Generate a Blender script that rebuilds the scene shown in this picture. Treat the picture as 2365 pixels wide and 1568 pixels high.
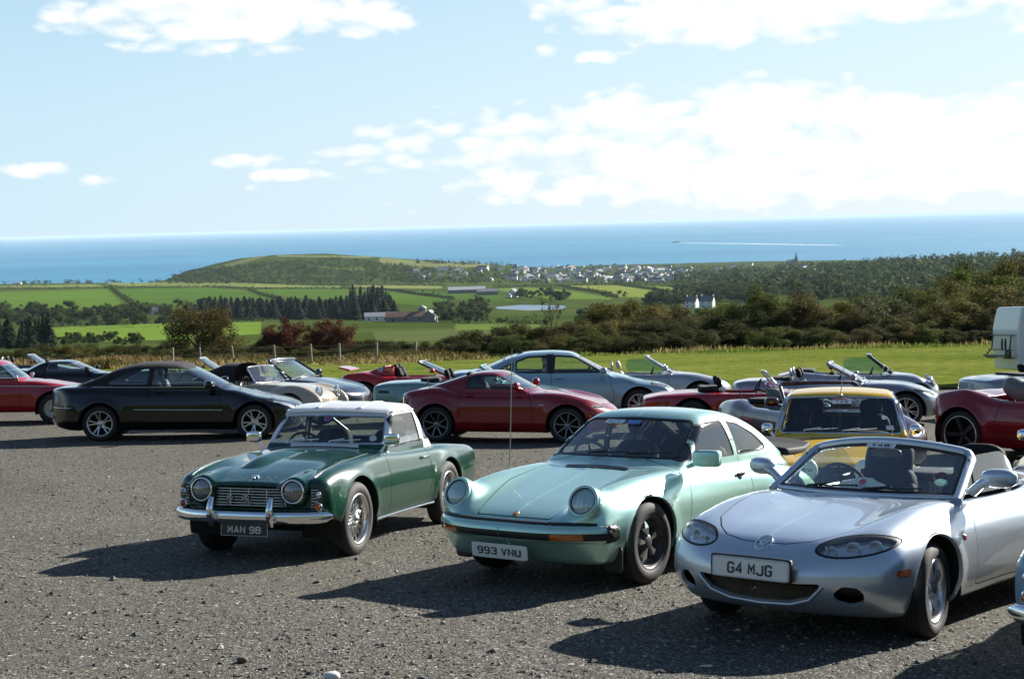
import bpy, math, random
import numpy as np
from mathutils import Vector, Matrix

# ------------------------------------------------------------------ camera, sky, sun, exposure
scene = bpy.context.scene
for o in list(bpy.data.objects):
    bpy.data.objects.remove(o)
COL = scene.collection
FPX = 3300.0                      # focal length in units of a 2365 px wide frame
ROLL = math.atan2(62.0, 2365.0)
PITCH = math.atan2((784.0 - 517.0) * math.cos(ROLL), FPX)
SUN_AZ = math.radians(51.0)       # to the right of the view direction
SUN_EL = math.radians(25.0)

camd = bpy.data.cameras.new('camera')
camd.sensor_width = 36.0
camd.lens = FPX / 2365.0 * 36.0
camd.clip_start = 0.1
camd.clip_end = 200000.0
cam = bpy.data.objects.new('camera', camd)
COL.objects.link(cam)
fw = Vector((0, math.cos(PITCH), -math.sin(PITCH)))
r0 = Vector((1, 0, 0))
u0 = r0.cross(fw)
cr, sr = math.cos(ROLL), math.sin(ROLL)
r1 = cr * r0 - sr * u0
u1 = cr * u0 + sr * r0
cam.matrix_world = Matrix((
    (r1.x, u1.x, -fw.x, 0), (r1.y, u1.y, -fw.y, 0), (r1.z, u1.z, -fw.z, 0), (0, 0, 0, 1)))
scene.camera = cam

scene.view_settings.view_transform = 'Standard'
scene.view_settings.look = 'None'
scene.view_settings.gamma = 1.0
scene.view_settings.use_curve_mapping = False
scene.view_settings.exposure = 1.4

sund = bpy.data.lights.new('sun', 'SUN')
sund.energy = 5.0
sund.angle = math.radians(0.53)
sund.color = (1.0, 0.95, 0.88)
sun = bpy.data.objects.new('sun', sund)
COL.objects.link(sun)
sdir = Vector((math.sin(SUN_AZ) * math.cos(SUN_EL), math.cos(SUN_AZ) * math.cos(SUN_EL), math.sin(SUN_EL)))
sun.rotation_euler = sdir.to_track_quat('Z', 'Y').to_euler()

world = bpy.data.worlds.new('World')
scene.world = world
world.use_nodes = True
wn = world.node_tree


class NT:
    """small helper for wiring node trees"""
    def __init__(s, tree):
        s.t = tree

    def n(s, typ, **kw):
        nd = s.t.nodes.new(typ)
        for k, v in kw.items():
            if k.startswith('i_'):
                key = k[2:]
                nd.inputs[int(key) if key.isdigit() else key].default_value = v
            else:
                setattr(nd, k, v)
        return nd

    def l(s, a, b):
        s.t.links.new(a, b)

    def math(s, op, a, b=None, c=None, clamp=False):
        nd = s.t.nodes.new('ShaderNodeMath')
        nd.operation = op
        nd.use_clamp = clamp
        for i, v in enumerate((a, b, c)):
            if v is None:
                continue
            if isinstance(v, (int, float)):
                nd.inputs[i].default_value = v
            else:
                s.t.links.new(v, nd.inputs[i])
        return nd.outputs[0]

    def ramp(s, fac, stops, interp='LINEAR'):
        nd = s.t.nodes.new('ShaderNodeValToRGB')
        cr = nd.color_ramp
        cr.interpolation = interp
        while len(cr.elements) < len(stops):
            cr.elements.new(0.5)
        for e, (p, c) in zip(cr.elements, stops):
            e.position = p
            e.color = c if len(c) == 4 else (*c, 1)
        s.t.links.new(fac, nd.inputs[0])
        return nd.outputs[0]

    def mix(s, fac, a, b, typ='MIX'):
        nd = s.t.nodes.new('ShaderNodeMix')
        nd.data_type = 'RGBA'
        nd.blend_type = typ
        for i, v in ((0, fac), (6, a), (7, b)):
            if isinstance(v, (int, float)):
                nd.inputs[i].default_value = v
            elif isinstance(v, (tuple, list)):
                nd.inputs[i].default_value = v if len(v) == 4 else (*v, 1)
            else:
                s.t.links.new(v, nd.inputs[i])
        return nd.outputs[2]

    def noise(s, vec, scale, detail=4.0, rough=0.5, out=0):
        nd = s.t.nodes.new('ShaderNodeTexNoise')
        nd.inputs['Scale'].default_value = scale
        nd.inputs['Detail'].default_value = detail
        nd.inputs['Roughness'].default_value = rough
        if vec is not None:
            s.t.links.new(vec, nd.inputs['Vector'])
        return nd.outputs[out]


def build_world():
    t = wn
    t.nodes.clear()
    h = NT(t)
    out = h.n('ShaderNodeOutputWorld')
    bg = h.n('ShaderNodeBackground')
    bg.inputs['Strength'].default_value = 0.05
    sky = h.n('ShaderNodeTexSky')
    sky.sky_type = 'NISHITA'
    sky.sun_disc = False
    sky.sun_elevation = SUN_EL
    sky.sun_rotation = SUN_AZ
    sky.altitude = 150
    sky.air_density = 1.0
    sky.dust_density = 0.25
    sky.ozone_density = 2.2
    tc = h.n('ShaderNodeTexCoord')
    sep = h.n('ShaderNodeSeparateXYZ')
    h.l(tc.outputs['Generated'], sep.inputs[0])
    X, Y, Z = sep.outputs
    # direction -> azimuth-like (x/y) and elevation-like (z/hyp) coordinates
    az = h.math('ARCTAN2', X, Y)
    el = h.math('ARCSINE', Z)
    # cloud coordinates: clouds flatten and crowd together towards the horizon
    comb = h.n('ShaderNodeCombineXYZ')
    h.l(h.math('MULTIPLY', az, 9.0), comb.inputs[0])
    h.l(h.math('MULTIPLY', el, 19.0), comb.inputs[1])
    wv = h.noise(comb.outputs[0], 2.2, 3, .5, 1)
    wp = h.n('ShaderNodeVectorMath', operation='MULTIPLY_ADD')
    h.l(wv, wp.inputs[0])
    wp.inputs[1].default_value = (.30, .22, 0)
    h.l(comb.outputs[0], wp.inputs[2])
    na = h.noise(wp.outputs[0], 2.0, 6.0, 0.5)
    nb = h.noise(wp.outputs[0], 6.0, 5.0, 0.5)
    vo = h.n('ShaderNodeTexVoronoi', i_Scale=5.5)
    vo.feature = 'F1'
    vo.inputs['Detail'].default_value = 0.0
    h.l(wp.outputs[0], vo.inputs['Vector'])
    puff = h.math('SUBTRACT', 1.0, vo.outputs['Distance'])
    upv = h.n('ShaderNodeVectorMath', operation='ADD')
    h.l(wp.outputs[0], upv.inputs[0])
    upv.inputs[1].default_value = (.10, .16, 0)
    nas = h.noise(upv.outputs[0], 2.0, 3.0, 0.5)
    n1 = h.math('ADD', h.math('ADD', h.math('MULTIPLY', na, .52), h.math('MULTIPLY', nb, .26)), h.math('MULTIPLY', h.math('SUBTRACT', puff, .12), .26))
    n2 = h.noise(comb.outputs[0], 0.55, 3.0, 0.5)

    def blob(a0, e0, ra, re, gain):
        # soft elliptical bank of cloud about one direction of the sky (radians)
        da = h.math('DIVIDE', h.math('SUBTRACT', az, a0), ra)
        de = h.math('DIVIDE', h.math('SUBTRACT', el, e0), re)
        d = h.math('ADD', h.math('MULTIPLY', da, da), h.math('MULTIPLY', de, de))
        return h.math('MULTIPLY', h.math('SUBTRACT', 1.0, d), gain, clamp=False)

    def px(x, y):
        hor = 548 - 0.0262 * x
        return math.atan((x - 1182.5) / FPX), math.atan((hor - y) / FPX)
    banks = []
    for (x, y, rx, ry, g) in ((560, 45, 330, 85, 1.0), (215, 68, 85, 36, .6), (870, 52, 100, 50, .9), (500, 105, 150, 30, .3),
                              (1740, 20, 430, 90, 1.1), (1690, 270, 400, 75, .85), (2150, 320, 520, 100, .9),
                              (1250, 320, 330, 55, .48), (820, 352, 90, 16, .4), (565, 382, 60, 17, .5),
                              (85, 402, 80, 16, .42), (235, 425, 40, 12, .36), (680, 405, 80, 12, .34), (1290, 130, 30, 16, .3),
                              (1395, 135, 45, 13, .28), (2340, 30, 80, 70, .4), (5200, -900, 1100, 300, .8), (4300, 100, 700, 200, .7), (1900, 400, 900, 70, .95), (1750, 345, 850, 110, .6)):
        a, e = px(x, y)
        banks.append(blob(a, e, rx / FPX, ry / FPX, g))
    m = banks[0]
    for b in banks[1:]:
        m = h.math('MAXIMUM', m, b)
    m = h.math('MAXIMUM', m, -1.6)
    # the rest of the sky, out of frame: a few scattered fair-weather clouds of the same kind
    out_f = h.math('MULTIPLY', h.math('SUBTRACT', n2, 0.80), 2.4)
    far = h.math('GREATER_THAN', h.math('ABSOLUTE', az), 0.42)
    high = h.math('GREATER_THAN', el, 0.19)
    sel = h.math('MAXIMUM', far, high)
    m = h.math('MAXIMUM', m, h.math('SUBTRACT', out_f, h.math('MULTIPLY', h.math('SUBTRACT', 1.0, sel), 9.0)))
    dens = h.math('ADD', m, h.math('MULTIPLY', h.math('SUBTRACT', n1, 0.455), 4.4))
    cov = h.ramp(dens, [(0.0, (0, 0, 0)), (0.25, (.28, .28, .28)), (.6, (.72, .72, .72)), (1.0, (1, 1, 1))])
    # cloud body: brighter rims, greyer bellies where it is thick
    belly = h.math('MULTIPLY', h.math('MULTIPLY', dens, 1.2, clamp=True), h.math('MULTIPLY_ADD', h.math('SUBTRACT', nas, na), 3.0, .12, clamp=True), clamp=True)
    ccol = h.mix(h.math('MULTIPLY', belly, .8, clamp=True), (8.76, 8.61, 8.39), (6.13, 6.72, 7.59))
    # pale sea haze low down, whiter towards the sun
    tow = h.math('MULTIPLY_ADD', h.math('COSINE', h.math('SUBTRACT', az, SUN_AZ)), .5, .5)
    veilc = h.mix(h.math('POWER', tow, 3.0), (4.38, 6.13, 7.30), (7.30, 7.67, 7.74))
    zen = h.mix(h.math('POWER', tow, 3.0), (2.41, 5.55, 7.96), (4.23, 6.72, 7.96))
    veil = h.math('POWER', h.math('SUBTRACT', 1.0, h.math('DIVIDE', h.math('ABSOLUTE', el), .34), clamp=True), 1.3)
    low = h.math('SUBTRACT', 1.0, h.math('DIVIDE', h.math('ABSOLUTE', el), .33), clamp=True)
    # the haze scatters light forward: it is thick on the sun's side of the sky and thins out away from it
    fwd = h.math('MULTIPLY', h.math('SUBTRACT', tow, .22), 2.3, clamp=True)
    skyt = h.mix(h.math('MULTIPLY', h.math('MULTIPLY', low, .80), fwd), sky.outputs[0], zen)
    skyt = h.mix(h.math('MULTIPLY', h.math('MULTIPLY', veil, .93), fwd), skyt, veilc)
    col = h.mix(cov, skyt, ccol)
    h.l(col, bg.inputs['Color'])
    h.l(bg.outputs[0], out.inputs[0])


build_world()
# ------------------------------------------------------------------ general helpers
random.seed(11)
rng = np.random.default_rng(11)
CAM = np.zeros(3)
R1, U1, FW = np.array(r1), np.array(u1), np.array(fw)


def project(P):
    """world points -> position in a 2365 x 1568 frame (used only to look up where the land lies)"""
    P = np.asarray(P, float)
    d = np.maximum(P @ FW, 1e-3)
    return 1182.5 + FPX * (P @ R1) / d, 784.0 - FPX * (P @ U1) / d


def new_mesh(name, V, F, N=None, mats=(), mi=None, smooth=True):
    """F: list of integer arrays, each (n, k)"""
    if isinstance(F, np.ndarray):
        F = [F]
    F = [f for f in F if len(f)]
    me = bpy.data.meshes.new(name)
    V = np.ascontiguousarray(V, np.float32)
    me.vertices.add(len(V))
    me.vertices.foreach_set('co', V.ravel())
    if F:
        tot = np.concatenate([np.full(len(f), f.shape[1]) for f in F])
        loops = np.concatenate([f.ravel() for f in F]).astype(np.int32)
        me.loops.add(len(loops))
        me.loops.foreach_set('vertex_index', loops)
        me.polygons.add(len(tot))
        st = np.concatenate([[0], np.cumsum(tot)[:-1]]).astype(np.int32)
        me.polygons.foreach_set('loop_start', st)
        sm = np.full(len(tot), bool(smooth)) if not isinstance(smooth, np.ndarray) else smooth
        me.polygons.foreach_set('use_smooth', sm)
        if mi is not None:
            me.polygons.foreach_set('material_index', np.asarray(mi, np.int32))
    me.update(calc_edges=True)
    me.validate()
    for m in mats:
        me.materials.append(m)
    if N is not None and len(me.vertices) == len(N):
        me.normals_split_custom_set_from_vertices(np.asarray(N, float).tolist())
    return me


def link(name, me, parent=None, loc=None, label=None, category=None, group=None, kind=None):
    o = bpy.data.objects.new(name, me)
    COL.objects.link(o)
    if parent is not None:
        o.parent = parent
    if loc is not None:
        o.location = loc
    for k, v in (('label', label), ('category', category), ('group', group), ('kind', kind)):
        if v:
            o[k] = v
    return o


class MB:
    """collects simple shapes and builds one mesh"""
    def __init__(s):
        s.V, s.F, s.S, s.n = [], [], [], 0

    def add(s, V, F, smooth=True):
        V = np.asarray(V, float)
        for f in (F if isinstance(F, list) else [F]):
            f = np.asarray(f, int)
            if len(f):
                s.F.append(f + s.n)
                s.S.append(np.full(len(f), smooth))
        s.V.append(V)
        s.n += len(V)
        return s

    def box(s, c, h, R=None):
        v = np.array([[x, y, z] for x in (-1, 1) for y in (-1, 1) for z in (-1, 1)], float) * np.asarray(h, float)
        if R is not None:
            v = v @ np.asarray(R).T
        f = [[0, 1, 3, 2], [4, 6, 7, 5], [0, 4, 5, 1], [2, 3, 7, 6], [0, 2, 6, 4], [1, 5, 7, 3]]
        return s.add(v + np.asarray(c, float), np.array(f), False)

    def rbox(s, c, h, R=None, e=4.0, n=10, m=14):
        """rounded box: a superellipsoid with flat sides"""
        u = np.linspace(-np.pi / 2, np.pi / 2, n + 1)
        v = np.linspace(0, 2 * np.pi, m, endpoint=False)
        p = lambda a: np.sign(a) * np.abs(a) ** (2.0 / e)
        cu, su = p(np.cos(u)), p(np.sin(u))
        cv, sv = p(np.cos(v)), p(np.sin(v))
        V = np.stack([cu[:, None] * cv, cu[:, None] * sv, np.repeat(su[:, None], m, 1)], -1).reshape(-1, 3)
        V = V * np.asarray(h, float)
        if R is not None:
            V = V @ np.asarray(R).T
        return s.grid(V + np.asarray(c, float), n + 1, m, wrap=True)

    def grid(s, V, n, m, wrap=False, flip=False, smooth=True):
        i, j = np.meshgrid(np.arange(n - 1), np.arange(m if wrap else m - 1), indexing='ij')
        j2 = (j + 1) % m
        f = np.stack([i * m + j, i * m + j2, (i + 1) * m + j2, (i + 1) * m + j], -1).reshape(-1, 4)
        if flip:
            f = f[:, ::-1]
        return s.add(V, f, smooth)

    def tube(s, path, r, m=8, cap=True, flat=None):
        """round (or flattened: flat=(a, b, up)) tube along a path"""
        P = np.asarray(path, float)
        r = np.broadcast_to(np.asarray(r, float), (len(P),))
        T = np.gradient(P, axis=0)
        T /= np.linalg.norm(T, axis=1)[:, None] + 1e-12
        up = np.array([0, 0, 1.0]) if flat is None else np.asarray(flat[2], float)
        A = np.cross(T, up)
        bad = np.linalg.norm(A, axis=1) < 1e-3
        A[bad] = np.cross(T[bad], [1.0, 0.02, 0])
        A /= np.linalg.norm(A, axis=1)[:, None]
        B = np.cross(A, T)
        a = np.linspace(0, 2 * np.pi, m, endpoint=False)
        fa, fb = (1, 1) if flat is None else flat[:2]
        V = P[:, None] + r[:, None, None] * (fa * np.cos(a)[None, :, None] * A[:, None] + fb * np.sin(a)[None, :, None] * B[:, None])
        n = len(P)
        V = V.reshape(-1, 3)
        s.grid(V, n, m, wrap=True, flip=True)
        if cap:
            s.add(np.vstack([V[:m], V[-m:]]), [np.arange(m)[None, :], np.arange(m, 2 * m)[None, ::-1]], False)
        return s

    def lathe(s, prof, m=32, c=(0, 0, 0), axis=(0, 1, 0), smooth=True):
        """profile of (radius, height along axis)"""
        prof = np.asarray(prof, float)
        ax = np.asarray(axis, float)
        ax = ax / np.linalg.norm(ax)
        e1 = np.cross(ax, [0, 0, 1.0])
        if np.linalg.norm(e1) < 1e-3:
            e1 = np.array([1.0, 0, 0])
        e1 /= np.linalg.norm(e1)
        e2 = np.cross(ax, e1)
        a = np.linspace(0, 2 * np.pi, m, endpoint=False)
        V = (prof[:, 0, None, None] * (np.cos(a)[None, :, None] * e1 + np.sin(a)[None, :, None] * e2)
             + prof[:, 1, None, None] * ax + np.asarray(c, float))
        return s.grid(V.reshape(-1, 3), len(prof), m, wrap=True, smooth=smooth)

    def mesh(s, name, mats=(), M=None):
        V = np.vstack(s.V)
        if M is not None:
            M = np.array(M)
            V = V @ M[:3, :3].T + M[:3, 3]
        return new_mesh(name, V, s.F, None, mats, None, np.concatenate(s.S))


def tab(pts, sig=0.06):
    """smooth one-dimensional curve through a table"""
    pts = sorted(pts)
    xs, ys = np.array(pts, float).T
    if len(xs) == 1:
        return lambda x, v=ys[0]: np.zeros_like(x) + v
    g = np.linspace(xs[0] - 0.6, xs[-1] + 0.6, 700)
    dx = g[1] - g[0]
    y = np.interp(g, xs, ys)
    k = int(4 * sig / dx) + 1
    ker = np.exp(-0.5 * ((np.arange(-k, k + 1) * dx) / sig) ** 2)
    ker /= ker.sum()
    y = np.convolve(np.pad(y, k, mode='edge'), ker, 'valid')
    return lambda x: np.interp(x, g, y)


def smax(a, b, k):
    h = np.maximum(k - np.abs(a - b), 0)
    return np.maximum(a, b) + h * h / (4 * k)


def smin(a, b, k):
    return -smax(-a, -b, k)


def poly_sdf(u, v, poly, rnd=0.0):
    """signed distance to a polygon in two coordinates, corners rounded by rnd"""
    P = np.asarray(poly, float)
    if rnd > 0:
        # pull the outline in, then offset back out
        A = 0.5 * np.sum(P[:, 0] * np.roll(P[:, 1], -1) - np.roll(P[:, 0], -1) * P[:, 1])
        if A < 0:
            P = P[::-1]
        d = np.roll(P, -1, 0) - P
        d /= np.linalg.norm(d, axis=1)[:, None]
        nrm = np.stack([-d[:, 1], d[:, 0]], 1)       # inward for CCW
        Q = []
        for i in range(len(P)):
            n1, n2 = nrm[i - 1], nrm[i]
            m = (n1 + n2)
            m /= max(m @ m, 0.15) / 2.0 + 1e-9
            Q.append(P[i] + m * rnd)
        P = np.array(Q)
    u = np.asarray(u, float)
    v = np.asarray(v, float)
    d2 = np.full(np.broadcast(u, v).shape, 1e9)
    s = np.ones(d2.shape)
    n = len(P)
    for i in range(n):
        a, b = P[i], P[i - 1]
        e = b - a
        wx, wy = u - a[0], v - a[1]
        t = np.clip((wx * e[0] + wy * e[1]) / (e @ e + 1e-12), 0, 1)
        bx, by = wx - e[0] * t, wy - e[1] * t
        d2 = np.minimum(d2, bx * bx + by * by)
        c1 = v >= a[1]
        c2 = v < b[1]
        c3 = e[0] * wy > e[1] * wx
        flip = (c1 & c2 & c3) | (~c1 & ~c2 & ~c3)
        s = np.where(flip, -s, s)
    return s * np.sqrt(d2) - rnd


EDG = np.array([[0, 1], [0, 2], [0, 4], [1, 3], [1, 5], [2, 3], [2, 6], [3, 7], [4, 5], [4, 6], [5, 7], [6, 7]])


def surfnet(field, x, y, z, newton=3):
    """mesh the zero surface of a field: surface nets, then Newton projection; normals from the gradient"""
    D = field(x[:, None, None], y[None, :, None], z[None, None, :])
    D = np.broadcast_to(D, (len(x), len(y), len(z)))
    S = D < 0
    nx, ny, nz = (len(x) - 1, len(y) - 1, len(z) - 1)
    c = np.zeros((nx, ny, nz), np.int8)
    for i in (0, 1):
        for j in (0, 1):
            for k in (0, 1):
                c += S[i:i + nx, j:j + ny, k:k + nz]
    act = (c > 0) & (c < 8)
    I = np.argwhere(act)
    idx = np.full((nx, ny, nz), -1, int)
    idx[act] = np.arange(len(I))
    corner = np.array([[i, j, k] for i in (0, 1) for j in (0, 1) for k in (0, 1)])
    dv = np.stack([D[I[:, 0] + o[0], I[:, 1] + o[1], I[:, 2] + o[2]] for o in corner], 1)
    acc = np.zeros((len(I), 3))
    cnt = np.zeros(len(I))
    for a, b in EDG:
        da, db = dv[:, a], dv[:, b]
        m = (da < 0) != (db < 0)
        t = np.where(m, da / np.where(m, da - db, 1), 0)
        acc += np.where(m[:, None], corner[a] + t[:, None] * (corner[b] - corner[a]), 0)
        cnt += m
    p = I + acc / cnt[:, None]
    V = np.stack([x[0] + p[:, 0] * (x[1] - x[0]), y[0] + p[:, 1] * (y[1] - y[0]), z[0] + p[:, 2] * (z[1] - z[0])], 1)
    Q = []
    for ax in range(3):
        lo = [slice(1, None) if q != ax else slice(0, -1) for q in range(3)]
        A = S[tuple(slice(0, -1) if q == ax else slice(1, -1) for q in range(3))]
        B = S[tuple(slice(1, None) if q == ax else slice(1, -1) for q in range(3))]
        E = np.argwhere(A != B)
        neg = A[tuple(E.T)]
        E = E.copy()
        for q in range(3):
            if q != ax:
                E[:, q] += 1
        o1, o2 = [(1, 2), (2, 0), (0, 1)][ax]
        def cell(d1, d2):
            C = E.copy()
            C[:, o1] += d1
            C[:, o2] += d2
            return idx[tuple(C.T)]
        q = np.stack([cell(-1, -1), cell(0, -1), cell(0, 0), cell(-1, 0)], 1)
        q = np.where(neg[:, None], q, q[:, ::-1])
        Q.append(q)
    Q = np.vstack(Q)
    f = lambda P: np.broadcast_to(field(P[:, 0], P[:, 1], P[:, 2]), (len(P),))
    e = 0.004
    lim = 0.6 * (x[1] - x[0])

    def grad(P):
        g = np.stack([(f(P + d) - f(P - d)) / (2 * e) for d in np.eye(3) * e], 1)
        return g
    for _ in range(newton):
        g = grad(V)
        st = f(V)[:, None] * g / (np.sum(g * g, 1)[:, None] + 1e-6)
        ln = np.linalg.norm(st, axis=1)[:, None]
        V = V - st * np.minimum(1, lim / (ln + 1e-9))
    N = grad(V)
    N /= np.linalg.norm(N, axis=1)[:, None] + 1e-9
    F = np.vstack([Q[:, [0, 1, 2]], Q[:, [0, 2, 3]]])
    # outward orientation
    fn = np.cross(V[F[:, 1]] - V[F[:, 0]], V[F[:, 2]] - V[F[:, 0]])
    fl = np.sum(fn * N[F[:, 0]], 1) < 0
    if fl.mean() > 0.5:
        F = F[:, ::-1]
    return V, F, N


def compact(V, F, N):
    used = np.zeros(len(V), bool)
    used[F.ravel()] = True
    m = np.cumsum(used) - 1
    return V[used], m[F], N[used]


def clipv(M, val):
    """keep the part of a triangle mesh where val < 0"""
    V, F, N = M
    if len(F) == 0:
        return M
    s = val < 0
    k = s[F]
    cnt = k.sum(1)
    out = [F[cnt == 3]]
    nV, nN = [V], [N]
    m1 = F[cnt == 1]
    m2 = F[cnt == 2]
    if len(m1) or len(m2):
        k1 = np.argmax(s[m1], 1) if len(m1) else np.zeros(0, int)
        m1 = np.stack([m1[np.arange(len(m1)), (k1 + i) % 3] for i in range(3)], 1) if len(m1) else m1.reshape(0, 3)
        k2 = np.argmin(s[m2], 1) if len(m2) else np.zeros(0, int)
        m2 = np.stack([m2[np.arange(len(m2)), (k2 + i) % 3] for i in range(3)], 1) if len(m2) else m2.reshape(0, 3)
        e = np.vstack([m1[:, [0, 1]], m1[:, [0, 2]], m2[:, [1, 0]], m2[:, [2, 0]]])   # (in, out)
        key = e[:, 0].astype(np.int64) * len(V) + e[:, 1]
        uq, inv = np.unique(key, return_inverse=True)
        a, b = uq // len(V), uq % len(V)
        t = (val[a] / (val[a] - val[b]))[:, None]
        nV.append(V[a] + t * (V[b] - V[a]))
        nn = N[a] + t * (N[b] - N[a])
        nN.append(nn / (np.linalg.norm(nn, axis=1)[:, None] + 1e-9))
        inv = inv.ravel() + len(V)
        n1, n2 = len(m1), len(m2)
        e01, e02 = inv[:n1], inv[n1:2 * n1]
        g1, g2 = inv[2 * n1:2 * n1 + n2], inv[2 * n1 + n2:]
        out.append(np.stack([m1[:, 0], e01, e02], 1))
        out.append(np.stack([g1, m2[:, 1], m2[:, 2]], 1))
        out.append(np.stack([g1, m2[:, 2], g2], 1))
    return compact(np.vstack(nV), np.vstack(out), np.vstack(nN))


def split(M, fn, gap=0.0):
    v = fn(M[0])
    return clipv(M, v + gap / 2), clipv(M, gap / 2 - v)


def mirror(M, join=True):
    V, F, N = M
    V2, N2 = V * [1, -1, 1], N * [1, -1, 1]
    F2 = F[:, ::-1]
    if not join:
        return V2, F2, N2
    return np.vstack([V, V2]), np.vstack([F, F2 + len(V)]), np.vstack([N, N2])


def rim(M, depth):
    """turn the free border of a panel inwards so that it has an edge"""
    V, F, N = M
    if len(F) == 0:
        return M
    e = np.vstack([F[:, [0, 1]], F[:, [1, 2]], F[:, [2, 0]]])
    key = e[:, 0].astype(np.int64) * len(V) + e[:, 1]
    rkey = e[:, 1].astype(np.int64) * len(V) + e[:, 0]
    b = e[~np.isin(key, rkey)]
    b = b[(np.abs(V[b[:, 0], 1]) > 1e-4) | (np.abs(V[b[:, 1], 1]) > 1e-4)]
    if len(b) == 0:
        return M
    ids = np.unique(b)
    mp = {int(i): n for n, i in enumerate(ids)}
    bi = np.array([[mp[int(p)], mp[int(q)]] for p, q in b])
    A = V[ids]
    B = A - N[ids] * depth
    t = A[bi[:, 1]] - A[bi[:, 0]]
    fn = np.cross(t, -N[b[:, 0]])
    nn = np.zeros_like(A)
    np.add.at(nn, bi[:, 0], fn)
    np.add.at(nn, bi[:, 1], fn)
    nn /= np.linalg.norm(nn, axis=1)[:, None] + 1e-9
    nn = -nn
    o = len(V)
    k = len(ids)
    f1 = np.stack([bi[:, 1] + o, bi[:, 0] + o, bi[:, 0] + o + k], 1)
    f2 = np.stack([bi[:, 1] + o, bi[:, 0] + o + k, bi[:, 1] + o + k], 1)
    return np.vstack([V, A, B]), np.vstack([F, f1, f2]), np.vstack([N, nn, nn])


GLYPH = {
    'A': [[(0, 0), (.5, 1.6), (1, 0)], [(.2, .5), (.8, .5)]], 'B': [[(0, 0), (0, 1.6), (.8, 1.6), (1, 1.4), (1, 1.05), (.8, .85), (.1, .85)], [(.8, .85), (1, .65), (1, .2), (.8, 0), (0, 0)]],
    'C': [[(1, 1.25), (1, 1.4), (.8, 1.6), (.2, 1.6), (0, 1.4), (0, .2), (.2, 0), (.8, 0), (1, .2), (1, .35)]],
    'E': [[(1, 1.6), (0, 1.6), (0, 0), (1, 0)], [(.1, .83), (.8, .83)]], 'F': [[(1, 1.6), (0, 1.6), (0, 0)], [(.1, .83), (.8, .83)]],
    'G': [[(1, 1.25), (1, 1.4), (.8, 1.6), (.2, 1.6), (0, 1.4), (0, .2), (.2, 0), (.8, 0), (1, .2), (1, .75), (.55, .75)]],
    'H': [[(0, 0), (0, 1.6)], [(1, 0), (1, 1.6)], [(.1, .8), (.9, .8)]], 'I': [[(.5, 0), (.5, 1.6)]],
    'J': [[(1, 1.6), (1, .2), (.8, 0), (.2, 0), (0, .2), (0, .4)]], 'L': [[(0, 1.6), (0, 0), (1, 0)]],
    'M': [[(0, 0), (0, 1.6), (.5, .6), (1, 1.6), (1, 0)]], 'N': [[(0, 0), (0, 1.6), (1, 0), (1, 1.6)]],
    'O': [[(.2, 0), (0, .2), (0, 1.4), (.2, 1.6), (.8, 1.6), (1, 1.4), (1, .2), (.8, 0), (.2, 0)]],
    'P': [[(0, 0), (0, 1.6), (.8, 1.6), (1, 1.4), (1, .95), (.8, .75), (.1, .75)]],
    'R': [[(0, 0), (0, 1.6), (.8, 1.6), (1, 1.4), (1, .95), (.8, .75), (.1, .75)], [(.5, .7), (1, 0)]],
    'S': [[(1, 1.3), (1, 1.4), (.8, 1.6), (.2, 1.6), (0, 1.4), (0, 1.05), (.2, .85), (.8, .78), (1, .6), (1, .2), (.8, 0), (.2, 0), (0, .2), (0, .3)]],
    'T': [[(0, 1.6), (1, 1.6)], [(.5, 1.5), (.5, 0)]], 'U': [[(0, 1.6), (0, .2), (.2, 0), (.8, 0), (1, .2), (1, 1.6)]],
    'V': [[(0, 1.6), (.5, 0), (1, 1.6)]], 'Y': [[(0, 1.6), (.5, .8), (1, 1.6)], [(.5, .75), (.5, 0)]], 'Z': [[(0, 1.6), (1, 1.6), (0, 0), (1, 0)]],
    '1': [[(.2, 1.3), (.55, 1.6), (.55, 0)]], '2': [[(0, 1.3), (.1, 1.5), (.3, 1.6), (.8, 1.6), (1, 1.4), (1, 1.0), (0, 0), (1, 0)]],
    '3': [[(0, 1.35), (.2, 1.6), (.8, 1.6), (1, 1.4), (1, 1.05), (.8, .85), (.35, .85)], [(.8, .85), (1, .65), (1, .2), (.8, 0), (.2, 0), (0, .25)]],
    '4': [[(.75, 0), (.75, 1.6), (0, .45), (1, .45)]],
    '6': [[(1, 1.4), (.8, 1.6), (.2, 1.6), (0, 1.4), (0, .2), (.2, 0), (.8, 0), (1, .2), (1, .65), (.8, .85), (.1, .85)]],
    '8': [[(.2, .85), (0, 1.05), (0, 1.4), (.2, 1.6), (.8, 1.6), (1, 1.4), (1, 1.05), (.8, .85), (.2, .85)], [(.2, .85), (0, .65), (0, .2), (.2, 0), (.8, 0), (1, .2), (1, .65), (.8, .85)]],
    '9': [[(.9, .75), (.2, .75), (0, .95), (0, 1.4), (.2, 1.6), (.8, 1.6), (1, 1.4), (1, .2), (.8, 0), (.2, 0), (0, .2)]]}


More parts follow.
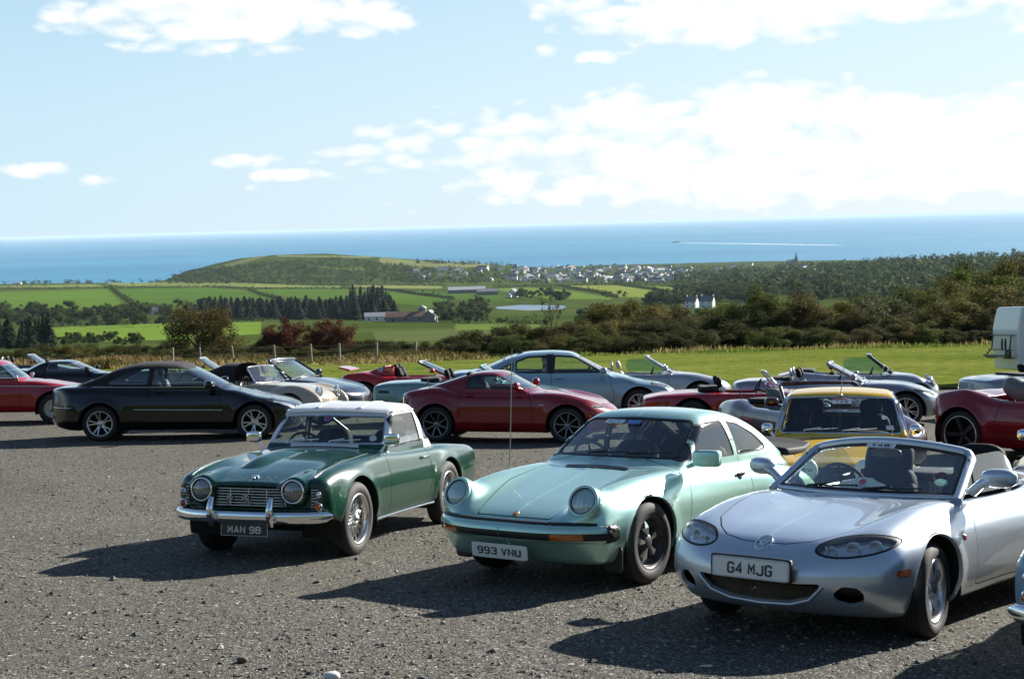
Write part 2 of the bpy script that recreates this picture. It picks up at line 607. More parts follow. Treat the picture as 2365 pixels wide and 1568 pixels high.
def text_mesh(body, size=1.0, bold=0.0, shear=0.0):
    """flat stroke lettering as vertices and faces, centred on the origin in its own x-y plane"""
    th = .145 + bold
    V, F, n, x0, z = [], [], 0, 0.0, 0.0
    for ch in body.upper():
        if ch == ' ':
            x0 += .75
            continue
        sc_ = 0.0 if ch == 'I' else 1.0
        if ch == 'I':
            x0 -= .35
        for line in GLYPH[ch]:
            P = np.array(line, float)
            closed = np.allclose(P[0], P[-1])
            d = np.diff(P, axis=0)
            d /= np.linalg.norm(d, axis=1)[:, None]
            nr = np.stack([-d[:, 1], d[:, 0]], 1)
            L, R_ = [], []
            for i in range(len(P)):
                a = nr[i - 1] if i > 0 else (nr[-1] if closed else nr[0])
                b = nr[i] if i < len(nr) else (nr[0] if closed else nr[-1])
                m = a + b
                m = m / max(m @ m, .55) * 2
                L.append(P[i] + m * th)
                R_.append(P[i] - m * th)
            k = len(P)
            V += [(p[0] + x0, p[1], z) for p in L] + [(p[0] + x0, p[1], z) for p in R_]
            F += [(n + i + 1, n + i, n + k + i, n + k + i + 1) for i in range(k - 1)]
            n += 2 * k
            z += .0008
        x0 += 1.0 + .55 - (.35 if ch == 'I' else 0)
    V = np.array(V)
    V[:, 0] += shear * V[:, 1]
    lo, hi = V.min(0), V.max(0)
    V[:, :2] -= ((lo + hi) / 2)[:2]
    return V, [np.array(F)], hi - lo


def frame_mat(o, ex, ey):
    """3x3 with columns ex, ey, ex x ey"""
    ex = np.asarray(ex, float); ex /= np.linalg.norm(ex)
    ey = np.asarray(ey, float); ey -= ex * (ex @ ey); ey /= np.linalg.norm(ey)
    return np.stack([ex, ey, np.cross(ex, ey)], 1), np.asarray(o, float)


def put_text(mb, body, o, ex, ey, width, height, bold=0.0, shear=0.0):
    V, F, ext = text_mesh(body, 1.0, bold, shear)
    V = V * [width / ext[0], height / ext[1], .25]
    R, o = frame_mat(o, ex, ey)
    mb.add(V @ R.T + o, F, False)


# ------------------------------------------------------------------ materials
MATS = {}


def mat(name, rgb=(.5, .5, .5), rough=.5, metal=0.0, coat=0.0, spec=.5, emit=None, inner=None, trans=0, bump=None):
    if name in MATS:
        return MATS[name]
    m = bpy.data.materials.new(name)
    m.use_nodes = True
    t = m.node_tree
    p = t.nodes['Principled BSDF']
    p.inputs['Base Color'].default_value = (*rgb, 1)
    p.inputs['Roughness'].default_value = rough
    p.inputs['Metallic'].default_value = metal
    p.inputs['Coat Weight'].default_value = coat
    p.inputs['Coat Roughness'].default_value = .03
    p.inputs['Specular IOR Level'].default_value = spec
    h = NT(t)
    if bump:
        tc = h.n('ShaderNodeTexCoord')
        n = h.noise(tc.outputs['Object'], bump[0], 4)
        b = h.n('ShaderNodeBump', i_Strength=bump[1], i_Distance=bump[2])
        h.l(n, b.inputs['Height'])
        h.l(b.outputs[0], p.inputs['Normal'])
        c = h.mix(n, tuple(v * .72 for v in rgb), tuple(min(1, v * 1.28) for v in rgb))
        h.l(c, p.inputs['Base Color'])
    if inner is not None:
        # the back of a painted panel is bare lining
        geo = h.n('ShaderNodeNewGeometry')
        c = h.mix(geo.outputs['Backfacing'], (*rgb, 1), (*inner, 1))
        h.l(c, p.inputs['Base Color'])
        r = h.math('MULTIPLY_ADD', geo.outputs['Backfacing'], .5, rough)
        h.l(r, p.inputs['Roughness'])
        h.l(h.math('MULTIPLY', h.math('SUBTRACT', 1.0, geo.outputs['Backfacing']), coat), p.inputs['Coat Weight'])
        h.l(h.math('MULTIPLY', h.math('SUBTRACT', 1.0, geo.outputs['Backfacing']), metal), p.inputs['Metallic'])
    MATS[name] = m
    return m


def paint(name, rgb, metal=0.0, rough=.28, coat=1.0, dust=0.10):
    """car paint: coloured base with fine flake and a film of road dust under a clear coat"""
    if name in MATS:
        return MATS[name]
    m = mat(name, rgb, rough, metal, coat, spec=.22, inner=(.012, .012, .013))
    t = m.node_tree
    h = NT(t)
    p = t.nodes['Principled BSDF']
    tc = h.n('ShaderNodeTexCoord')
    src = p.inputs['Base Color'].links[0].from_socket
    n = h.noise(tc.outputs['Object'], 3.1, 6, .65)
    sep = h.n('ShaderNodeSeparateXYZ')
    h.l(tc.outputs['Object'], sep.inputs[0])
    low = h.math('SUBTRACT', .62, sep.outputs[2], clamp=True)       # spray thrown up on the sills
    fac = h.math('MULTIPLY', h.math('ADD', h.math('MULTIPLY', n, .35), low), dust * 2.2, clamp=True)
    c = h.mix(fac, src, (.16, .145, .12, 1))
    geo = h.n('ShaderNodeNewGeometry')
    c2 = h.mix(geo.outputs['Backfacing'], c, (.012, .012, .013, 1))
    h.l(c2, p.inputs['Base Color'])
    if metal > 0:
        fl = h.noise(tc.outputs['Object'], 260.0, 2)
        b = h.n('ShaderNodeBump', i_Strength=.10, i_Distance=.002)
        h.l(fl, b.inputs['Height'])
        h.l(b.outputs[0], p.inputs['Normal'])
    cr = h.math('MULTIPLY_ADD', n, .05, .015)
    h.l(cr, p.inputs['Coat Roughness'])
    return m


def glass(name, tint=(.82, .9, .87), ior=1.5, ribs=False):
    """thin window glass: tinted see-through sheet with a Fresnel reflection"""
    if name in MATS:
        return MATS[name]
    m = bpy.data.materials.new(name)
    m.use_nodes = True
    t = m.node_tree
    t.nodes.clear()
    h = NT(t)
    out = h.n('ShaderNodeOutputMaterial')
    tr = h.n('ShaderNodeBsdfTransparent', i_Color=(*tint, 1))
    gl = h.n('ShaderNodeBsdfGlossy', i_Roughness=.02)
    gl.inputs['Color'].default_value = (1, 1, 1, 1)
    geo = h.n('ShaderNodeNewGeometry')
    fr = h.n('ShaderNodeFresnel', i_IOR=ior)
    # the same reflection from either side of the sheet
    dot = h.n('ShaderNodeVectorMath', operation='DOT_PRODUCT')
    h.l(geo.outputs['Incoming'], dot.inputs[0])
    h.l(geo.outputs['Normal'], dot.inputs[1])
    c = h.math('ABSOLUTE', dot.outputs['Value'])
    k = h.math('POWER', h.math('SUBTRACT', 1.0, c, clamp=True), 3.4)
    f = h.math('MULTIPLY_ADD', k, .92, .08, clamp=True)
    mx = h.n('ShaderNodeMixShader')
    h.l(f, mx.inputs[0])
    h.l(tr.outputs[0], mx.inputs[1])
    h.l(gl.outputs[0], mx.inputs[2])
    h.l(mx.outputs[0], out.inputs[0])
    t.nodes.remove(fr)
    if ribs:
        # moulded lamp glass: vertical flutes and a milky body
        tc = h.n('ShaderNodeTexCoord')
        wv = h.n('ShaderNodeTexWave', i_Scale=9.0, i_Distortion=.6)
        wv.bands_direction = 'Y'
        h.l(tc.outputs['Object'], wv.inputs['Vector'])
        bp = h.n('ShaderNodeBump', i_Strength=.8, i_Distance=.006)
        h.l(wv.outputs['Fac'], bp.inputs['Height'])
        gl2 = h.n('ShaderNodeBsdfGlossy', i_Roughness=.12)
        h.l(bp.outputs[0], gl2.inputs['Normal'])
        df = h.n('ShaderNodeBsdfDiffuse', i_Color=(.55, .60, .62, 1))
        h.l(bp.outputs[0], df.inputs['Normal'])
        m1 = h.n('ShaderNodeMixShader', i_0=.45)
        h.l(gl2.outputs[0], m1.inputs[1])
        h.l(df.outputs[0], m1.inputs[2])
        m2 = h.n('ShaderNodeMixShader', i_0=.26)
        h.l(mx.outputs[0], m2.inputs[1])
        h.l(m1.outputs[0], m2.inputs[2])
        h.l(m2.outputs[0], out.inputs[0])
    MATS[name] = m
    return m


CHROME = mat('chrome', (.82, .83, .84), .06, 1.0)
ALLOY = mat('alloy_silver', (.62, .63, .65), .28, .9)
ALLOY_D = mat('alloy_dark', (.035, .036, .04), .35, .6)
RUBBER = mat('tyre_rubber', (.017, .0165, .016), .75, bump=(60, .3, .004))
BLACK = mat('black_plastic', (.012, .012, .012), .45)
TRIM = mat('window_rubber', (.010, .010, .010), .5)
INTERIOR = mat('interior_black', (.010, .010, .011), .75, spec=.15)
LEATHER_G = mat('leather_grey', (.10, .12, .125), .5)
LEATHER_C = mat('leather_cream', (.42, .40, .36), .55)
FABRIC_T = mat('hood_fabric', (.014, .014, .016), .9, bump=(180, .4, .002))
AMBER = mat('amber_lens', (.42, .085, .004), .15, coat=1)
REDLENS = mat('red_lens', (.35, .008, .006), .15, coat=1)
PLATE_W = mat('plate_white', (.72, .72, .68), .35, coat=.3)
PLATE_Y = mat('plate_black', (.012, .012, .012), .35, coat=.3)
LETTER_B = mat('letters_black', (.01, .01, .012), .4)
LETTER_S = mat('letters_silver', (.6, .6, .58), .35, .3)
GLASS = glass('window_glass')
GLASS_G = glass('window_glass_green', (.62, .8, .70))
LENS = glass('lamp_glass', (.93, .95, .96))
RIBBED = glass('ribbed_lamp_glass', (.90, .93, .94), ribs=True)
REFLECT = mat('lamp_reflector', (.66, .69, .72), .24, .75)
WELL = mat('wheel_well', (.008, .008, .008), .9)
STICK_W = mat('sticker_white', (.75, .78, .80), .5)
STICK_B = mat('sticker_blue', (.12, .25, .55), .5)
STICK_R = mat('sticker_red', (.5, .03, .03), .5)
# ------------------------------------------------------------------ ground the cars stand on
G_SX = .0197


def sstep(a, b, x):
    t = np.clip((x - a) / (b - a), 0, 1)
    return t * t * (3 - 2 * t)


_zy = tab([(-60, 3.6), (-20, .35), (0, -1.717), (5, -2.21), (10, -2.67), (15, -3.09), (20, -3.466), (25, -3.80), (28, -3.985), (32, -4.25), (40, -4.83), (60, -6.33), (80, -7.87),
           (100, -9.42), (140, -12.6)], 1.5)


def zg(x, y):
    """height of the car park and the grass beyond it: a slope falling away towards the sea"""
    x = np.asarray(x, float)
    y = np.asarray(y, float)
    return _zy(y) - G_SX * np.clip(x, -60, 60) * (1 - sstep(35, 90, y))


def ground_matrix(x, y, yaw):
    z = float(zg(x, y))
    e = .8
    n = np.array([-(zg(x + e, y) - zg(x - e, y)) / (2 * e), -(zg(x, y + e) - zg(x, y - e)) / (2 * e), 1.0])
    n /= np.linalg.norm(n)
    fx = np.array([math.cos(yaw), math.sin(yaw), 0])
    fx = fx - n * (fx @ n)
    fx /= np.linalg.norm(fx)
    ly = np.cross(n, fx)
    M = np.eye(4)
    M[:3, 0], M[:3, 1], M[:3, 2], M[:3, 3] = fx, ly, n, (x, y, z)
    return M


def place_at_depth(px, d, L, yaw):
    """where a car with this heading stands if its local point L is at depth d in direction px"""
    x, y = (px - 1182.5) / FPX * d, d
    for _ in range(30):
        M = ground_matrix(x, y, yaw)
        w = M[:3, :3] @ np.asarray(L, float) + M[:3, 3]
        u, v = project(w[None])
        x -= (u[0] - px) * d / FPX
        y -= w[1] - d
    return x, y


def place_by_view(px, py, L, yaw):
    """where a car with this heading stands if its local point L is seen in direction (px, py)"""
    x, y = (px - 1182.5) / FPX * 25, 25.0
    for _ in range(40):
        def res(x, y):
            M = ground_matrix(x, y, yaw)
            u, v = project((M[:3, :3] @ np.asarray(L, float) + M[:3, 3])[None])
            return np.array([u[0] - px, v[0] - py])
        r = res(x, y)
        J = np.stack([(res(x + .01, y) - r) / .01, (res(x, y + .01) - r) / .01], 1)
        d = np.linalg.solve(J, -r)
        d *= min(1, 4 / (np.linalg.norm(d) + 1e-9))
        x, y = x + d[0], y + d[1]
    return x, y


# ------------------------------------------------------------------ wheels
_wheel = {}


def wheel_meshes(style, R, rr, w):
    key = (style, R, rr, w)
    if key in _wheel:
        return _wheel[key]
    h = w / 2
    t = MB()
    prof = [(rr - .012, h * .55), (rr, h * .86), (rr + (R - rr) * .30, h * 1.04), (rr + (R - rr) * .62, h * 1.0), (R - .012, h * .80),
            (R - .003, h * .62), (R, h * .5)]
    g = []
    for k in (.34, .05, -.24, -.5):
        g += [(R, h * (k + .10)), (R - .007, h * (k + .07)), (R - .007, h * (k + .03)), (R, h * k)]
    prof = prof + g[:-1] + [(R, -h * .55), (R - .012, -h * .8), (rr + (R - rr) * .5, -h * 1.0), (rr - .01, -h * .8)]
    t.lathe(prof, 44)
    tyre = t.mesh('tyre', [RUBBER])
    r = MB()
    lip = [(rr + .006, h * .80), (rr + .008, h * .90), (rr - .004, h * .93), (rr - .016, h * .84), (rr - .022, h * .5), (rr - .03, -h * .6), (rr - .01, -h * .8)]
    dark = style in ('star', 'thin8', 'dark5')
    b = MB()
    b.lathe([(.001, -h * .25), (rr * .62, -h * .25), (rr * .62, -h * .40), (rr - .03, -h * .42), (rr - .02, -h * .8)], 24)
    disc = b.mesh('brake', [mat('brake_dark', (.03, .028, .027), .5, .5)])
    mats = [ALLOY]

    def spoke(a, r0, r1, w0, w1, y0, y1, th=.02, bow=0.0, da=0.0):
        P = []
        n = 4
        for i in range(n + 1):
            u = i / n
            rad = r0 + (r1 - r0) * u
            aa = a + da * u
            ww = (w0 + (w1 - w0) * u) / 2
            yy = y0 + (y1 - y0) * u + bow * math.sin(u * math.pi)
            c, s = math.cos(aa), math.sin(aa)
            for (q, dy) in ((-1, -th), (-.7, 0), (.7, 0), (1, -th)):
                P.append((rad * c - q * ww * s, yy + dy, rad * s + q * ww * c))
        r.grid(np.array(P), n + 1, 4, smooth=False)
    if style == 'wire':
        mats = [mat('wire_wheel_silver', (.70, .69, .66), .22, .95)]
        r.lathe(lip, 40)
        r.lathe([(.001, h * .88), (.018, h * .86), (.026, h * .76), (.034, h * .72), (.046, h * .45), (.05, h * .2), (.055, -h * .55)], 16)
        for a in (0, math.pi):                     # ears of the spinner
            c, s = math.cos(a + .5), math.sin(a + .5)
            r.rbox((.052 * c, h * .76, .052 * s), (.032, .008, .016), np.array([[c, 0, -s], [0, 1, 0], [s, 0, c]]), 3, 6, 8)
        sp = MB()
        for i in range(36):
            a = i / 36 * 2 * math.pi
            d = .42 if i % 2 else -.42
            sp.tube([(.048 * math.cos(a), h * .42, .048 * math.sin(a)), ((rr - .02) * math.cos(a + d), h * .55 - .03, (rr - .02) * math.sin(a + d))], .0033, 4, False)
            a += .1
            sp.tube([(.054 * math.cos(a), -h * .3, .054 * math.sin(a)), ((rr - .022) * math.cos(a + .7 * d), h * .15, (rr - .022) * math.sin(a + .7 * d))], .0033, 4, False)
        r.add(np.vstack(sp.V), sp.F, True)
    elif style == 'star':
        mats = [mat('alloy_polished', (.66, .65, .62), .2, .95), ALLOY_D]
        for i in range(5):
            a = i / 5 * 2 * math.pi + .35
            spoke(a, .045, rr * .58, .020, .066, h * .66, h * .68, .03)
            spoke(a, rr * .58, rr * .86, .066, .010, h * .68, h * .50, .03)
    elif style == 'five':
        r.lathe(lip, 40)
        r.lathe([(.001, h * .55), (.03, h * .55), (.034, h * .48), (.062, h * .46), (.07, h * .2)], 20)
        for i in range(5):
            spoke(i / 5 * 2 * math.pi + .3, .045, rr - .012, .075, .052, h * .47, h * .72, .03, .012)
    elif style == 'twin5':
        r.lathe(lip, 40)
        r.lathe([(.001, h * .5), (.03, h * .5), (.05, h * .45), (.075, h * .2)], 20)
        for i in range(5):
            for q in (-1, 1):
                spoke(i / 5 * 2 * math.pi + .31 + q * .13, .05, rr - .012, .030, .026, h * .46, h * .74, .025, 0, q * .08)
    elif style in ('thin8', 'dark5'):
        mats = [ALLOY_D if style == 'dark5' else mat('alloy_gunmetal', (.22, .23, .25), .3, .9)]
        r.lathe(lip, 40)
        r.lathe([(.001, h * .5), (.03, h * .5), (.045, h * .4), (.06, h * .1)], 20)
        n = 8 if style == 'thin8' else 5
        for i in range(n):
            spoke(i / n * 2 * math.pi + .2, .04, rr - .012, .026 if n == 8 else .06, .022 if n == 8 else .09, h * .42, h * .72, .02)
        if style == 'dark5':
            q = MB()
    elif style == 'multi':
        r.lathe(lip, 40)
        r.lathe([(.001, h * .5), (.03, h * .5), (.045, h * .4), (.065, h * .1)], 20)
        for i in range(7):
            for q in (-1, 1):
                spoke(i / 7 * 2 * math.pi + q * .1, .05, rr - .012, .022, .022, h * .44, h * .74, .02, 0, q * .05)
    elif style == 'disc':                           # plain pressed steel wheel with a chrome cap
        mats = [mat('steel_wheel', (.35, .35, .34), .35, .6)]
        r.lathe(lip, 36)
        r.lathe([(.001, h * .75), (.06, h * .70), (.085, h * .4), (.11, h * .36), (rr - .02, h * .62)], 28)
    rimm = r.mesh('rim', mats)
    cap = None
    if style == 'star':
        c = MB()
        c.lathe([(.001, h * .72), (.034, h * .71), (.046, h * .66), (.058, h * .60), (.075, h * .35), (rr * .70, h * .18), (rr - .03, h * .3), (rr - .018, h * .7), (rr - .006, h * .9), (rr + .006, h * .9)], 36)
        cap = c.mesh('hub_cap', [mat('wheel_centre_dark', (.045, .044, .04), .45, .5)])
    if style == 'dark5':
        c = MB()
        c.lathe([(rr + .008, h * .90), (rr + .004, h * .955), (rr - .008, h * .955), (rr - .010, h * .90)], 40)
        cap = c.mesh('rim_edge', [ALLOY])
    _wheel[key] = (disc, tyre, rimm, cap)
    return _wheel[key]


def add_wheels(root, c):
    disc, tyre, rimm, cap = wheel_meshes(c['wheel'], c['R'], c['rim'], c['tw'])
    for ax in (1, -1):
        off = c.get('axo', (0, 0))[0 if ax == 1 else 1]
        for sd in (1, -1):
            tr = c['track'] if np.isscalar(c['track']) else c['track'][0 if ax == 1 else 1]
            wob = link('wheel', disc, root, (ax * c['wb'] / 2 + off, sd * tr, c['R']))
            st = c.get('steer', 0.0) if ax == 1 else 0.0
            wob.rotation_euler = (0, .37 + 1.1 * ax * sd, (0 if sd == 1 else math.pi) + st)
            link('tyre', tyre, wob)
            link('rim', rimm, wob)
            if cap:
                link('hub_cap' if c['wheel'] == 'star' else 'rim_edge', cap, wob)


# ------------------------------------------------------------------ car bodies
class Car:
    """a car: an implicit body meshed once, then cut into panels, glass and lamps"""

    def __init__(s, c):
        s.c = c
        s.root = bpy.data.objects.new(c['name'], None)
        COL.objects.link(s.root)
        s.root.empty_display_size = .3
        s.root['label'] = c['label']
        s.root['category'] = c.get('category', 'car')
        s.root['group'] = c.get('group', 'cars parked on the gravel')
        s.build_field()
        s.mesh()
        add_wheels(s.root, c)

    def part(s, name, me, parent=None, label=None, kind=None):
        return link(name, me, parent or s.root, None, label, None, None, kind)

    def build_field(s):
        c = s.c
        zc, w = tab(c['zc'], c.get('sig', .07)), tab(c['w'], .09)
        fend = tab(c.get('fend', [(0, 0)]), .08)
        yf = tab(c.get('yf', [(0, .6)]), .1)
        wz = tab(c['wz'], .035)
        nose, tail = tab(c['nose'], .03), tab(c['tail'], .03)
        zb = tab(c['zb'], .04)
        crown = tab(c.get('crown', [(0, .03)]), .1)
        fs, kt = c.get('fs', .16), c.get('kt', .08)
        nk, npow, tk, tpow = c.get('nk', .16), c.get('npow', 3.0), c.get('tk', .12), c.get('tpow', 3.5)
        kn, ktl = c.get('kn', .07), c.get('ktl', .07)
        w0 = c['w0']
        wb2, R, Ra = c['wb'] / 2, c['R'], c['Ra']
        flf, flr = c.get('flare', (.015, .015))
        axo = c.get('axo', (0, 0))
        s.arches = [(wb2 + axo[0], R + c.get('archz', .0), Ra), (-wb2 + axo[1], R + c.get('archz', .0), c.get('Ra2', Ra))]
        cres = c.get('crease')
        tabs = dict(zc=zc, w=w)
        s.tabs = tabs

        def T(x, ay):
            return zc(x) + fend(x) * np.exp(-((ay - yf(x)) / fs) ** 2) - crown(x) * (ay / .7) ** 2

        def Wf(x, z):
            W = w(x) + wz(z)
            for (ax, az, ra), fl in zip(s.arches, (flf, flr)):
                r = np.hypot(x - ax, z - az)
                W = W + fl * np.exp(-((r - ra) / .075) ** 2)
            if cres:
                for (zf, amt, sg) in cres:
                    W = W + amt * np.exp(-((z - zf) / sg) ** 2)
            return W
        s.T, s.W = T, Wf
        g = c.get('green')
        if g:
            Rf = tab(g['roof'], g.get('sig', .08))
            gw = tab(g['gw'], .1)
            d = np.array([g['xt'] - g['xb'], g['zt'] - g['zb']])
            d /= np.linalg.norm(d)
            n1 = (d[1], -d[0])
            if 'xrb' in g:
                d2 = np.array([g['xrt'] - g['xrb'], g['zrt'] - g['zrb']])
                d2 /= np.linalg.norm(d2)
                n2 = (-d2[1], d2[0])

        def G(x, y, z):
            ay = np.abs(y)
            a = z - (Rf(x) - g.get('crown', .10) * ay * ay)
            tz = np.clip((z - g['zs0']) / (g['zs1'] - g['zs0']), -.5, 1.3)
            side = gw(x) * (g['y0'] + (g['y1'] - g['y0']) * tz - g.get('bul', .02) * (2 * tz - 1) ** 2 + g.get('bul', .02))
            a = smax(a, (ay - side) * .97, g.get('kr', .10))
            ws = (x - g['xb']) * n1[0] + (z - g['zb']) * n1[1] + g.get('curv', .18) * ay * ay
            a = smax(a, ws, g.get('kw', .04))
            if 'xrb' in g:
                rs = (x - g['xrb']) * n2[0] + (z - g['zrb']) * n2[1] + g.get('curv2', .18) * ay * ay
                a = smax(a, rs, g.get('kb', .06))
            a = smax(a, g['zs0'] - .22 - z, .04)
            return smax(a, c['xr'] + g.get('xback', .30) - x, .05)
        ck = c.get('cock')
        if ck:
            yc = tab(ck['yc'], .08)
        ext = c.get('extra', [])

        def B(x, y, z):
            ay = np.abs(y)
            q = (ay / w0)
            a = smax(z - T(x, ay), ay - Wf(x, z), kt)
            a = smax(a, x - (c['xf'] + nose(z) - nk * q ** npow), kn)
            a = smax(a, (c['xr'] + tail(z) + tk * q ** tpow) - x, ktl)
            a = smax(a, zb(x) - z, .05)
            for (op, fn, k) in ext:
                if op == 'u':
                    a = smin(a, fn(x, ay, z), k)
                else:
                    a = smax(a, -fn(x, ay, z), k)
            return a
        s.B = B

        def F(x, y, z):
            a = B(x, y, z)
            if g:
                a = smin(a, G(x, y, z), g.get('ku', .03))
            if ck:
                cav = smax(np.abs(y) - yc(x), smax(x - ck['x1'], ck['x0'] - x, .08), .06)
                cav = smax(cav, ck.get('zf', .42) - z, .06)
                a = smax(a, -cav, .03)
            return a
        s.F, s.G = F, (G if g else None)

    def hit(s, o, d, far=1.2):
        """first point of the body met from o along d, with its normal"""
        o, d = np.asarray(o, float), np.asarray(d, float)
        d = d / np.linalg.norm(d)
        t = np.linspace(0, far, 600)
        P = o + t[:, None] * d
        v = s.F(P[:, 0], P[:, 1], P[:, 2])
        k = np.argmax(v < 0)
        if not (v < 0).any():
            return o, -d
        p = P[k]
        e = .006
        n = np.array([s.F(*(p + q)[:, None])[0] - s.F(*(p - q)[:, None])[0] for q in np.eye(3) * e])
        return p, n / (np.linalg.norm(n) + 1e-9)

    def trace(s, rays, off=.004):
        """points of the skin met by several rays, missing ones left out"""
        out = []
        for o, d in rays:
            p, n = s.hit(o, d, 2.4)
            if np.linalg.norm(p - np.asarray(o, float)) > 1e-6:
                out.append(p + n * off)
        return out

    def region(s, view, poly, rnd, lo=None, hi=None):
        def fn(P):
            x, y, z = P.T
            if view == 'side':
                f = poly_sdf(x, z, poly, rnd)
                f = np.maximum(f, (.30 if lo is None else lo) - np.abs(y))
                if hi is not None:
                    f = np.maximum(f, np.abs(y) - hi)
            elif view == 'front':
                f = np.maximum(poly_sdf(np.abs(y), z, poly, rnd), (0.2 if lo is None else lo) - x)
            elif view == 'rear':
                f = np.maximum(poly_sdf(np.abs(y), z, poly, rnd), x - (-.2 if hi is None else hi))
            elif view == 'top':
                f = poly_sdf(x, np.abs(y), poly, rnd)
                f = np.maximum(f, (.4 if lo is None else lo) - z)
                if hi is not None:
                    f = np.maximum(f, z - hi)
            return f
        return fn

    def emit(s, name, M, m, centre, depth=.012, label=None):
        if len(M[1]) == 0:
            return []
        M = rim(M, depth) if depth else M
        out = []
        if centre:
            V, F, N = mirror(M)
            out.append(s.part(name, new_mesh(name, V, F, N, [m]), label=label))
        else:
            V, F, N = M
            out.append(s.part(name, new_mesh(name, V, F, N, [m]), label=label))
            V, F, N = mirror(M, False)
            out.append(s.part(name, new_mesh(name, V, F, N, [m]), label=label))
        return out

    def mesh(s):
        c = s.c
        h = c['h']
        ztop = max(p[1] for p in (c['green']['roof'] if c.get('green') else c['zc'])) + .12
        x = np.arange(c['xr'] - .14, c['xf'] + .16, h)
        y = np.arange(-1.5 * h, c['w0'] + .10, h)
        z = np.arange(min(p[1] for p in c['zb']) - .06, ztop + .04, h)
        V, F, N = surfnet(s.F, x, y, z)
        M = (V, F, N)
        M = clipv(M, -M[0][:, 1] + 0.0)
        b = M[0][:, 1] < 1e-5
        M[2][b, 1] = 0
        M[2][:] /= np.linalg.norm(M[2], axis=1)[:, None] + 1e-9
        # glass with its rubber or bright surround
        gm = c.get('glass', GLASS)
        s.pieces = {}
        for wdef in c.get('windows', []):
            name, view, poly, rnd, trim, tmat = wdef[:6]
            lo = wdef[6] if len(wdef) > 6 else None
            fn = s.region(view, poly, rnd, lo, lo)
            inn, M = split(M, fn)
            v = fn(inn[0])
            gl = clipv(inn, v + trim)
            tr = clipv(inn, -(v + trim))
            centre = view != 'side'
            gl = (gl[0] - gl[2] * .006, gl[1], gl[2])
            s.emit(name, gl, gm, centre, 0)
            if trim > 0:
                s.emit('window_trim', tr, tmat, centre, .012)
        # wheel arches
        for (ax, az, ra) in s.arches:
            M = clipv(M, -(np.maximum(np.hypot(M[0][:, 0] - ax, M[0][:, 2] - az) - ra, .42 - M[0][:, 1])))
        s.wells()
        # lamps, grilles, openings set into the skin
        for rd in c.get('regions', []):
            name, view, poly, rnd, m, inset, centre = rd[:7]
            lo = rd[7] if len(rd) > 7 else None
            hi = rd[8] if len(rd) > 8 else None
            pc, M = split(M, s.region(view, poly, rnd, lo, hi), .004)
            if len(pc[1]) == 0:
                continue
            if m == 'lamp':
                v = s.region(view, poly, rnd, lo, hi)(pc[0])
                edge = clipv(pc, -(v + .011))
                pc = clipv(pc, v + .011)
                s.emit('lamp_seal', edge, TRIM, centre, .02)
                back = (pc[0] - pc[2] * .035, pc[1], pc[2])
                s.emit(name, pc, LENS, centre, .03)
                s.emit('lamp_reflector', back, REFLECT, centre, 0)
            else:
                pc = (pc[0] - pc[2] * inset, pc[1], pc[2])
                s.emit(name, pc, m, centre, .01 if inset <= 0 else 0)
        # panels with shut lines
        for pd in c.get('panels', []):
            name, view, poly, rnd, centre = pd[:5]
            lo = pd[5] if len(pd) > 5 else None
            hi = pd[6] if len(pd) > 6 else None
            m = pd[7] if len(pd) > 7 else c['paint']
            pc, M = split(M, s.region(view, poly, rnd, lo, hi), c.get('gap', .008))
            s.emit(name, pc, m, centre, .02)
        for sd in c.get('splits', []):               # (name, function, material)
            pc, M = split(M, sd[1], 0.002)
            s.emit(sd[0], pc, sd[2], True, .01)
        V, F, N = mirror(rim(M, .025))
        s.part('body', new_mesh('body', V, F, N, [c['paint']]))

    def wells(s):
        for (ax, az, ra) in s.arches:
            a = np.linspace(-.35, math.pi + .35, 25)
            yo = s.W(np.array([ax]), np.array([az + ra]))[0] - .012
            for sd in (1, -1):
                mb = MB()
                r = ra + .012
                P = np.array([[[ax + r * math.cos(t), sd * yy, az + r * math.sin(t)] for t in a] for yy in (yo, .36)])
                mb.grid(P.reshape(-1, 3), 2, 25, flip=sd > 0)
                V = np.vstack([[[ax, sd * .36, az]], P[1]])
                mb.add(V, np.array([[0, i, i + 1] for i in range(1, 25)]))
                s.part('wheel_well', mb.mesh('wheel_well', [WELL]))

    # ---- furniture
    def seats(s, xs, ys, z, m, head=.74, w=.235, shell=False, lean=.30):
        for sy in (ys if isinstance(ys, (list, tuple)) else (ys, -ys)):
            mb = MB()
            c, sn = math.cos(lean), math.sin(lean)
            R = np.array([[c, 0, -sn], [0, 1, 0], [sn, 0, c]])
            mb.rbox((xs + .18, sy, z + .06), (.26, w, .10), None, 4)
            mb.rbox((xs - .13, sy, z + .34), (.085, w * .95, .30), R, 4)
            for q in (-1, 1):
                mb.rbox((xs - .09, sy + q * w * .86, z + .30), (.07, .04, .22), R, 3, 8, 8)
                mb.rbox((xs + .18, sy + q * w * .9, z + .10), (.22, .04, .07), None, 3, 8, 8)
            if head:
                mb.rbox((xs - .25, sy, z + head), (.055, .125, .095), R, 3, 8, 12)
                for q in (-1, 1):
                    mb.tube([(xs - .20, sy + q * .05, z + .56), (xs - .24, sy + q * .05, z + head)], .007, 6)
            s.part('seat', mb.mesh('seat', [m]))

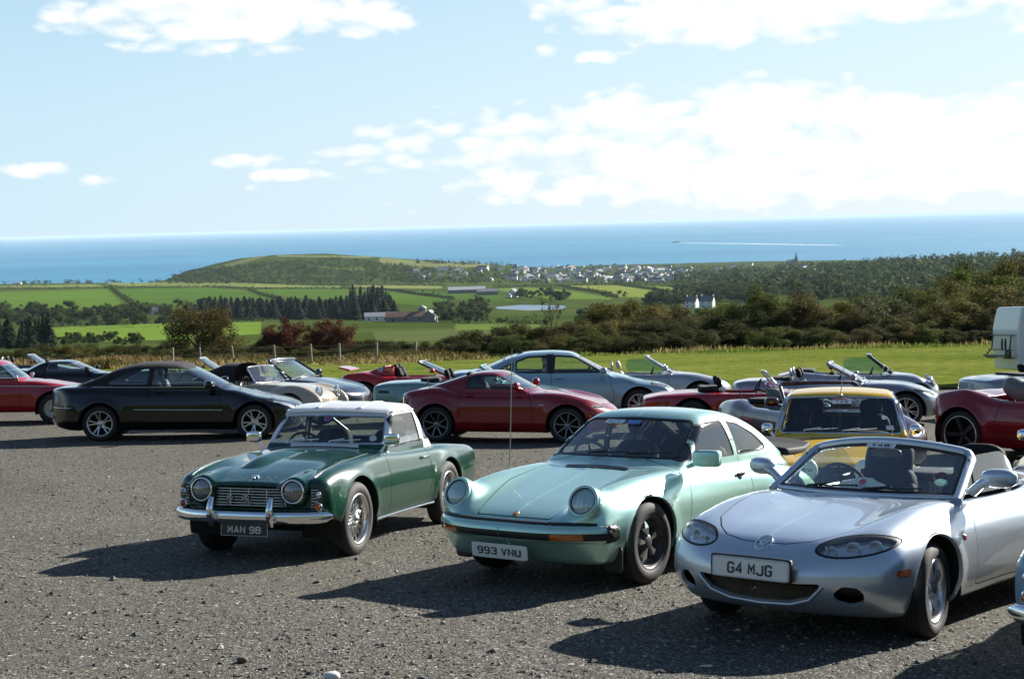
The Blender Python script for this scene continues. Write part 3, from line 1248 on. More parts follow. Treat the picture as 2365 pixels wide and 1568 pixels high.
    def steering(s, x, y, z, r=.185, tilt=.45):
        mb = MB()
        a = np.linspace(0, 2 * math.pi, 29)
        ax = np.array([-math.cos(tilt), 0, math.sin(tilt)])
        e1 = np.array([0, 1.0, 0])
        e2 = np.cross(ax, e1)
        o = np.array([x, y, z])
        mb.tube([o + r * (math.cos(t) * e1 + math.sin(t) * e2) for t in a], .013, 8, False)
        for t in (0.3, math.pi - .3, -math.pi / 2):
            mb.tube([o + r * (math.cos(t) * e1 + math.sin(t) * e2), o - ax * .03], .010, 6)
        mb.tube([o - ax * .02, o - ax * .3], .02, 8)
        s.part('steering_wheel', mb.mesh('steering_wheel', [INTERIOR]))

    def cabin(s, x0, x1, y, z=.30, dash=None, m=None):
        """floor, sides and dashboard seen through the glass"""
        mb = MB()
        mb.box(((x0 + x1) / 2, 0, z), ((x1 - x0) / 2, y, .015))
        mb.rbox(((x0 + x1) / 2 - .1, 0, z + .13), ((x1 - x0) / 2 - .1, .10, .11), None, 5)
        if dash:
            mb.rbox(np.array(dash) - [.09, 0, .055], (.16, y * .90, .09), None, 4)
        s.part('dashboard', mb.mesh('dashboard', [m or INTERIOR]))

    def screen(s, xb, yb, zb, xt, yt, zt, fm, bow_b=.12, bow_t=.08, r=.022, crown=.015, gm=None, bottom=True, top=True, rt=None, name='windscreen'):
        """open car's windscreen: pillars and header as a frame, curved glass between"""
        n, k = 17, 5
        u = np.linspace(-1, 1, n)

        def pt(uu, v):
            B = np.array([xb + bow_b * (1 - uu * uu), yb * uu, zb + .0 * uu])
            Tp = np.array([xt + bow_t * (1 - uu * uu), yt * uu, zt + crown * (1 - uu * uu)])
            return B + (Tp - B) * v
        mb = MB()
        G = np.array([[pt(a, v) for a in u] for v in np.linspace(.01, .99, k)])
        mb.grid(G.reshape(-1, 3), k, n)
        g = s.part(name, mb.mesh(name, [gm or s.c.get('glass', GLASS)]))
        mb = MB()
        rt = rt or r
        c = .88
        side = [pt(-1, v) for v in np.linspace(-.08, c, 6)]
        topl = [pt(a, 1) for a in np.linspace(-c, c, 13)]
        corner1 = [pt(-1 + .035, .95), pt(-.955, .985)]
        corner2 = [pt(.955, .985), pt(1 - .035, .95)]
        other = [pt(1, v) for v in np.linspace(c, -.08, 6)]
        if top:
            path = side + corner1 + topl + corner2 + other
            rr = [r] * 6 + [(r + rt) / 2] * 2 + [rt] * 13 + [(r + rt) / 2] * 2 + [r] * 6
            mb.tube(path, rr, 8, True)
        if bottom:
            mb.tube([pt(a, 0.0) for a in np.linspace(-1, 1, 15)], r * .55, 6)
        s.part('windscreen_frame', mb.mesh('windscreen_frame', [fm]))
        s.pt = pt
        return pt

    def sticker(s, pt, u0, v0, w, hgt, m, txt=None, tm=None, nm='sticker', off=.006):
        o, a, b = pt(u0, v0), pt(u0 + .05, v0), pt(u0, v0 + .05)
        # printed face looks forward, read from the front
        ex, ey = np.asarray(a) - o, np.asarray(b) - o
        ex = ex / np.linalg.norm(ex)
        ey = ey - ex * (ex @ ey)
        ey /= np.linalg.norm(ey)
        nn = np.cross(ex, ey)
        if nn[0] < 0:
            nn = -nn
        o = o + nn * off
        mb = MB()
        mb.add([o - ex * w / 2 - ey * hgt / 2, o + ex * w / 2 - ey * hgt / 2, o + ex * w / 2 + ey * hgt / 2, o - ex * w / 2 + ey * hgt / 2],
               np.array([[0, 1, 2, 3]]), False)
        st = s.part(nm, mb.mesh(nm, [m]))
        if txt:
            mb = MB()
            put_text(mb, txt, o + nn * .003, ex, ey, w * .62, hgt * .62, .01)
            link('lettering', mb.mesh('lettering', [tm or LETTER_B]), st)
        return st

    def mirrors(s, pos, size, m, stalk=None, rot=0.25, e=3.0, sides=(1, -1), glassm=None, sm=None):
        for sd in sides:
            mb = MB()
            p = np.array(pos) * [1, sd, 1]
            c, q = math.cos(rot * sd), math.sin(rot * sd)
            R = np.array([[c, -q, 0], [q, c, 0], [0, 0, 1]])
            mb.rbox(p, size, R, e, 10, 14)
            if stalk is not None:
                mb.tube([p - [0, sd * size[1] * .4, size[2] * .3], np.array(stalk) * [1, sd, 1]], [size[2] * .35, .016], 8)
            o = s.part('door_mirror', mb.mesh('door_mirror', [m]))
            mb = MB()
            mb.rbox(p + R @ np.array([-size[0] * .93, 0, 0]), (size[0] * .12, size[1] * .86, size[2] * .80), R, 5, 8, 12)
            link('mirror_glass', mb.mesh('mirror_glass', [glassm or CHROME]), o)

    def plate(s, txt, o, w, hgt, tilt=0.0, bg=PLATE_W, fg=LETTER_B, sz=(.80, .66), border=None, bold=.018, x_dir=1):
        ex = np.array([0, 1.0, 0]) * x_dir
        ey = np.array([-math.sin(tilt) * x_dir, 0, math.cos(tilt)])
        nn = np.cross(ex, ey)
        o = np.asarray(o, float)
        R = np.stack([ex, ey, nn], 1)
        mb = MB()
        mb.rbox(o, (w / 2, hgt / 2, .006), R, 14, 8, 32)
        p = s.part('number_plate', mb.mesh('number_plate', [bg]))
        mb = MB()
        put_text(mb, txt, o + nn * .0085, ex, ey, w * sz[0], hgt * sz[1], bold)
        link('plate_letters', mb.mesh('plate_letters', [fg]), p)
        if border:
            mb = MB()
            q = [(-1, -1), (1, -1), (1, 1), (-1, 1)]
            for i in range(4):
                a, b = q[i], q[(i + 1) % 4]
                A = o + ex * a[0] * w * .487 + ey * a[1] * hgt * .45 + nn * .006
                Bp = o + ex * b[0] * w * .487 + ey * b[1] * hgt * .45 + nn * .006
                mb.tube([A, Bp], .003, 4)
            link('plate_border', mb.mesh('plate_border', [border]), p)
        return p

    def round_lamp(s, o, n, r, ring=CHROME, rw=.016, depth=.05, dome=.03, name='headlight', bulge=True):
        for sd in (1, -1):
            p = np.array(o) * [1, sd, 1]
            ax = np.array(n) * [1, sd, 1]
            ax = ax / np.linalg.norm(ax)
            mb = MB()
            mb.lathe([(r * .97, -.03), (r + rw, -.03), (r + rw, .004), (r + rw * .6, .016), (r * .98, .012), (r * .94, 0)], 32, p, ax)
            hd = s.part(name, mb.mesh(name, [ring]))
            mb = MB()
            mb.lathe([(.001, -depth), (r * .35, -depth * .92), (r * .7, -depth * .62), (r * .96, -.004)], 28, p, ax)
            mb.lathe([(.001, -.012), (.018, -.016), (.02, -depth)], 12, p, ax)
            link('reflector', mb.mesh('reflector', [REFLECT]), hd)
            mb = MB()
            mb.lathe([(r * .99, .0125), (r * .955, .0145), (r * .93, .004)], 28, p, ax)
            link('lamp_seal', mb.mesh('lamp_seal', [TRIM]), hd)
            mb = MB()
            mb.lathe([(.001, dome), (r * .4, dome * .86), (r * .75, dome * .5), (r * .96, .004)], 28, p, ax)
            link('lens', mb.mesh('lens', [RIBBED]), hd)

    def wipers(s, pt, us, m=BLACK, ln=.42, dirn=1, v=.03, off=.02):
        for u in us:
            mb = MB()
            A = np.asarray(pt(u, v)) + [off, 0, off]
            Bq = np.asarray(pt(u + dirn * ln / .62, v + .06)) + [off, 0, off]
            mid = np.asarray(pt(u + dirn * ln * .5 / .62, v + .04)) + [off + .015, 0, off + .012]
            mb.tube([A - [-.02, 0, .02], A, mid], .007, 6)
            mb.tube([np.asarray(pt(u + dirn * .06, v + .015)) + [off * .7, 0, off * .7], Bq], .006, 6)
            s.part('wiper', mb.mesh('wiper', [m]))

    def strip(s, pts, r, m, name, flat=None, mirror_=True, parent=None):
        """a bright strip or beading run along the skin"""
        mb = MB()
        mb.tube(pts, r, 6, True, flat)
        if mirror_:
            mb.tube(np.array(pts) * [1, -1, 1], r, 6, True, flat)
        return s.part(name, mb.mesh(name, [m]), parent)

    def handle(s, x, z, m=CHROME, ln=.09):
        for sd in (1, -1):
            p, n = s.hit((x, sd * 1.2, z), (0, -sd, 0))
            mb = MB()
            mb.rbox(p + n * .02, (ln, .012, .013), None, 3, 6, 10)
            for q in (-1, 1):
                mb.rbox(p + n * .008 + [q * ln * .8, 0, 0], (.014, .018, .014), None, 3, 6, 8)
            s.part('door_handle', mb.mesh('door_handle', [m]))

    def place(s, x, y, yaw):
        s.root.matrix_world = Matrix(ground_matrix(x, y, yaw).tolist())
        return s


def copy_thing(root, label, **kw):
    def rec(o, par):
        n = o.copy()
        COL.objects.link(n)
        if par is not None:
            n.parent = par
        for ch in list(o.children):
            rec(ch, n)
        return n
    r = rec(root, None)
    r['label'] = label
    return r


def cyl_sdf(p0, p1, r):
    p0, p1 = np.array(p0, float), np.array(p1, float)
    d = p1 - p0
    L = np.linalg.norm(d)
    d /= L

    def f(x, y, z):
        px, py, pz = x - p0[0], y - p0[1], z - p0[2]
        t = px * d[0] + py * d[1] + pz * d[2]
        q = np.sqrt(np.maximum((px - t * d[0]) ** 2 + (py - t * d[1]) ** 2 + (pz - t * d[2]) ** 2, 1e-12))
        return smax(q - r, np.abs(t - L / 2) - L / 2, .03)
    return f


def box_sdf(c, h, k=.03):
    def f(x, y, z):
        a = smax(np.abs(x - c[0]) - h[0], np.abs(y - c[1]) - h[1], k)
        return smax(a, np.abs(z - c[2]) - h[2], k)
    return f


def ell_sdf(c, h):
    def f(x, y, z):
        q = np.sqrt(((x - c[0]) / h[0]) ** 2 + ((y - c[1]) / h[1]) ** 2 + ((z - c[2]) / h[2]) ** 2)
        return (q - 1) * min(h)
    return f
# ------------------------------------------------------------------ the green roadster with the white hardtop
P_GREEN = paint('paint_dark_green', (.001, .034, .019), .05, .28, dust=.01)
P_WHITE = paint('paint_white', (.74, .74, .73), 0, .35, dust=.04)
P_MINT = paint('paint_mint_metallic', (.42, .66, .57), .66, .33, dust=.015)
P_SILV = paint('paint_silver_blue', (.52, .58, .64), .70, .34, dust=.02)


def make_green_roadster(c0=None):
    c = dict(name='green_roadster', label='dark green classic roadster with white hardtop, wire wheels and black MAN 98 plate',
             paint=P_GREEN, h=.022, wb=2.235, R=.32, rim=.216, tw=.165, wheel='wire', track=.64, Ra=.372, Ra2=.36,
             xf=1.80, xr=-2.13, w0=.75, archz=.005,
             zc=[(-2.14, .71), (-2.0, .765), (-1.5, .80), (-1.0, .83), (0, .85), (.36, .875), (.7, .86), (1.2, .81), (1.55, .745), (1.8, .675)],
             fend=[(-2.0, .01), (-1.2, .02), (-.7, .0), (.3, .0), (.9, .02), (1.3, .045), (1.6, .065), (1.8, .05)],
             yf=[(0, .62)], fs=.13, crown=[(0, .04), (1.5, .05)], kt=.07,
             w=[(-2.14, .655), (-1.8, .70), (-1.1, .725), (0, .72), (1.1, .735), (1.6, .725), (1.85, .69)],
             wz=[(.2, -.10), (.28, -.035), (.40, -.005), (.54, .0), (.66, -.012), (.77, -.045), (.90, -.10)],
             nose=[(.20, -.42), (.30, -.30), (.37, -.10), (.43, -.02), (.56, 0), (.68, .0), (.78, -.04)], nk=.13, npow=4.5, kn=.05,
             tail=[(.2, .15), (.4, .02), (.6, 0), (.8, -.0)], tk=.06, ktl=.05,
             zb=[(-2.1, .34), (-1.5, .26), (1.4, .23), (1.8, .27)], flare=(.022, .02),
             extra=[('s', box_sdf((1.80, 0, .555), (.075, .635, .088), .03), .02),
                    ('u', cyl_sdf((1.40, .425, .615), (1.795, .425, .615), .122), .05)],
             green=dict(xb=.35, zb=.865, xt=.07, zt=1.165, roof=[(.2, 1.18), (.05, 1.215), (-.2, 1.268), (-.48, 1.275), (-.68, 1.245), (-.98, 1.12)],
                        xrb=-1.10, zrb=.82, xrt=-.70, zrt=1.24, zs0=.84, zs1=1.22, y0=.63, y1=.545, gw=[(0, 1)], crown=.09, curv=.16, curv2=.42,
                        kr=.05, kw=.03, kb=.06, ku=.012, bul=.01),
             windows=[('windscreen', 'front', [(-.2, .90), (.575, .90), (.515, 1.155), (-.2, 1.168)], .035, .014, CHROME, .0),
                      ('side_window', 'side', [(.22, .865), (.05, 1.125), (-.0, 1.165), (-.50, 1.172), (-.56, .865)], .03, .010, BLACK),
                      ('quarter_window', 'side', [(-.635, .89), (-.615, 1.135), (-.69, 1.14), (-1.0, .89)], .03, .010, BLACK),
                      ('rear_window', 'rear', [(-.2, .89), (.46, .89), (.40, 1.13), (-.2, 1.16)], .05, .012, CHROME, -.6)],
             panels=[('door', 'side', [(.41, .26), (.40, .90), (-.62, .90), (-.63, .48), (-.52, .26)], .04, False, .35),
                     ('bonnet', 'top', [(.46, -.2), (.46, .52), (1.75, .555), (1.95, .58), (1.95, -.2)], .05, True, .60),
                     ('boot_lid', 'top', [(-1.22, -.2), (-1.22, .44), (-2.3, .46), (-2.3, -.2)], .05, True, .6)])
    car = Car_with(c, splits=lambda K: [('hardtop', lambda P: .012 - K.B(P[:, 0], P[:, 1], P[:, 2]), P_WHITE)])
    # drip edge of the hardtop
    e = []
    for x in np.linspace(.06, -.70, 9):
        u = (x + .70) / .76
        e.append(((x, 1.0, 1.180 + .012 * math.sin(u * math.pi)), (0, -1, 0)))
    e = car.trace(e, .006)
    car.strip(e, .014, P_WHITE, 'roof_gutter', (1.0, .8, (0, 0, 1)))
    hd = []
    for y in np.linspace(-.52, .52, 15):
        hd.append(((1.2, y, 1.188 - .02 * (y / .52) ** 2), (-1, 0, 0)))
    hd = car.trace(hd, .008)
    car.strip(hd, .014, P_WHITE, 'roof_gutter', (1.2, .8, (0, 0, 1)), False)
    for q in (-.22, .22):                       # two ribs pressed in the roof
        r = []
        for x in np.linspace(-.02, -.62, 8):
            p, n = car.hit((x, q, 1.5), (0, 0, -1))
            r.append(p - [0, 0, .006])
        car.strip(r, .02, P_WHITE, 'roof_rib', (1.6, .8, (0, 0, 1)), False)
    # bulge in the bonnet, on the driver's side only
    mb = MB()
    U, Vv = np.linspace(0, 1, 22), np.linspace(-1, 1, 15)
    P = []
    for u in U:
        x = .50 + .95 * u
        hh = .052 * (math.sin(min(u * 1.9, 1) * math.pi / 2) if u < .75 else math.cos((u - .75) / .25 * math.pi / 2)) + .0005
        for v in Vv:
            y = -.18 + v * (.13 + .05 * (1 - u))
            z = float(car.T(np.array([x]), np.array([abs(y)]))[0])
            P.append((x, y, z - .004 + hh * math.cos(v * math.pi / 2) ** 1.3))
    mb.grid(np.array(P), 22, 15, flip=True)
    car.part('bonnet_bulge', mb.mesh('bonnet_bulge', [P_GREEN]))
    # front: slatted grille, lamps, bumper
    mb = MB()
    for i in range(7):
        z = .488 + i * .0235
        mb.rbox((1.772, 0, z), (.012, .345, .0052), None, 4, 6, 10)
    for y in (-.34, -.17, 0, .17, .34):
        mb.rbox((1.764, y, .558), (.01, .005, .083), None, 4, 6, 8)
    gm = mat('grille_bright', (.70, .68, .62), .2, .9)
    car.part('grille', mb.mesh('grille', [gm]))
    for sd in (1, -1):
        mb = MB()
        for i in range(7):
            z = .488 + i * .0235
            mb.tube([(1.755, sd * .57, z), (1.735, sd * .61, z), (1.70, sd * .64, z)], .0052, 6)
        car.part('grille_wing', mb.mesh('grille_wing', [gm]))
    car.round_lamp((1.80, .425, .615), (1, .03, .02), .089, CHROME, .014)
    for nm, z, r, m in (('indicator', .490, .032, AMBER), ('side_lamp', .590, .022, mat('lamp_clear', (.5, .5, .5), .1, .6))):
        for sd in (1, -1):
            mb = MB()
            mb.lathe([(r, -.05), (r + .008, -.02), (r + .009, .012), (r, .02)], 18, (1.745, sd * .625, z), (1, sd * .25, 0))
            o = car.part(nm, mb.mesh(nm, [CHROME]))
            mb = MB()
            mb.lathe([(.001, .042), (r * .6, .036), (r, .014)], 18, (1.745, sd * .625, z), (1, sd * .25, 0))
            link('lens', mb.mesh('lens', [m]), o)

    def bump(y):
        return 1.875 - .17 * abs(y / .72) ** 3.2
    ys = np.linspace(-.74, .74, 33)
    mb = MB()
    mb.tube([(bump(y), y, .400 + .012 * (abs(y) / .74) ** 6) for y in ys], [.05 * (1 - .75 * max(0, (abs(y) - .66) / .08) ** 2) for y in ys], 14, True, (.42, 1.0, (0, 0, 1)))
    bo = car.part('bumper', mb.mesh('bumper', [CHROME]))
    for sd in (1, -1):
        mb = MB()
        zz = np.linspace(.335, .562, 11)
        mb.tube([(1.895 + .035 * math.sin((z - .335) / .227 * math.pi), sd * .275, z) for z in zz],
                [.032 * (.55 + .45 * math.sin((z - .32) / .257 * math.pi)) for z in zz], 12)
        link('overrider', mb.mesh('overrider', [CHROME]), bo)
    car.plate('MAN 98', (1.86, 0.01, .298), .44, .115, .06, PLATE_Y, LETTER_S, (.70, .62), LETTER_S, .02)
    # letters along the nose of the bonnet
    mb = MB()
    for i, ch in enumerate('TRIUMPH'):
        y = -.20 + i * .40 / 6
        p, n = car.hit((2.2, y, .705), (-1, 0, -.02), 1.5)
        p, n = car.hit((p[0] - .05, y, 1.2), (0, 0, -1))
        put_text(mb, ch, p + n * .005, (0, 1, 0), (-n[2] * .6 - .2, 0, n[0] + .55), .028 if ch != 'I' else .007, .034, .06)
    car.part('bonnet_letters', mb.mesh('bonnet_letters', [mat('letter_silver_bright', (.8, .8, .78), .35, .2)]))
    p, n = car.hit((1.66, .01, 1.2), (0, 0, -1))
    mb = MB()
    mb.rbox(p + [0, 0, .008], (.035, .028, .012), None, 2.5)
    mb.rbox(p + [.035, 0, .0], (.02, .014, .012), None, 2.5)
    car.part('bonnet_badge', mb.mesh('bonnet_badge', [CHROME]))
    for y, m1, r in ((-.012, mat('badge_dark_red', (.16, .03, .03), .35, .3), .029), (-.16, mat('badge_bronze', (.10, .09, .075), .3, .8), .026)):
        mb = MB()
        mb.lathe([(.001, .016), (r * .8, .014), (r, .008), (r, -.012)], 20, (1.785, y, .555), (1, 0, 0))
        o = car.part('grille_badge', mb.mesh('grille_badge', [m1]))
        mb = MB()
        for k in range(3):
            a = k * 2.094 + .4
            mb.rbox((1.803, y + math.sin(a) * r * .45, .555 + math.cos(a) * r * .45), (.002, r * .16, r * .4), np.array([[1, 0, 0], [0, math.cos(a), math.sin(a)], [0, -math.sin(a), math.cos(a)]]), 3, 6, 8)
        mb.tube([(1.801, y + math.sin(t) * r * .95, .555 + math.cos(t) * r * .95) for t in np.linspace(0, 6.283, 19)], .003, 5, False)
        link('badge_emblem', mb.mesh('badge_emblem', [CHROME]), o)
    # bright sill and wing beading, handles, mirrors, wipers
    car.strip([(x, car.W(np.array([x]), np.array([.28]))[0] + .004, .266) for x in np.linspace(.70, -.72, 12)], .013, CHROME, 'sill_strip', (.5, 1, (0, 0, 1)))
    bead = []
    for x in np.linspace(.62, 1.70, 16):
        z0 = float(car.T(np.array([x]), np.array([.585]))[0])
        bead.append((x, .578, z0 + .003))
    car.strip(bead, .0045, P_GREEN, 'wing_beading')
    car.handle(-.49, .727)
    for sd in (1, -1):
        mb = MB()
        p, n = car.hit((.36, sd * .60, 1.2), (0, 0, -1))
        q = p + np.array([-.02, sd * .085, .095])
        mb.tube([p, p + [0, sd * .04, .06], q], [.014, .010, .009], 8)
        mb.rbox(q + [.015, sd * .02, .025], (.03, .072, .05), None, 5, 10, 14)
        o = car.part('door_mirror', mb.mesh('door_mirror', [CHROME]))
    g = car.c['green']

    def pt(u, v):
        y = u * (.56 - .05 * v)
        z = .90 + .255 * v
        p, n = car.hit((1.2, y, z), (-1, 0, 0), 2)
        return p + n * .004
    car.pt = pt
    car.wipers(pt, (-.62, .12), CHROME, .33)
    # interior
    car.seats(-.40, .31, .36, INTERIOR, 0, .21)
    car.steering(.0, -.32, .82, .19, .5)
    car.cabin(-1.0, .45, .58, .32, (.28, 0, .80))
    def sticky(u, v, r, m1, m2=None):
        p, n = car.hit((1.2, u, v), (-1, 0, 0), 2)
        mb = MB()
        mb.lathe([(.001, .001), (r, 0)], 20, p + n * .006, n)
        o = car.part('sticker', mb.mesh('sticker', [m1]))
        if m2:
            mb = MB()
            mb.lathe([(.001, .003), (r * .62, .002)], 16, p + n * .006, n)
            link('sticker_print', mb.mesh('sticker_print', [m2]), o)
    sticky(-.05, 1.125, .040, STICK_B, STICK_R)
    sticky(.46, .95, .034, mat('sticker_grey', (.55, .58, .58), .5))
    return car


def Car_with(c, splits=None):
    """build a car whose colour splits need the finished body field"""
    if splits:
        class Lazy(Car):
            def mesh(s):
                s.c['splits'] = splits(s)
                Car.mesh(s)
        return Lazy(c)
    return Car(c)


# ------------------------------------------------------------------ the mint coupe
def make_mint_coupe():
    a = math.radians(24)
    d = np.array([math.cos(a), 0, math.sin(a)])
    lampc = np.array([1.765, .592, .672])
    c = dict(name='mint_coupe', label='pale mint green rear-engined coupe with round headlights, 993 VNU plate and black whale tail',
             paint=P_MINT, h=.022, wb=2.272, R=.315, rim=.20, tw=.20, wheel='star', track=.69, Ra=.35, Ra2=.36,
             xf=1.92, xr=-2.12, w0=.83, archz=.005,
             zc=[(2.0, .40), (1.9, .50), (1.78, .565), (1.55, .635), (1.2, .715), (.9, .78), (.62, .84), (.3, .86), (-.9, .85), (-1.3, .82), (-1.6, .77), (-1.9, .67), (-2.15, .50)],
             fend=[(2.0, .03), (1.9, .06), (1.7, .12), (1.5, .125), (1.2, .105), (.9, .065), (.6, .02), (.3, 0)],
             yf=[(1.9, .59), (1.0, .62), (.5, .64)], fs=.165, crown=[(-2, .12), (-.5, .06), (.5, .05), (1.6, .03)], kt=.12,
             w=[(2.05, .70), (1.8, .755), (1.14, .80), (.6, .785), (0, .785), (-.6, .80), (-1.13, .835), (-1.6, .80), (-2.2, .66)],
             wz=[(.15, -.10), (.25, -.045), (.36, -.01), (.48, .0), (.60, -.002), (.71, -.025), (.84, -.07), (1.0, -.11)],
             nose=[(.16, -.14), (.28, -.06), (.40, .0), (.52, .0), (.62, -.06), (.75, -.2)], nk=.22, npow=3.2, kn=.06,
             tail=[(.2, .12), (.4, .0), (.6, .02), (.8, .15), (.9, .3)], tk=.16, tpow=2.6, ktl=.10,
             zb=[(-2.1, .30), (-1.5, .22), (1.4, .20), (1.9, .205)], flare=(.02, .022),
             extra=[('u', cyl_sdf(lampc - d * .55, lampc + d * .0, .132), .06)],
             green=dict(xb=.60, zb=.85, xt=.06, zt=1.20, roof=[(.2, 1.212), (0, 1.242), (-.2, 1.268), (-.45, 1.270), (-.75, 1.222), (-1.0, 1.14), (-1.3, 1.005), (-1.6, .875), (-1.85, .77), (-2.1, .60)],
                        zs0=.84, zs1=1.24, y0=.665, y1=.515, gw=[(.2, 1), (-.5, 1), (-1.0, .94), (-1.5, .82), (-2.0, .66)], crown=.14, curv=.20,
                        kr=.11, kw=.035, ku=.02, bul=.025, sig=.09),
             windows=[('windscreen', 'front', [(-.2, .893), (.605, .883), (.525, 1.15), (.48, 1.182), (-.2, 1.207)], .045, .014, TRIM, .0),
                      ('vent_window', 'side', [(.46, .868), (.285, 1.01), (.205, 1.07), (.305, .868)], .012, .012, TRIM),
                      ('side_window', 'side', [(.275, .868), (.17, 1.09), (.10, 1.135), (-.10, 1.17), (-.36, 1.177), (-.42, .868)], .02, .012, TRIM),
                      ('quarter_window', 'side', [(-.475, .868), (-.415, 1.170), (-.62, 1.142), (-.86, 1.045), (-1.07, .925), (-1.09, .895), (-.98, .875)], .025, .012, TRIM),
                      ('rear_window', 'rear', [(-.2, .95), (.45, .95), (.42, 1.14), (-.2, 1.17)], .05, .018, TRIM, -.78)],
             panels=[('door', 'side', [(.56, .27), (.52, .60), (.50, 1.0), (-.46, 1.0), (-.50, .55), (-.44, .27)], .03, False, .35, 1.2),
                     ('bonnet', 'top', [(.68, -.2), (.70, .50), (1.25, .47), (1.75, .36), (1.90, .33), (1.90, -.2)], .05, True, .53)])
    car = Car_with(c)
    car.round_lamp(lampc + d * .004, (d[0], .06, d[2]), .102, P_MINT, .022, .06, .034)
    # impact bumper with its rubber strip and indicators
    def bf(x, y, z):
        ay = np.abs(y)
        X = 2.02 - .30 * (ay / .80) ** 3.4
        f = smax(x - (X - .06 * ((z - .440) / .1) ** 2), np.abs(z - .440) - .068, .03)
        f = smax(f, ay - .795, .05)
        f = smax(f, 1.60 - x, .02)
        f = smax(f, (X - .15) - x, .02)
        return f
    hh = .016
    M = surfnet(bf, np.arange(1.5, 2.1, hh), np.arange(-1.5 * hh, .86, hh), np.arange(.30, .54, hh))
    M = clipv(M, -M[0][:, 1])
    reg = lambda y0, y1, z0, z1: (lambda P: np.maximum(np.maximum(y0 - P[:, 1], P[:, 1] - y1), np.maximum(z0 - P[:, 2], P[:, 2] - z1)))
    ind, M = split(M, lambda P: np.maximum(reg(.43, .655, .398, .446)(P), 1.75 - P[:, 0]), .003)
    band, M = split(M, lambda P: np.maximum(reg(-1, 2, .396, .448)(P), 1.70 - P[:, 0]), .002)
    bel, M = split(M, lambda P: np.maximum(P[:, 0] - 1.735, .6 - P[:, 1]), .002)
    tops, M = split(M, lambda P: np.maximum(np.maximum(.493 - P[:, 2], .0 * P[:, 0]), P[:, 0] - 1.985 + .30 * (P[:, 1] / .8) ** 3.4), .0)
    V, F, N = mirror(rim(M, .01))
    bo = car.part('bumper', new_mesh('bumper', V, F, N, [P_MINT]))
    for nm, pc, m, cen in (('bumper_strip', band, BLACK, True), ('bumper_seal', tops, TRIM, True), ('indicator', ind, AMBER, False)):
        for q in ([mirror(pc)] if cen else [pc, mirror(pc, False)]):
            if len(q[1]):
                link(nm, new_mesh(nm, q[0], q[1], q[2], [m]), bo)
    for q in (bel, mirror(bel, False)):
        V = q[0].copy()
        V[:, 1] += np.sign(V[:, 1]) * .010 * np.sin(V[:, 0] * 2 * math.pi / .032)
        link('bumper_bellows', new_mesh('bumper_bellows', V, q[1], None, [BLACK]), bo)
    car.plate('993 VNU', (1.965, -.03, .285), .52, .111, -.10, PLATE_W, LETTER_B, (.78, .60))
    ys_ = np.linspace(-.70, .70, 27)
    car.strip([(1.945 - .30 * (abs(y) / .8) ** 3.4, y, .512) for y in ys_], .020, TRIM, 'bumper_seal', (1.6, .7, (0, 0, 1)), False, bo)
    # crest, cowl vent, wipers, aerial
    p, n = car.hit((1.80, 0.0, 1.2), (0, 0, -1))
    mb = MB()
    mb.rbox(p + n * .004, (.030, .022, .005), np.stack([np.cross([0, 1, 0], n), [0, 1, 0], n], 1), 4)
    o = car.part('bonnet_crest', mb.mesh('bonnet_crest', [mat('crest_gold', (.45, .30, .10), .3, .8)]))
    mb = MB()
    for q in (-1, 1):
        mb.rbox(p + n * .009 + np.array([q * .013, q * .009, 0]), (.010, .007, .003), np.stack([np.cross([0, 1, 0], n), [0, 1, 0], n], 1), 4, 6, 8)
    link('crest_bars', mb.mesh('crest_bars', [STICK_R]), o)
    P = []
    for x in (.665, .735):
        for y in np.linspace(-.30, .30, 9):
            P.append((x, y, float(car.T(np.array([x]), np.array([abs(y)]))[0]) + .006))
    mb = MB()
    mb.grid(np.array(P), 2, 9, flip=True)
    car.part('cowl_vent', mb.mesh('cowl_vent', [BLACK]))

    def pt(u, v):
        y = u * (.60 - .09 * v)
        p, n = car.hit((1.4, y, .89 + .29 * v), (-1, 0, 0), 2)
        return p + n * .004
    car.pt = pt
    car.wipers(pt, (-.30, .30), BLACK, .40)
    mb = MB()
    p, n = car.hit((.98, -.68, 1.3), (0, 0, -1))
    mb.tube([p, p + [-.02, -.0, .25], p + [-.05, 0, 1.0]], [.006, .004, .003], 6)
    car.part('aerial', mb.mesh('aerial', [mat('aerial_steel', (.35, .33, .28), .3, .8)]))
    car.mirrors((.42, .865, .905), (.05, .115, .068), P_MINT, (.47, .71, .83), .12, 5.5, (1,))
    for sd in (1, -1):
        p, n = car.hit((-.33, sd * 1.2, .72), (0, -sd, 0))
        mb = MB()
        mb.rbox(p + n * .012, (.085, .012, .016), None, 3, 6, 10)
        mb.lathe([(.001, .012), (.03, .008), (.034, 0)], 14, p + n * .002 + np.array([.02, 0, -.012]), n)
        car.part('door_handle', mb.mesh('door_handle', [BLACK]))
    # whale tail
    mb = MB()
    def tail(x, y, z):
        ay = np.abs(y)
        W = .52 - .10 * ((x + 1.75) / .6) ** 2
        zc_ = .85 + .03 * sstep(-1.95, -2.32, x) - .03 * (ay / .5) ** 2
        f = smax(np.abs(z - zc_) - (.035 - .012 * sstep(-1.7, -2.3, x)), ay - W - .05, .03)
        f = smax(f, x + 1.60, .04)
        return smax(f, -2.33 + .10 * (ay / .55) ** 2 - x, .03)
    M = surfnet(tail, np.arange(-2.42, -1.5, .02), np.arange(-.03, .66, .02), np.arange(.72, 1.04, .014))
    M = clipv(M, -M[0][:, 1])
    edge, rest = split(M, lambda P: np.minimum(.83 - P[:, 2] + 0 * P[:, 0], 1), 0)
    V, F, N = mirror(M)
    car.part('whale_tail', new_mesh('whale_tail', V, F, N, [mat('tail_rubber', (.008, .008, .008), .7, spec=.2)]))
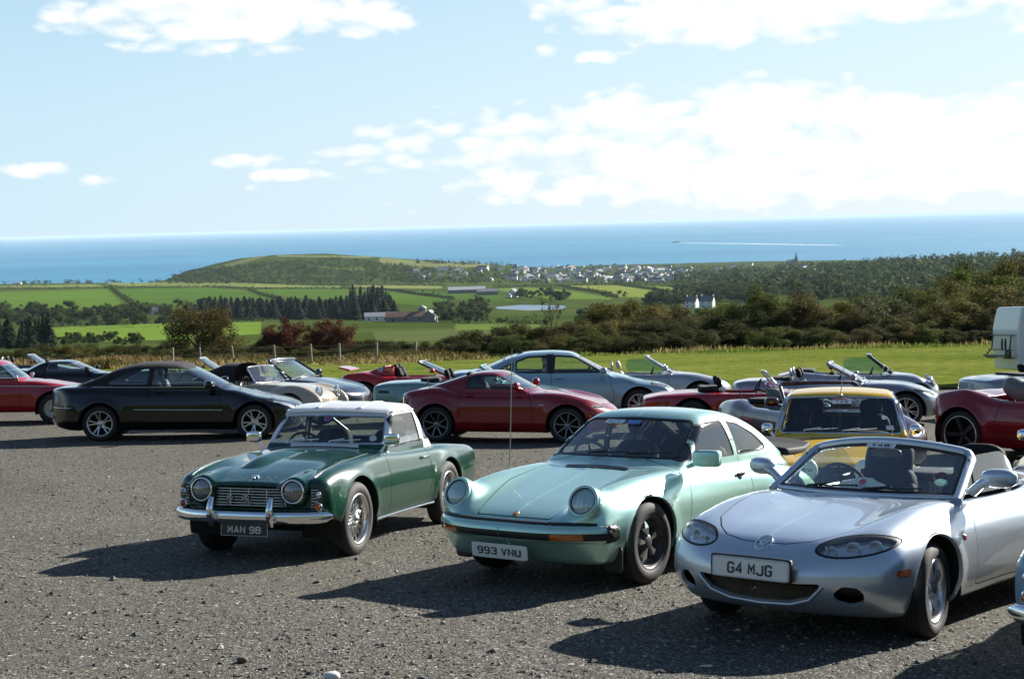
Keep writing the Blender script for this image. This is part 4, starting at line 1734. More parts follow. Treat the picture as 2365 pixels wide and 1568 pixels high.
    lip = [(-2.33 + .10 * (y / .55) ** 2 + .03, y, .845 + .03 - .03 * (y / .5) ** 2) for y in np.linspace(-.50, .50, 15)]
    car.strip(lip, .022, P_MINT, 'tail_lip', (1, .8, (0, 0, 1)), False)
    mb = MB()
    mb.rbox((-1.78, 0, .76), (.22, .38, .075), None, 4)
    car.part('tail_plinth', mb.mesh('tail_plinth', [P_MINT]))
    # mud flaps, interior, stickers
    for sd in (1, -1):
        mb = MB()
        mb.rbox((1.545, sd * .70, .235), (.008, .085, .10), None, 5)
        car.part('mud_flap', mb.mesh('mud_flap', [BLACK]))
    car.seats(-.28, .34, .33, INTERIOR, .77, .23)
    car.steering(.20, -.36, .82, .19, .45)
    car.cabin(-1.1, .60, .62, .28, (.42, 0, .80))
    for (u, w_, txt) in ((-.36, .20, 'Rallye 126'), (.02, .13, None)):
        car.sticker(pt, u, .90, w_, .055, STICK_W if txt else STICK_B, txt, STICK_B)
    return car


# ------------------------------------------------------------------ the silver open roadster in front
def make_silver_roadster():
    c = dict(name='silver_roadster', label='silver blue open roadster in the right foreground with G4 MJG plate and smiling air intake',
             paint=P_SILV, h=.022, wb=2.265, R=.292, rim=.195, tw=.195, wheel='five', track=.70, Ra=.335, Ra2=.335,
             xf=1.93, xr=-2.02, w0=.84, archz=.015, steer=.12,
             zc=[(2.0, .46), (1.9, .56), (1.8, .622), (1.6, .672), (1.2, .732), (.8, .785), (.5, .81), (.2, .815), (-.6, .815), (-1.0, .83), (-1.4, .835), (-1.8, .81), (-2.02, .75)],
             fend=[(1.95, .0), (1.75, .015), (1.45, .05), (1.1, .07), (.75, .045), (.45, .0), (-.7, .0), (-1.15, .03), (-1.7, .02)],
             yf=[(1.9, .55), (1.2, .63)], fs=.17, crown=[(-2, .06), (0, .05), (1, .05), (1.8, .03)], kt=.13,
             w=[(1.95, .70), (1.6, .79), (1.13, .83), (.6, .81), (0, .805), (-.6, .82), (-1.13, .84), (-1.6, .80), (-2.0, .70)],
             wz=[(.12, -.12), (.22, -.05), (.32, -.012), (.43, .0), (.54, .002), (.65, -.02), (.75, -.055), (.88, -.10)],
             nose=[(.12, -.22), (.2, -.12), (.28, -.02), (.36, .02), (.45, .02), (.55, -.025), (.65, -.10), (.78, -.3)], nk=.33, npow=2.5, kn=.09,
             tail=[(.2, .10), (.35, .0), (.6, .0), (.8, .05)], tk=.22, tpow=2.6, ktl=.10,
             zb=[(-2.0, .26), (-1.5, .19), (.5, .17), (1.4, .17), (1.9, .19)], flare=(.012, .012),
             cock=dict(yc=[(.5, .60), (0, .625), (-.6, .62), (-1.0, .56)], x1=.36, x0=-.88, zf=.36),
             regions=[('headlight', 'front', [(0.750, 0.624), (0.740, 0.642), (0.711, 0.657), (0.665, 0.667), (0.608, 0.671), (0.545, 0.668), (0.482, 0.659), (0.425, 0.646), (0.379, 0.628), (0.350, 0.608), (0.340, 0.588), (0.350, 0.570), (0.379, 0.555), (0.425, 0.545), (0.482, 0.541), (0.545, 0.544), (0.608, 0.553), (0.665, 0.566), (0.711, 0.584), (0.740, 0.604)], .005, 'lamp', 0, False, 1.0),
                      ('air_intake', 'front', [(-.2, .248), (.20, .258), (.33, .30), (.415, .376), (.40, .392), (.25, .385), (-.2, .382)], .012, BLACK, .09, True, 1.0),
                      ('fog_lamp_hole', 'front', [(.475, .335), (.49, .285), (.55, .262), (.62, .285), (.635, .335), (.61, .375), (.53, .385)], .035, BLACK, .07, False, 1.0),
                      ('marker_lamp', 'side', [(1.50, .432), (1.63, .432), (1.63, .472), (1.50, .472)], .016, AMBER, -.004, False, .5)],
             panels=[('door', 'side', [(.50, .25), (.55, .55), (.47, 1.0), (-.66, 1.0), (-.70, .60), (-.50, .25)], .05, False, .35),
                     ('bonnet', 'top', [(.62, -.2), (.60, .60), (.95, .585), (1.25, .545), (1.52, .49), (1.66, .40), (1.76, .30), (1.81, .15), (1.825, -.2)], .03, True, .5),
                     ('boot_lid', 'top', [(-1.25, -.2), (-1.25, .50), (-2.3, .46), (-2.3, -.2)], .05, True, .6)])
    car = Car_with(c)
    K = car
    # rounded lip round the smile, mesh in the mouth
    def fr(y, z, off=0):
        p, n = K.hit((2.4, y, z), (-1, 0, 0), 1.6)
        return p + n * off
    pts = [fr(y, z, .002) for y, z in ((-.43, .383), (-.34, .294), (-.21, .254), (0, .243), (.21, .254), (.34, .294), (.43, .383))]
    q = np.array(pts)
    car.strip(q, .014, P_SILV, 'intake_lip', None, False)
    mb = MB()
    for i in range(-26, 27):
        y0 = i * .016
        for s_ in (-1, 1):
            mb.tube([(1.865 - .33 * (abs(y0) / .84) ** 2.5, y0 - s_ * .055, .265), (1.865 - .33 * (abs(y0) / .84) ** 2.5, y0 + s_ * .055, .365)], .0022, 3, False)
    car.part('intake_mesh', mb.mesh('intake_mesh', [mat('mesh_bronze', (.22, .19, .13), .4, .7)]))
    car.plate('G4 MJG', (1.985, .0, .460), .53, .125, .05, PLATE_W, LETTER_B, (.58, .60), mat('plate_rim', (.55, .55, .5), .5))
    mb = MB()
    mb.rbox((1.972, 0, .461), (.012, .278, .073), None, 14, 8, 32)
    car.part('plate_holder', mb.mesh('plate_holder', [BLACK]))
    # lamps behind their covers
    for sd in (1, -1):
        mb = MB()
        for (y, z, r) in ((.655, .618, .044), (.545, .606, .048), (.43, .592, .036)):
            p, n = K.hit((2.4, y, z), (-1, 0, 0), 1.6)
            mb.lathe([(r, .0), (r * .86, .012), (r * .78, -.004), (r * .3, -.02), (.001, -.02)], 18, (p - n * .028) * [1, sd, 1], (1, sd * .25, .12))
        car.part('lamp_bowl', mb.mesh('lamp_bowl', [mat('lamp_bowl_grey', (.52, .55, .57), .22, .7)]))
    # emblem: oval ring and wings
    mb = MB()
    a = np.linspace(0, 2 * math.pi, 25)
    R = [fr(.052 * math.sin(t), .594 + .036 * math.cos(t), .005) for t in a]
    mb.tube(R, .0045, 6, False)
    W_ = [fr(y, z, .005) for y, z in ((-.05, .604), (-.03, .601), (-.012, .591), (0, .582), (.012, .591), (.03, .601), (.05, .604))]
    mb.tube(W_, [.002, .005, .005, .004, .005, .005, .002], 6)
    car.part('emblem', mb.mesh('emblem', [CHROME]))
    mb = MB()
    for sd in (1, -1):
        p, n = K.hit((.74, sd * 1.2, .58), (0, -sd, 0))
        mb.rbox(p, (.026, .012, .02), None, 2.5)
    car.part('side_repeater', mb.mesh('side_repeater', [AMBER]))
    pt = car.screen(.50, .670, .80, .05, .585, 1.05, P_SILV, .16, .10, .032, .07, None, True, True, .034)
    mb = MB()                                     # black shade band along the foot of the glass
    G = [[np.asarray(pt(u, v)) + [.004, 0, .004] for u in np.linspace(-.95, .95, 15)] for v in (.0, .085)]
    mb.grid(np.array(G).reshape(-1, 3), 2, 15)
    for u0, u1 in ((-.99, -.93), (.93, .99)):
        G = [[np.asarray(pt(u, v)) + [.004, 0, .004] for u in (u0, u1)] for v in np.linspace(.02, .97, 8)]
        mb.grid(np.array(G).reshape(-1, 3), 8, 2)
    G = [[np.asarray(pt(u, v)) + [.004, 0, .004] for u in np.linspace(-.95, .95, 15)] for v in (.905, .98)]
    mb.grid(np.array(G).reshape(-1, 3), 2, 15)
    car.part('screen_band', mb.mesh('screen_band', [TRIM]))
    for sd in (1, -1):
        mb = MB()
        Pq = [(.47, .672, .81), (.40, .655, .87), (.27, .625, .97), (.20, .612, 1.02)]
        lo = [(x, .672, .812) for x in (.43, .36, .30, .255)]
        mb.grid(np.array([lo, Pq]).reshape(-1, 3) * [1, sd, 1], 2, 4)
        car.part('vent_window', mb.mesh('vent_window', [GLASS]))
        mb = MB()
        mb.tube(np.array([(.225, .675, .80), (.205, .640, .91), (.165, .605, 1.02)]) * [1, sd, 1], .011, 6)
        car.part('vent_window_bar', mb.mesh('vent_window_bar', [BLACK]))
        mb = MB()
        n = 12
        top = []
        for x in np.linspace(.20, -.62, n):
            u = (x + .62) / .82
            top.append(.85 + .205 * math.sin(min(1, u * 2.2 + .08) * math.pi / 2) if u < .42 else 1.055 - .01 * (u - .42))
        P = [[(x, .672 - .18 * (z * v), .805 + (zt - .805) * v) for x, zt, z in zip(np.linspace(.20, -.62, n), top, np.linspace(.3, .3, n))] for v in np.linspace(0, 1, 4)]
        mb.grid(np.array(P).reshape(-1, 3) * [1, sd, 1], 4, n)
        car.part('side_window', mb.mesh('side_window', [GLASS]))
    car.wipers(pt, (-.55, .10), BLACK, .36, 1, .06, .016)
    for sd in (1, -1):
        mb = MB()
        A = np.array([.36, .70, .825])
        mb.tube([A, A + [-.0, .06, .055], A + [-.015, .13, .09]], [.045, .042, .06], 10, True, (1, .75, (0, 0, 1)))
        mb.rbox(A + [-.03, .175, .10], (.062, .115, .062), np.array([[.96, -.27, 0], [.27, .96, 0], [0, 0, 1]]), 2.6, 12, 16)
        V = mb.V
        mb.V = [v * [1, sd, 1] for v in V]
        if sd < 0:
            mb.F = [f[:, ::-1] for f in mb.F]
        o = car.part('door_mirror', mb.mesh('door_mirror', [P_SILV]))
        mb = MB()
        mb.rbox((A + [-.088, .18, .10]) * [1, sd, 1], (.008, .095, .048), np.array([[.96, -.27 * sd, 0], [.27 * sd, .96, 0], [0, 0, 1]]), 3)
        link('mirror_glass', mb.mesh('mirror_glass', [CHROME]), o)
    car.handle(-.50, .68, P_SILV, .075)
    car.seats(-.42, .35, .26, INTERIOR, .70, .25)
    for sy in (.35, -.35):
        mb = MB()
        mb.rbox((-.64, sy, .93), (.07, .19, .15), np.array([[.955, 0, -.295], [0, 1, 0], [.295, 0, .955]]), 3, 10, 14)
        car.part('headrest', mb.mesh('headrest', [INTERIOR]))
    car.steering(.10, -.35, .78, .185, .4)
    car.cabin(-.85, .40, .60, .34, (.30, 0, .74))
    mb = MB()
    mb.rbox((-1.0, 0, .80), (.22, .54, .04), None, 4)
    car.part('folded_hood', mb.mesh('folded_hood', [FABRIC_T]))
    mb = MB()
    mb.tube([(.15, 0, 1.05), (.17, 0, 1.10)], .012, 6)
    mb.rbox((.14, 0, 1.04), (.02, .11, .03), None, 4)
    car.part('rear_view_mirror', mb.mesh('rear_view_mirror', [BLACK]))
    # rally plaque leaning inside the screen: shield with a red emblem and lines of print
    mb = MB()
    o = np.array([.47, -.03, .835])
    ex, ey = np.array([0, 1.0, 0]), np.array([-.62, 0, .55])
    ey /= np.linalg.norm(ey)
    out = [(-.16, -.05), (.16, -.05), (.172, .024), (.096, .052), (.056, .08), (-.056, .08), (-.096, .052), (-.172, .024)]
    V = [o + ex * a + ey * b for a, b in out]
    mb.add(np.array(V), [np.arange(8)[None]], False)
    pq = link('rally_plaque', mb.mesh('rally_plaque', [PLATE_W]), None, None, 'white shield shaped rally plaque with red emblem inside the silver roadster screen', 'plaque')
    nn = np.cross(ex, ey)
    mb = MB()
    mb.lathe([(.001, .002), (.026, .002)], 14, o + ey * .036 + nn * .003, nn)
    link('plaque_emblem', mb.mesh('plaque_emblem', [STICK_R]), pq)
    mb = MB()
    for k in range(2):
        for q in np.linspace(-.12, .12, 9):
            mb.box(o + ex * q + ey * (-.030 + .022 * k) + nn * .003, (.003, .008, .003))
    link('plaque_print', mb.mesh('plaque_print', [LETTER_B]), pq, kind='stuff')
    car.plaque = pq
    st = car.sticker(pt, -.02, .91, .215, .052, STICK_W, '148', LETTER_B)
    for (u, v, r, m) in ((.80, .30, .042, mat('sticker_mint', (.30, .55, .45), .5)), (.78, .45, .034, mat('sticker_plum', (.12, .05, .08), .5))):
        o, a_, b_ = pt(u, v), pt(u + .05, v), pt(u, v + .05)
        nn = np.cross(np.asarray(a_) - o, np.asarray(b_) - o)
        nn /= np.linalg.norm(nn)
        mb = MB()
        mb.lathe([(.001, .0), (r, -.001)], 20, np.asarray(o) + nn * .004, nn)
        car.part('sticker', mb.mesh('sticker', [m]))
    return car
# ------------------------------------------------------------------ the other cars
def gen(name, label, pt_, xf, xr, wb, w0, R, rim, tw, style, zn, zh, xcw, zcw, zb_, zd, zt, h=.04, cock=None, green=None, sill=.22,
        fend=.05, rear=.03, nk=.22, npow=2.8, tk=.16, head=None, tailp=None, windows=(), door=None, panels=(), regions=(), Ra=None, track=None,
        extra=(), kn=.08, crease=None, nosep=None, tailz=None, kt=.10, wz=None, tpow=3.2, flare=(.015, .015), archz=.01, **kw):
    wb2 = wb / 2
    c = dict(name=name, label=label, paint=pt_, h=h, wb=wb, R=R, rim=rim, tw=tw, wheel=style, track=track or (w0 - tw / 2 - .045), Ra=Ra or R + .05,
             xf=xf, xr=xr, w0=w0, archz=archz,
             zc=[(xf + .1, zn - .14), (xf - .04, zn), (xf - .30, zn + (zh - zn) * .55), (wb2, zh), ((xcw + wb2) / 2, (zh + zcw) / 2 + .012), (xcw, zcw), (xcw - .35, zb_),
                 (-wb2 * .6, zb_), (-wb2, zd), (xr + .3, zt), (xr, zt - .07)],
             fend=[(xf, 0), (xf - .2, fend * .5), (wb2, fend), ((xcw + wb2) / 2, fend * .5), (xcw, 0), (-wb2 * .5, 0), (-wb2, rear), (xr + .1, rear * .4)],
             yf=[(0, w0 - .20)], fs=.17, crown=[(0, .05)], kt=kt,
             w=[(xf, w0 - .13), (xf - .35, w0 - .045), (wb2, w0 - .012), (wb2 * .5, w0 - .03), (0, w0 - .03), (-wb2 * .5, w0 - .02), (-wb2, w0 - .005), (xr + .4, w0 - .04), (xr, w0 - .12)],
             wz=wz or [(sill - .06, -.10), (sill + .03, -.04), (sill + .15, -.006), (.55, .0), (.68, -.015), (.82, -.045), (1.0, -.10)],
             nose=nosep or [(sill - .05, -.16), (sill + .05, -.05), (sill + .16, 0), (zn - .10, 0), (zn, -.04), (zn + .15, -.2)], nk=nk, npow=npow, kn=kn,
             tail=tailz or [(sill, .10), (sill + .15, 0), (.6, 0), (zt - .05, .02), (zt + .1, .1)], tk=tk, tpow=tpow, ktl=.06,
             zb=[(xr, sill + .06), (xr + .5, sill), (wb2, sill - .01), (xf, sill)], flare=flare, crease=crease, extra=list(extra))
    if cock:
        c['cock'] = dict(yc=[(cock[1], w0 - .20), (0, w0 - .185), (cock[0], w0 - .24)], x0=cock[0], x1=cock[1], zf=.42)
    if green:
        c['green'] = green
    c['windows'] = list(windows)
    rg = list(regions)
    if head:
        rg.append(('headlight', 'front', head, .025, 'lamp', 0, False, xf - .62))
    if tailp:
        rg.append(('tail_light', 'rear', tailp, .02, REDLENS, -.003, False, None, xr + .24))
    c['regions'] = rg
    pn = list(panels)
    if door:
        pn.append(('door', 'side', door, .05, False, .35, 1.5))
    pn.append(('bonnet', 'top', [(xcw + .12, -.2), (xcw + .12, w0 - .26), (wb2, w0 - .25), (xf - .25, w0 - .36), (xf - .12, -.2)], .05, True, zn - .06))
    c['panels'] = pn
    c.update(kw)
    return c


def vrect(y0, y1, z0, z1, k=0.0):
    return [(y0, z0), (y1, z0 + k), (y1, z1 + k), (y0, z1)]


def open_car(c, ws, frame, seatm=INTERIOR, head=.76, mirror_m=None, hood=True, seatx=-.38, rs=.022, rt=None, bow=(.12, .08), hoops=None, glass_up=False, sw=.23, plate=None):
    """an open two seater: windscreen, seats, folded hood, mirrors"""
    K = Car(c)
    xb, yb, zb_, xt, yt, zt = ws
    pt = K.screen(xb, yb, zb_, xt, yt, zt, frame, bow[0], bow[1], rs, .015, None, True, True, rt)
    K.seats(seatx, .34, zb_ - .64, seatm, head and head + .02, sw)
    K.steering(xb - .42, -.34, .84, .18, .45)
    ck = c['cock']
    K.cabin(ck['x0'] + .05, ck['x1'], c['w0'] - .28, .40, (ck['x1'] - .08, 0, zb_ - .09))
    if hood:
        mb = MB()
        mb.rbox((ck['x0'] - .06, 0, zb_ + .015), (.20, c['w0'] - .27, .055), None, 4)
        K.part('folded_hood', mb.mesh('folded_hood', [FABRIC_T]))
    if mirror_m:
        K.mirrors((xb - .10, yb + .17, zb_ + .08), (.055, .10, .062), mirror_m, (xb - .04, yb + .02, zb_), .15, 2.8)
    if glass_up:
        for sd in (1, -1):
            mb = MB()
            xs = np.linspace(xb - .12, xb - .95, 14)
            P = []
            for v in np.linspace(0, 1, 4):
                for i, x in enumerate(xs):
                    u = i / 13
                    top = zt - .03 if u > .18 else zb_ + .12 + (zt - .15 - zb_) * (u / .18)
                    top -= .16 * max(0, (u - .82) / .18) ** 2
                    P.append((x - .06 * v, yb - .06 * v, zb_ - .01 + (top - zb_) * v))
            mb.grid(np.array(P) * [1, sd, 1], 4, 14)
            K.part('side_window', mb.mesh('side_window', [GLASS_G]))
    if hoops:
        for sd in (1, -1):
            mb = MB()
            a = np.linspace(0, math.pi, 11)
            mb.tube([(seatx - .40, sd * .34 + .17 * math.cos(t), zb_ + hoops * math.sin(t)) for t in a], .022, 8)
            K.part('roll_hoop', mb.mesh('roll_hoop', [mat('hoop_steel', (.35, .36, .38), .3, .8)]))
    K.wipers(pt, (-.5, .15), BLACK, .34, 1, .04, .014)
    K.pt = pt
    return K


P_MUST = paint('paint_mustard', (.60, .37, .008), 0, .32, dust=.03)
P_BLACK = paint('paint_black', (.0010, .0010, .0015), 0, .2, coat=.8, dust=.006)
P_RED = paint('paint_metallic_red', (.20, .0012, .005), .15, .25, dust=.010)
P_CRED = paint('paint_classic_red', (.28, .004, .007), 0, .3, dust=.02)
P_CRED2 = paint('paint_bright_red', (.36, .006, .008), 0, .3, dust=.02)
P_PALE = paint('paint_pale_silver_blue', (.27, .41, .47), .6, .33, dust=.03)
P_MAROON = paint('paint_dark_maroon', (.040, .003, .009), .1, .25, dust=.015)
P_BEIGE = paint('paint_beige', (.40, .35, .27), 0, .35, dust=.06)
P_NAVY = paint('paint_dark_blue_grey', (.018, .026, .038), .5, .28, dust=.05)
P_TEAL = paint('paint_teal_silver', (.16, .28, .28), .5, .35, dust=.06)
P_GREY = paint('paint_silver_grey', (.36, .37, .40), .65, .33, dust=.06)
P_STEEL = paint('paint_steel_grey', (.24, .26, .29), .65, .32, dust=.06)
P_CHAR = paint('paint_charcoal', (.03, .033, .036), .4, .3, dust=.06)
P_LBLUE = paint('paint_light_blue', (.16, .30, .42), .0, .3, dust=.05)


def tub_green(xb, zb_, xt, zt, roof, y0, y1, xrb=None, zrb=None, xrt=None, zrt=None, **k):
    g = dict(xb=xb, zb=zb_, xt=xt, zt=zt, roof=roof, zs0=zb_, zs1=zt + .06, y0=y0, y1=y1, gw=[(0, 1)], crown=.12, curv=.16, curv2=.2, kr=.10, kw=.04, kb=.06, ku=.03, bul=.02)
    if xrb is not None:
        g.update(xrb=xrb, zrb=zrb, xrt=xrt, zrt=zrt)
    g.update(k)
    return g


def make_mustard_coupe(label, lamps=True):
    c = gen('mustard_coupe', label, P_MUST, 1.82, -2.0, 2.31, .76, .32, .185, .16, 'disc', .66, .74, .58, .835, .825, .82, .80, .03,
            green=tub_green(.54, .82, .16, 1.235, [(.3, 1.245), (.1, 1.28), (-.2, 1.318), (-.6, 1.318), (-1.0, 1.24), (-1.5, 1.0), (-1.9, .82)], .685, .545, gw=[(0, 1), (-1, .98), (-1.6, .88)], kr=.07),
            windows=[('windscreen', 'front', [(-.2, .86), (.64, .853), (.555, 1.222), (-.2, 1.245)], .04, .012, CHROME, .0),
                     ('side_window', 'side', [(.40, .86), (.17, 1.18), (.05, 1.235), (-.42, 1.245), (-.46, .86)], .03, .014, CHROME),
                     ('quarter_window', 'side', [(-.52, .86), (-.48, 1.245), (-.8, 1.20), (-1.12, .90)], .03, .014, CHROME),
                     ('rear_window', 'rear', [(-.2, .96), (.48, .96), (.44, 1.17), (-.2, 1.21)], .05, .014, TRIM, -.9)],
            door=[(.45, .26), (.45, .92), (-.50, .92), (-.52, .26)], nk=.10, npow=4, kn=.06, fend=.045,
            regions=[('grille', 'front', [(-.2, .46), (.36, .46), (.38, .62), (-.2, .64)], .03, BLACK, .04, True, 1.2)])
    K = Car(c)
    K.round_lamp((1.80, .58, .62), (1, .05, .08), .086, CHROME, .016)

    def pt(u, v):
        y = u * (.60 - .07 * v)
        p, n = K.hit((1.4, y, .86 + .36 * v), (-1, 0, 0), 2)
        return p + n * .004
    K.pt = pt
    K.wipers(pt, (-.62, .05), CHROME, .36)
    g = []                                          # slots of the scuttle vent
    for i in range(44):
        y = -.30 + i * .60 / 43
        P, n = K.hit((.645, y, 1.2), (0, 0, -1))
        g.append(P)
    mb = MB()
    for P in g:
        mb.box(P + [0, 0, .001], (.026, .0042, .002))
    K.part('scuttle_vent', mb.mesh('scuttle_vent', [BLACK]), kind='stuff')
    mb = MB()
    yy = np.linspace(-.70, .70, 21)
    mb.tube([(1.875 - .16 * abs(y / .7) ** 3, y, .42) for y in yy], .045, 10, True, (.5, 1, (0, 0, 1)))
    K.part('bumper', mb.mesh('bumper', [CHROME]))
    K.mirrors((.40, .76, .90), (.045, .062, .055), CHROME, (.42, .68, .80), .1, 2.6)
    p, n = K.hit((.16, .0, 1.5), (0, 0, -1))
    mb = MB()
    mb.rbox(p + [0, 0, .01], (.03, .02, .018), None, 2.5)
    mb.tube([p + [0, 0, .01], p + [-.06, .05, .42]], [.006, .003], 6)
    K.part('aerial', mb.mesh('aerial', [mat('aerial_steel', (.35, .33, .28), .3, .8)]))
    K.seats(-.32, .32, .38, INTERIOR, .70, .23)
    K.steering(.14, -.32, .84, .19, .5)
    K.cabin(-1.2, .50, .60, .32, (.40, 0, .85))
    mb = MB()
    mb.rbox((.12, 0, 1.14), (.02, .11, .03), None, 4)
    K.part('rear_view_mirror', mb.mesh('rear_view_mirror', [BLACK]))
    K.handle(-.38, .74)
    for sd in (1, -1):
        pp = []
        for x, z in ((.36, .87), (.17, 1.08), (.06, 1.20), (-.06, 1.245), (-.3, 1.262), (-.6, 1.25), (-.95, 1.16), (-1.2, 1.03)):
            q, n = K.hit((x, sd * 1.2, z), (0, -sd, 0))
            if abs(q[1]) > .45 and abs(q[1]) < 1.1:
                pp.append(q + n * .004)
        K.strip(pp, .008, CHROME, 'roof_gutter', None, False)
    return K


def make_all_cars():
    out = {}

    def put(K, px, py, L, yaw, d=None):
        if d:
            x, y = place_at_depth(px, d, L, math.radians(yaw))
        else:
            x, y = place_by_view(px, py, L, math.radians(yaw))
        K.place(x, y, math.radians(yaw))
        out[K.c['label']] = (x, y)
        return K
    # -- front row
    G1 = make_green_roadster()
    G1.place(-1.705, 13.457, -1.885)
    make_mint_coupe().place(1.065, 11.976, -2.215)
    S1 = make_silver_roadster().place(2.66, 9.877, -2.272)
    S1.plaque.matrix_world = S1.root.matrix_world.copy()
    M1 = make_mustard_coupe('mustard yellow fixed head coupe facing us behind the silver roadster')
    put(M1, 1940, 988, (.55, 0, .855), -104, 14.8)
    M1.sticker(M1.pt, .03, .86, .20, .05, STICK_W, '143', LETTER_B)
    M1.sticker(M1.pt, .78, .42, .045, .055, STICK_W)
    M1.sticker(M1.pt, .86, .14, .08, .055, mat('sticker_grey', (.55, .58, .58), .5))
    for y in (-.30, .27):                           # spot lamps under white covers
        mb = MB()
        o = np.array([1.90, y, .60])
        mb.lathe([(.001, .045), (.09, .040), (.112, .022), (.118, -.02), (.09, -.08), (.02, -.10)], 26, o, (1, 0, 0))
        L = M1.part('spot_lamp', mb.mesh('spot_lamp', [PLATE_W]))
        mb = MB()
        mb.box(o + [.0445, -.030, 0], (.0015, .026, .024))
        mb.lathe([(.016, .0), (.016, .004), (.010, .004), (.010, .0)], 14, o + [.0455, -.030, 0], (1, 0, 0))
        put_text(mb, 'CIBIE', o + [.0465, .034, 0], (0, 1, 0), (0, 0, 1), .062, .024, .03)
        link('lamp_cover_print', mb.mesh('lamp_cover_print', [LETTER_B]), L)
        mb = MB()
        mb.lathe([(.012, .0), (.012, .006), (.008, .006), (.008, .0)], 12, o + [.046, -.030, 0], (1, 0, 0))
        link('lamp_cover_ring', mb.mesh('lamp_cover_ring', [PLATE_W]), L)
    M2r = copy_thing(M1.root, 'tan yellow classic coupe cut off by the right edge beside the silver roadster')
    M2r.matrix_world = Matrix(ground_matrix(*place_at_depth(2356, 13.9, (.36, -.80, .90), math.radians(-118)), math.radians(-118)).tolist())
    for ch in list(M2r.children):
        if ch.name.startswith(('spot_lamp', 'sticker')):
            for g_ in list(ch.children):
                bpy.data.objects.remove(g_)
            bpy.data.objects.remove(ch)
    B1 = copy_thing(G1.root, 'pale blue classic car cut off by the right edge, only its bumper end showing')
    B1.matrix_world = Matrix(ground_matrix(*place_by_view(2330, 1402, (1.72, -.73, .43), math.radians(-122)), math.radians(-122)).tolist())
    swap = {P_GREEN.name: P_LBLUE}
    for o in B1.children_recursive:
        if o.type == 'MESH' and o.data.materials and o.data.materials[0] and o.data.materials[0].name in swap:
            o.material_slots[0].link = 'OBJECT'
            o.material_slots[0].material = P_LBLUE
    for ch in list(B1.children):
        if ch.name.startswith(('number_plate', 'bonnet_letters', 'sticker')):
            for g_ in list(ch.children):
                bpy.data.objects.remove(g_)
            bpy.data.objects.remove(ch)

    # -- second row
    c = gen('black_convertible', 'black four seat convertible with its fabric hood up and silver double spoke wheels', P_BLACK, 2.20, -2.36, 2.715, .87, .32, .222, .22, 'twin5',
            .62, .80, .95, .95, .945, .99, .985, .03, sill=.20,
            green=tub_green(.92, .94, .18, 1.32, [(.4, 1.32), (.1, 1.375), (-.3, 1.402), (-.7, 1.395), (-1.05, 1.32), (-1.55, 1.11), (-1.95, .96)], .745, .60, gw=[(0, 1), (-1, .98), (-1.6, .9)], bul=.03, kr=.13),
            windows=[('windscreen', 'front', [(-.2, .97), (.66, .965), (.57, 1.30), (-.2, 1.325)], .05, .018, TRIM, .0),
                     ('side_window', 'side', [(.74, .975), (.24, 1.26), (.10, 1.30), (-.42, 1.315), (-.47, .99)], .03, .014, TRIM),
                     ('quarter_window', 'side', [(-.53, .99), (-.48, 1.31), (-.85, 1.26), (-1.22, 1.07), (-1.25, 1.0)], .04, .014, TRIM),
                     ('rear_window', 'rear', [(-.2, 1.06), (.48, 1.06), (.44, 1.24), (-.2, 1.26)], .05, .014, TRIM, -1.2)],
            door=[(.76, .26), (.80, .55), (.70, .98), (-.50, .98), (-.54, .6), (-.50, .26)], fend=.03, nk=.30, npow=2.6, tk=.50, tpow=2.3,
            tailp=[(.50, .68), (.90, .68), (.90, .93), (.62, .90)],
            head=[(.44, .60), (.60, .56), (.80, .62), (.80, .72), (.60, .74), (.44, .68)])
    g0 = c['green']
    K = Car_with(c, lambda K: [('fabric_hood', lambda P: np.maximum(np.maximum(.020 - K.B(P[:, 0], P[:, 1], P[:, 2]), P[:, 0] - .30), 0 * P[:, 2] - 1), FABRIC_T)])
    K.place(-6.04, 26.0, .055)
    K.strip([(x, float(K.W(np.array([x]), np.array([.56]))[0]) + .004, .56 - .012 * (x + .3)) for x in np.linspace(.80, -.75, 14)], .008, CHROME, 'side_strip', (.5, 1, (0, 0, 1)))
    b = []
    for x in np.linspace(.76, -1.5, 18):
        b.append(((x, 1.3, .955 + .012 * max(0, -x - .6)), (0, -1, 0)))
    b = K.trace(b)
    K.strip(b, .007, CHROME, 'belt_strip')
    K.strip(K.trace([((x, -1.3, .60), (0, 1, 0)) for x in np.linspace(-1.85, -2.25, 7)]), .007, CHROME, 'bumper_strip')
    K.handle(-.28, .86, P_BLACK, .10)
    K.mirrors((.60, .93, 1.01), (.07, .11, .065), P_BLACK, (.66, .80, .97), .15, 2.8)
    K.seats(-.25, .37, .42, LEATHER_G, .78, .24)
    K.steering(.38, -.37, .92, .19, .4)
    K.cabin(-1.3, .9, .68, .34, (.62, 0, .90))

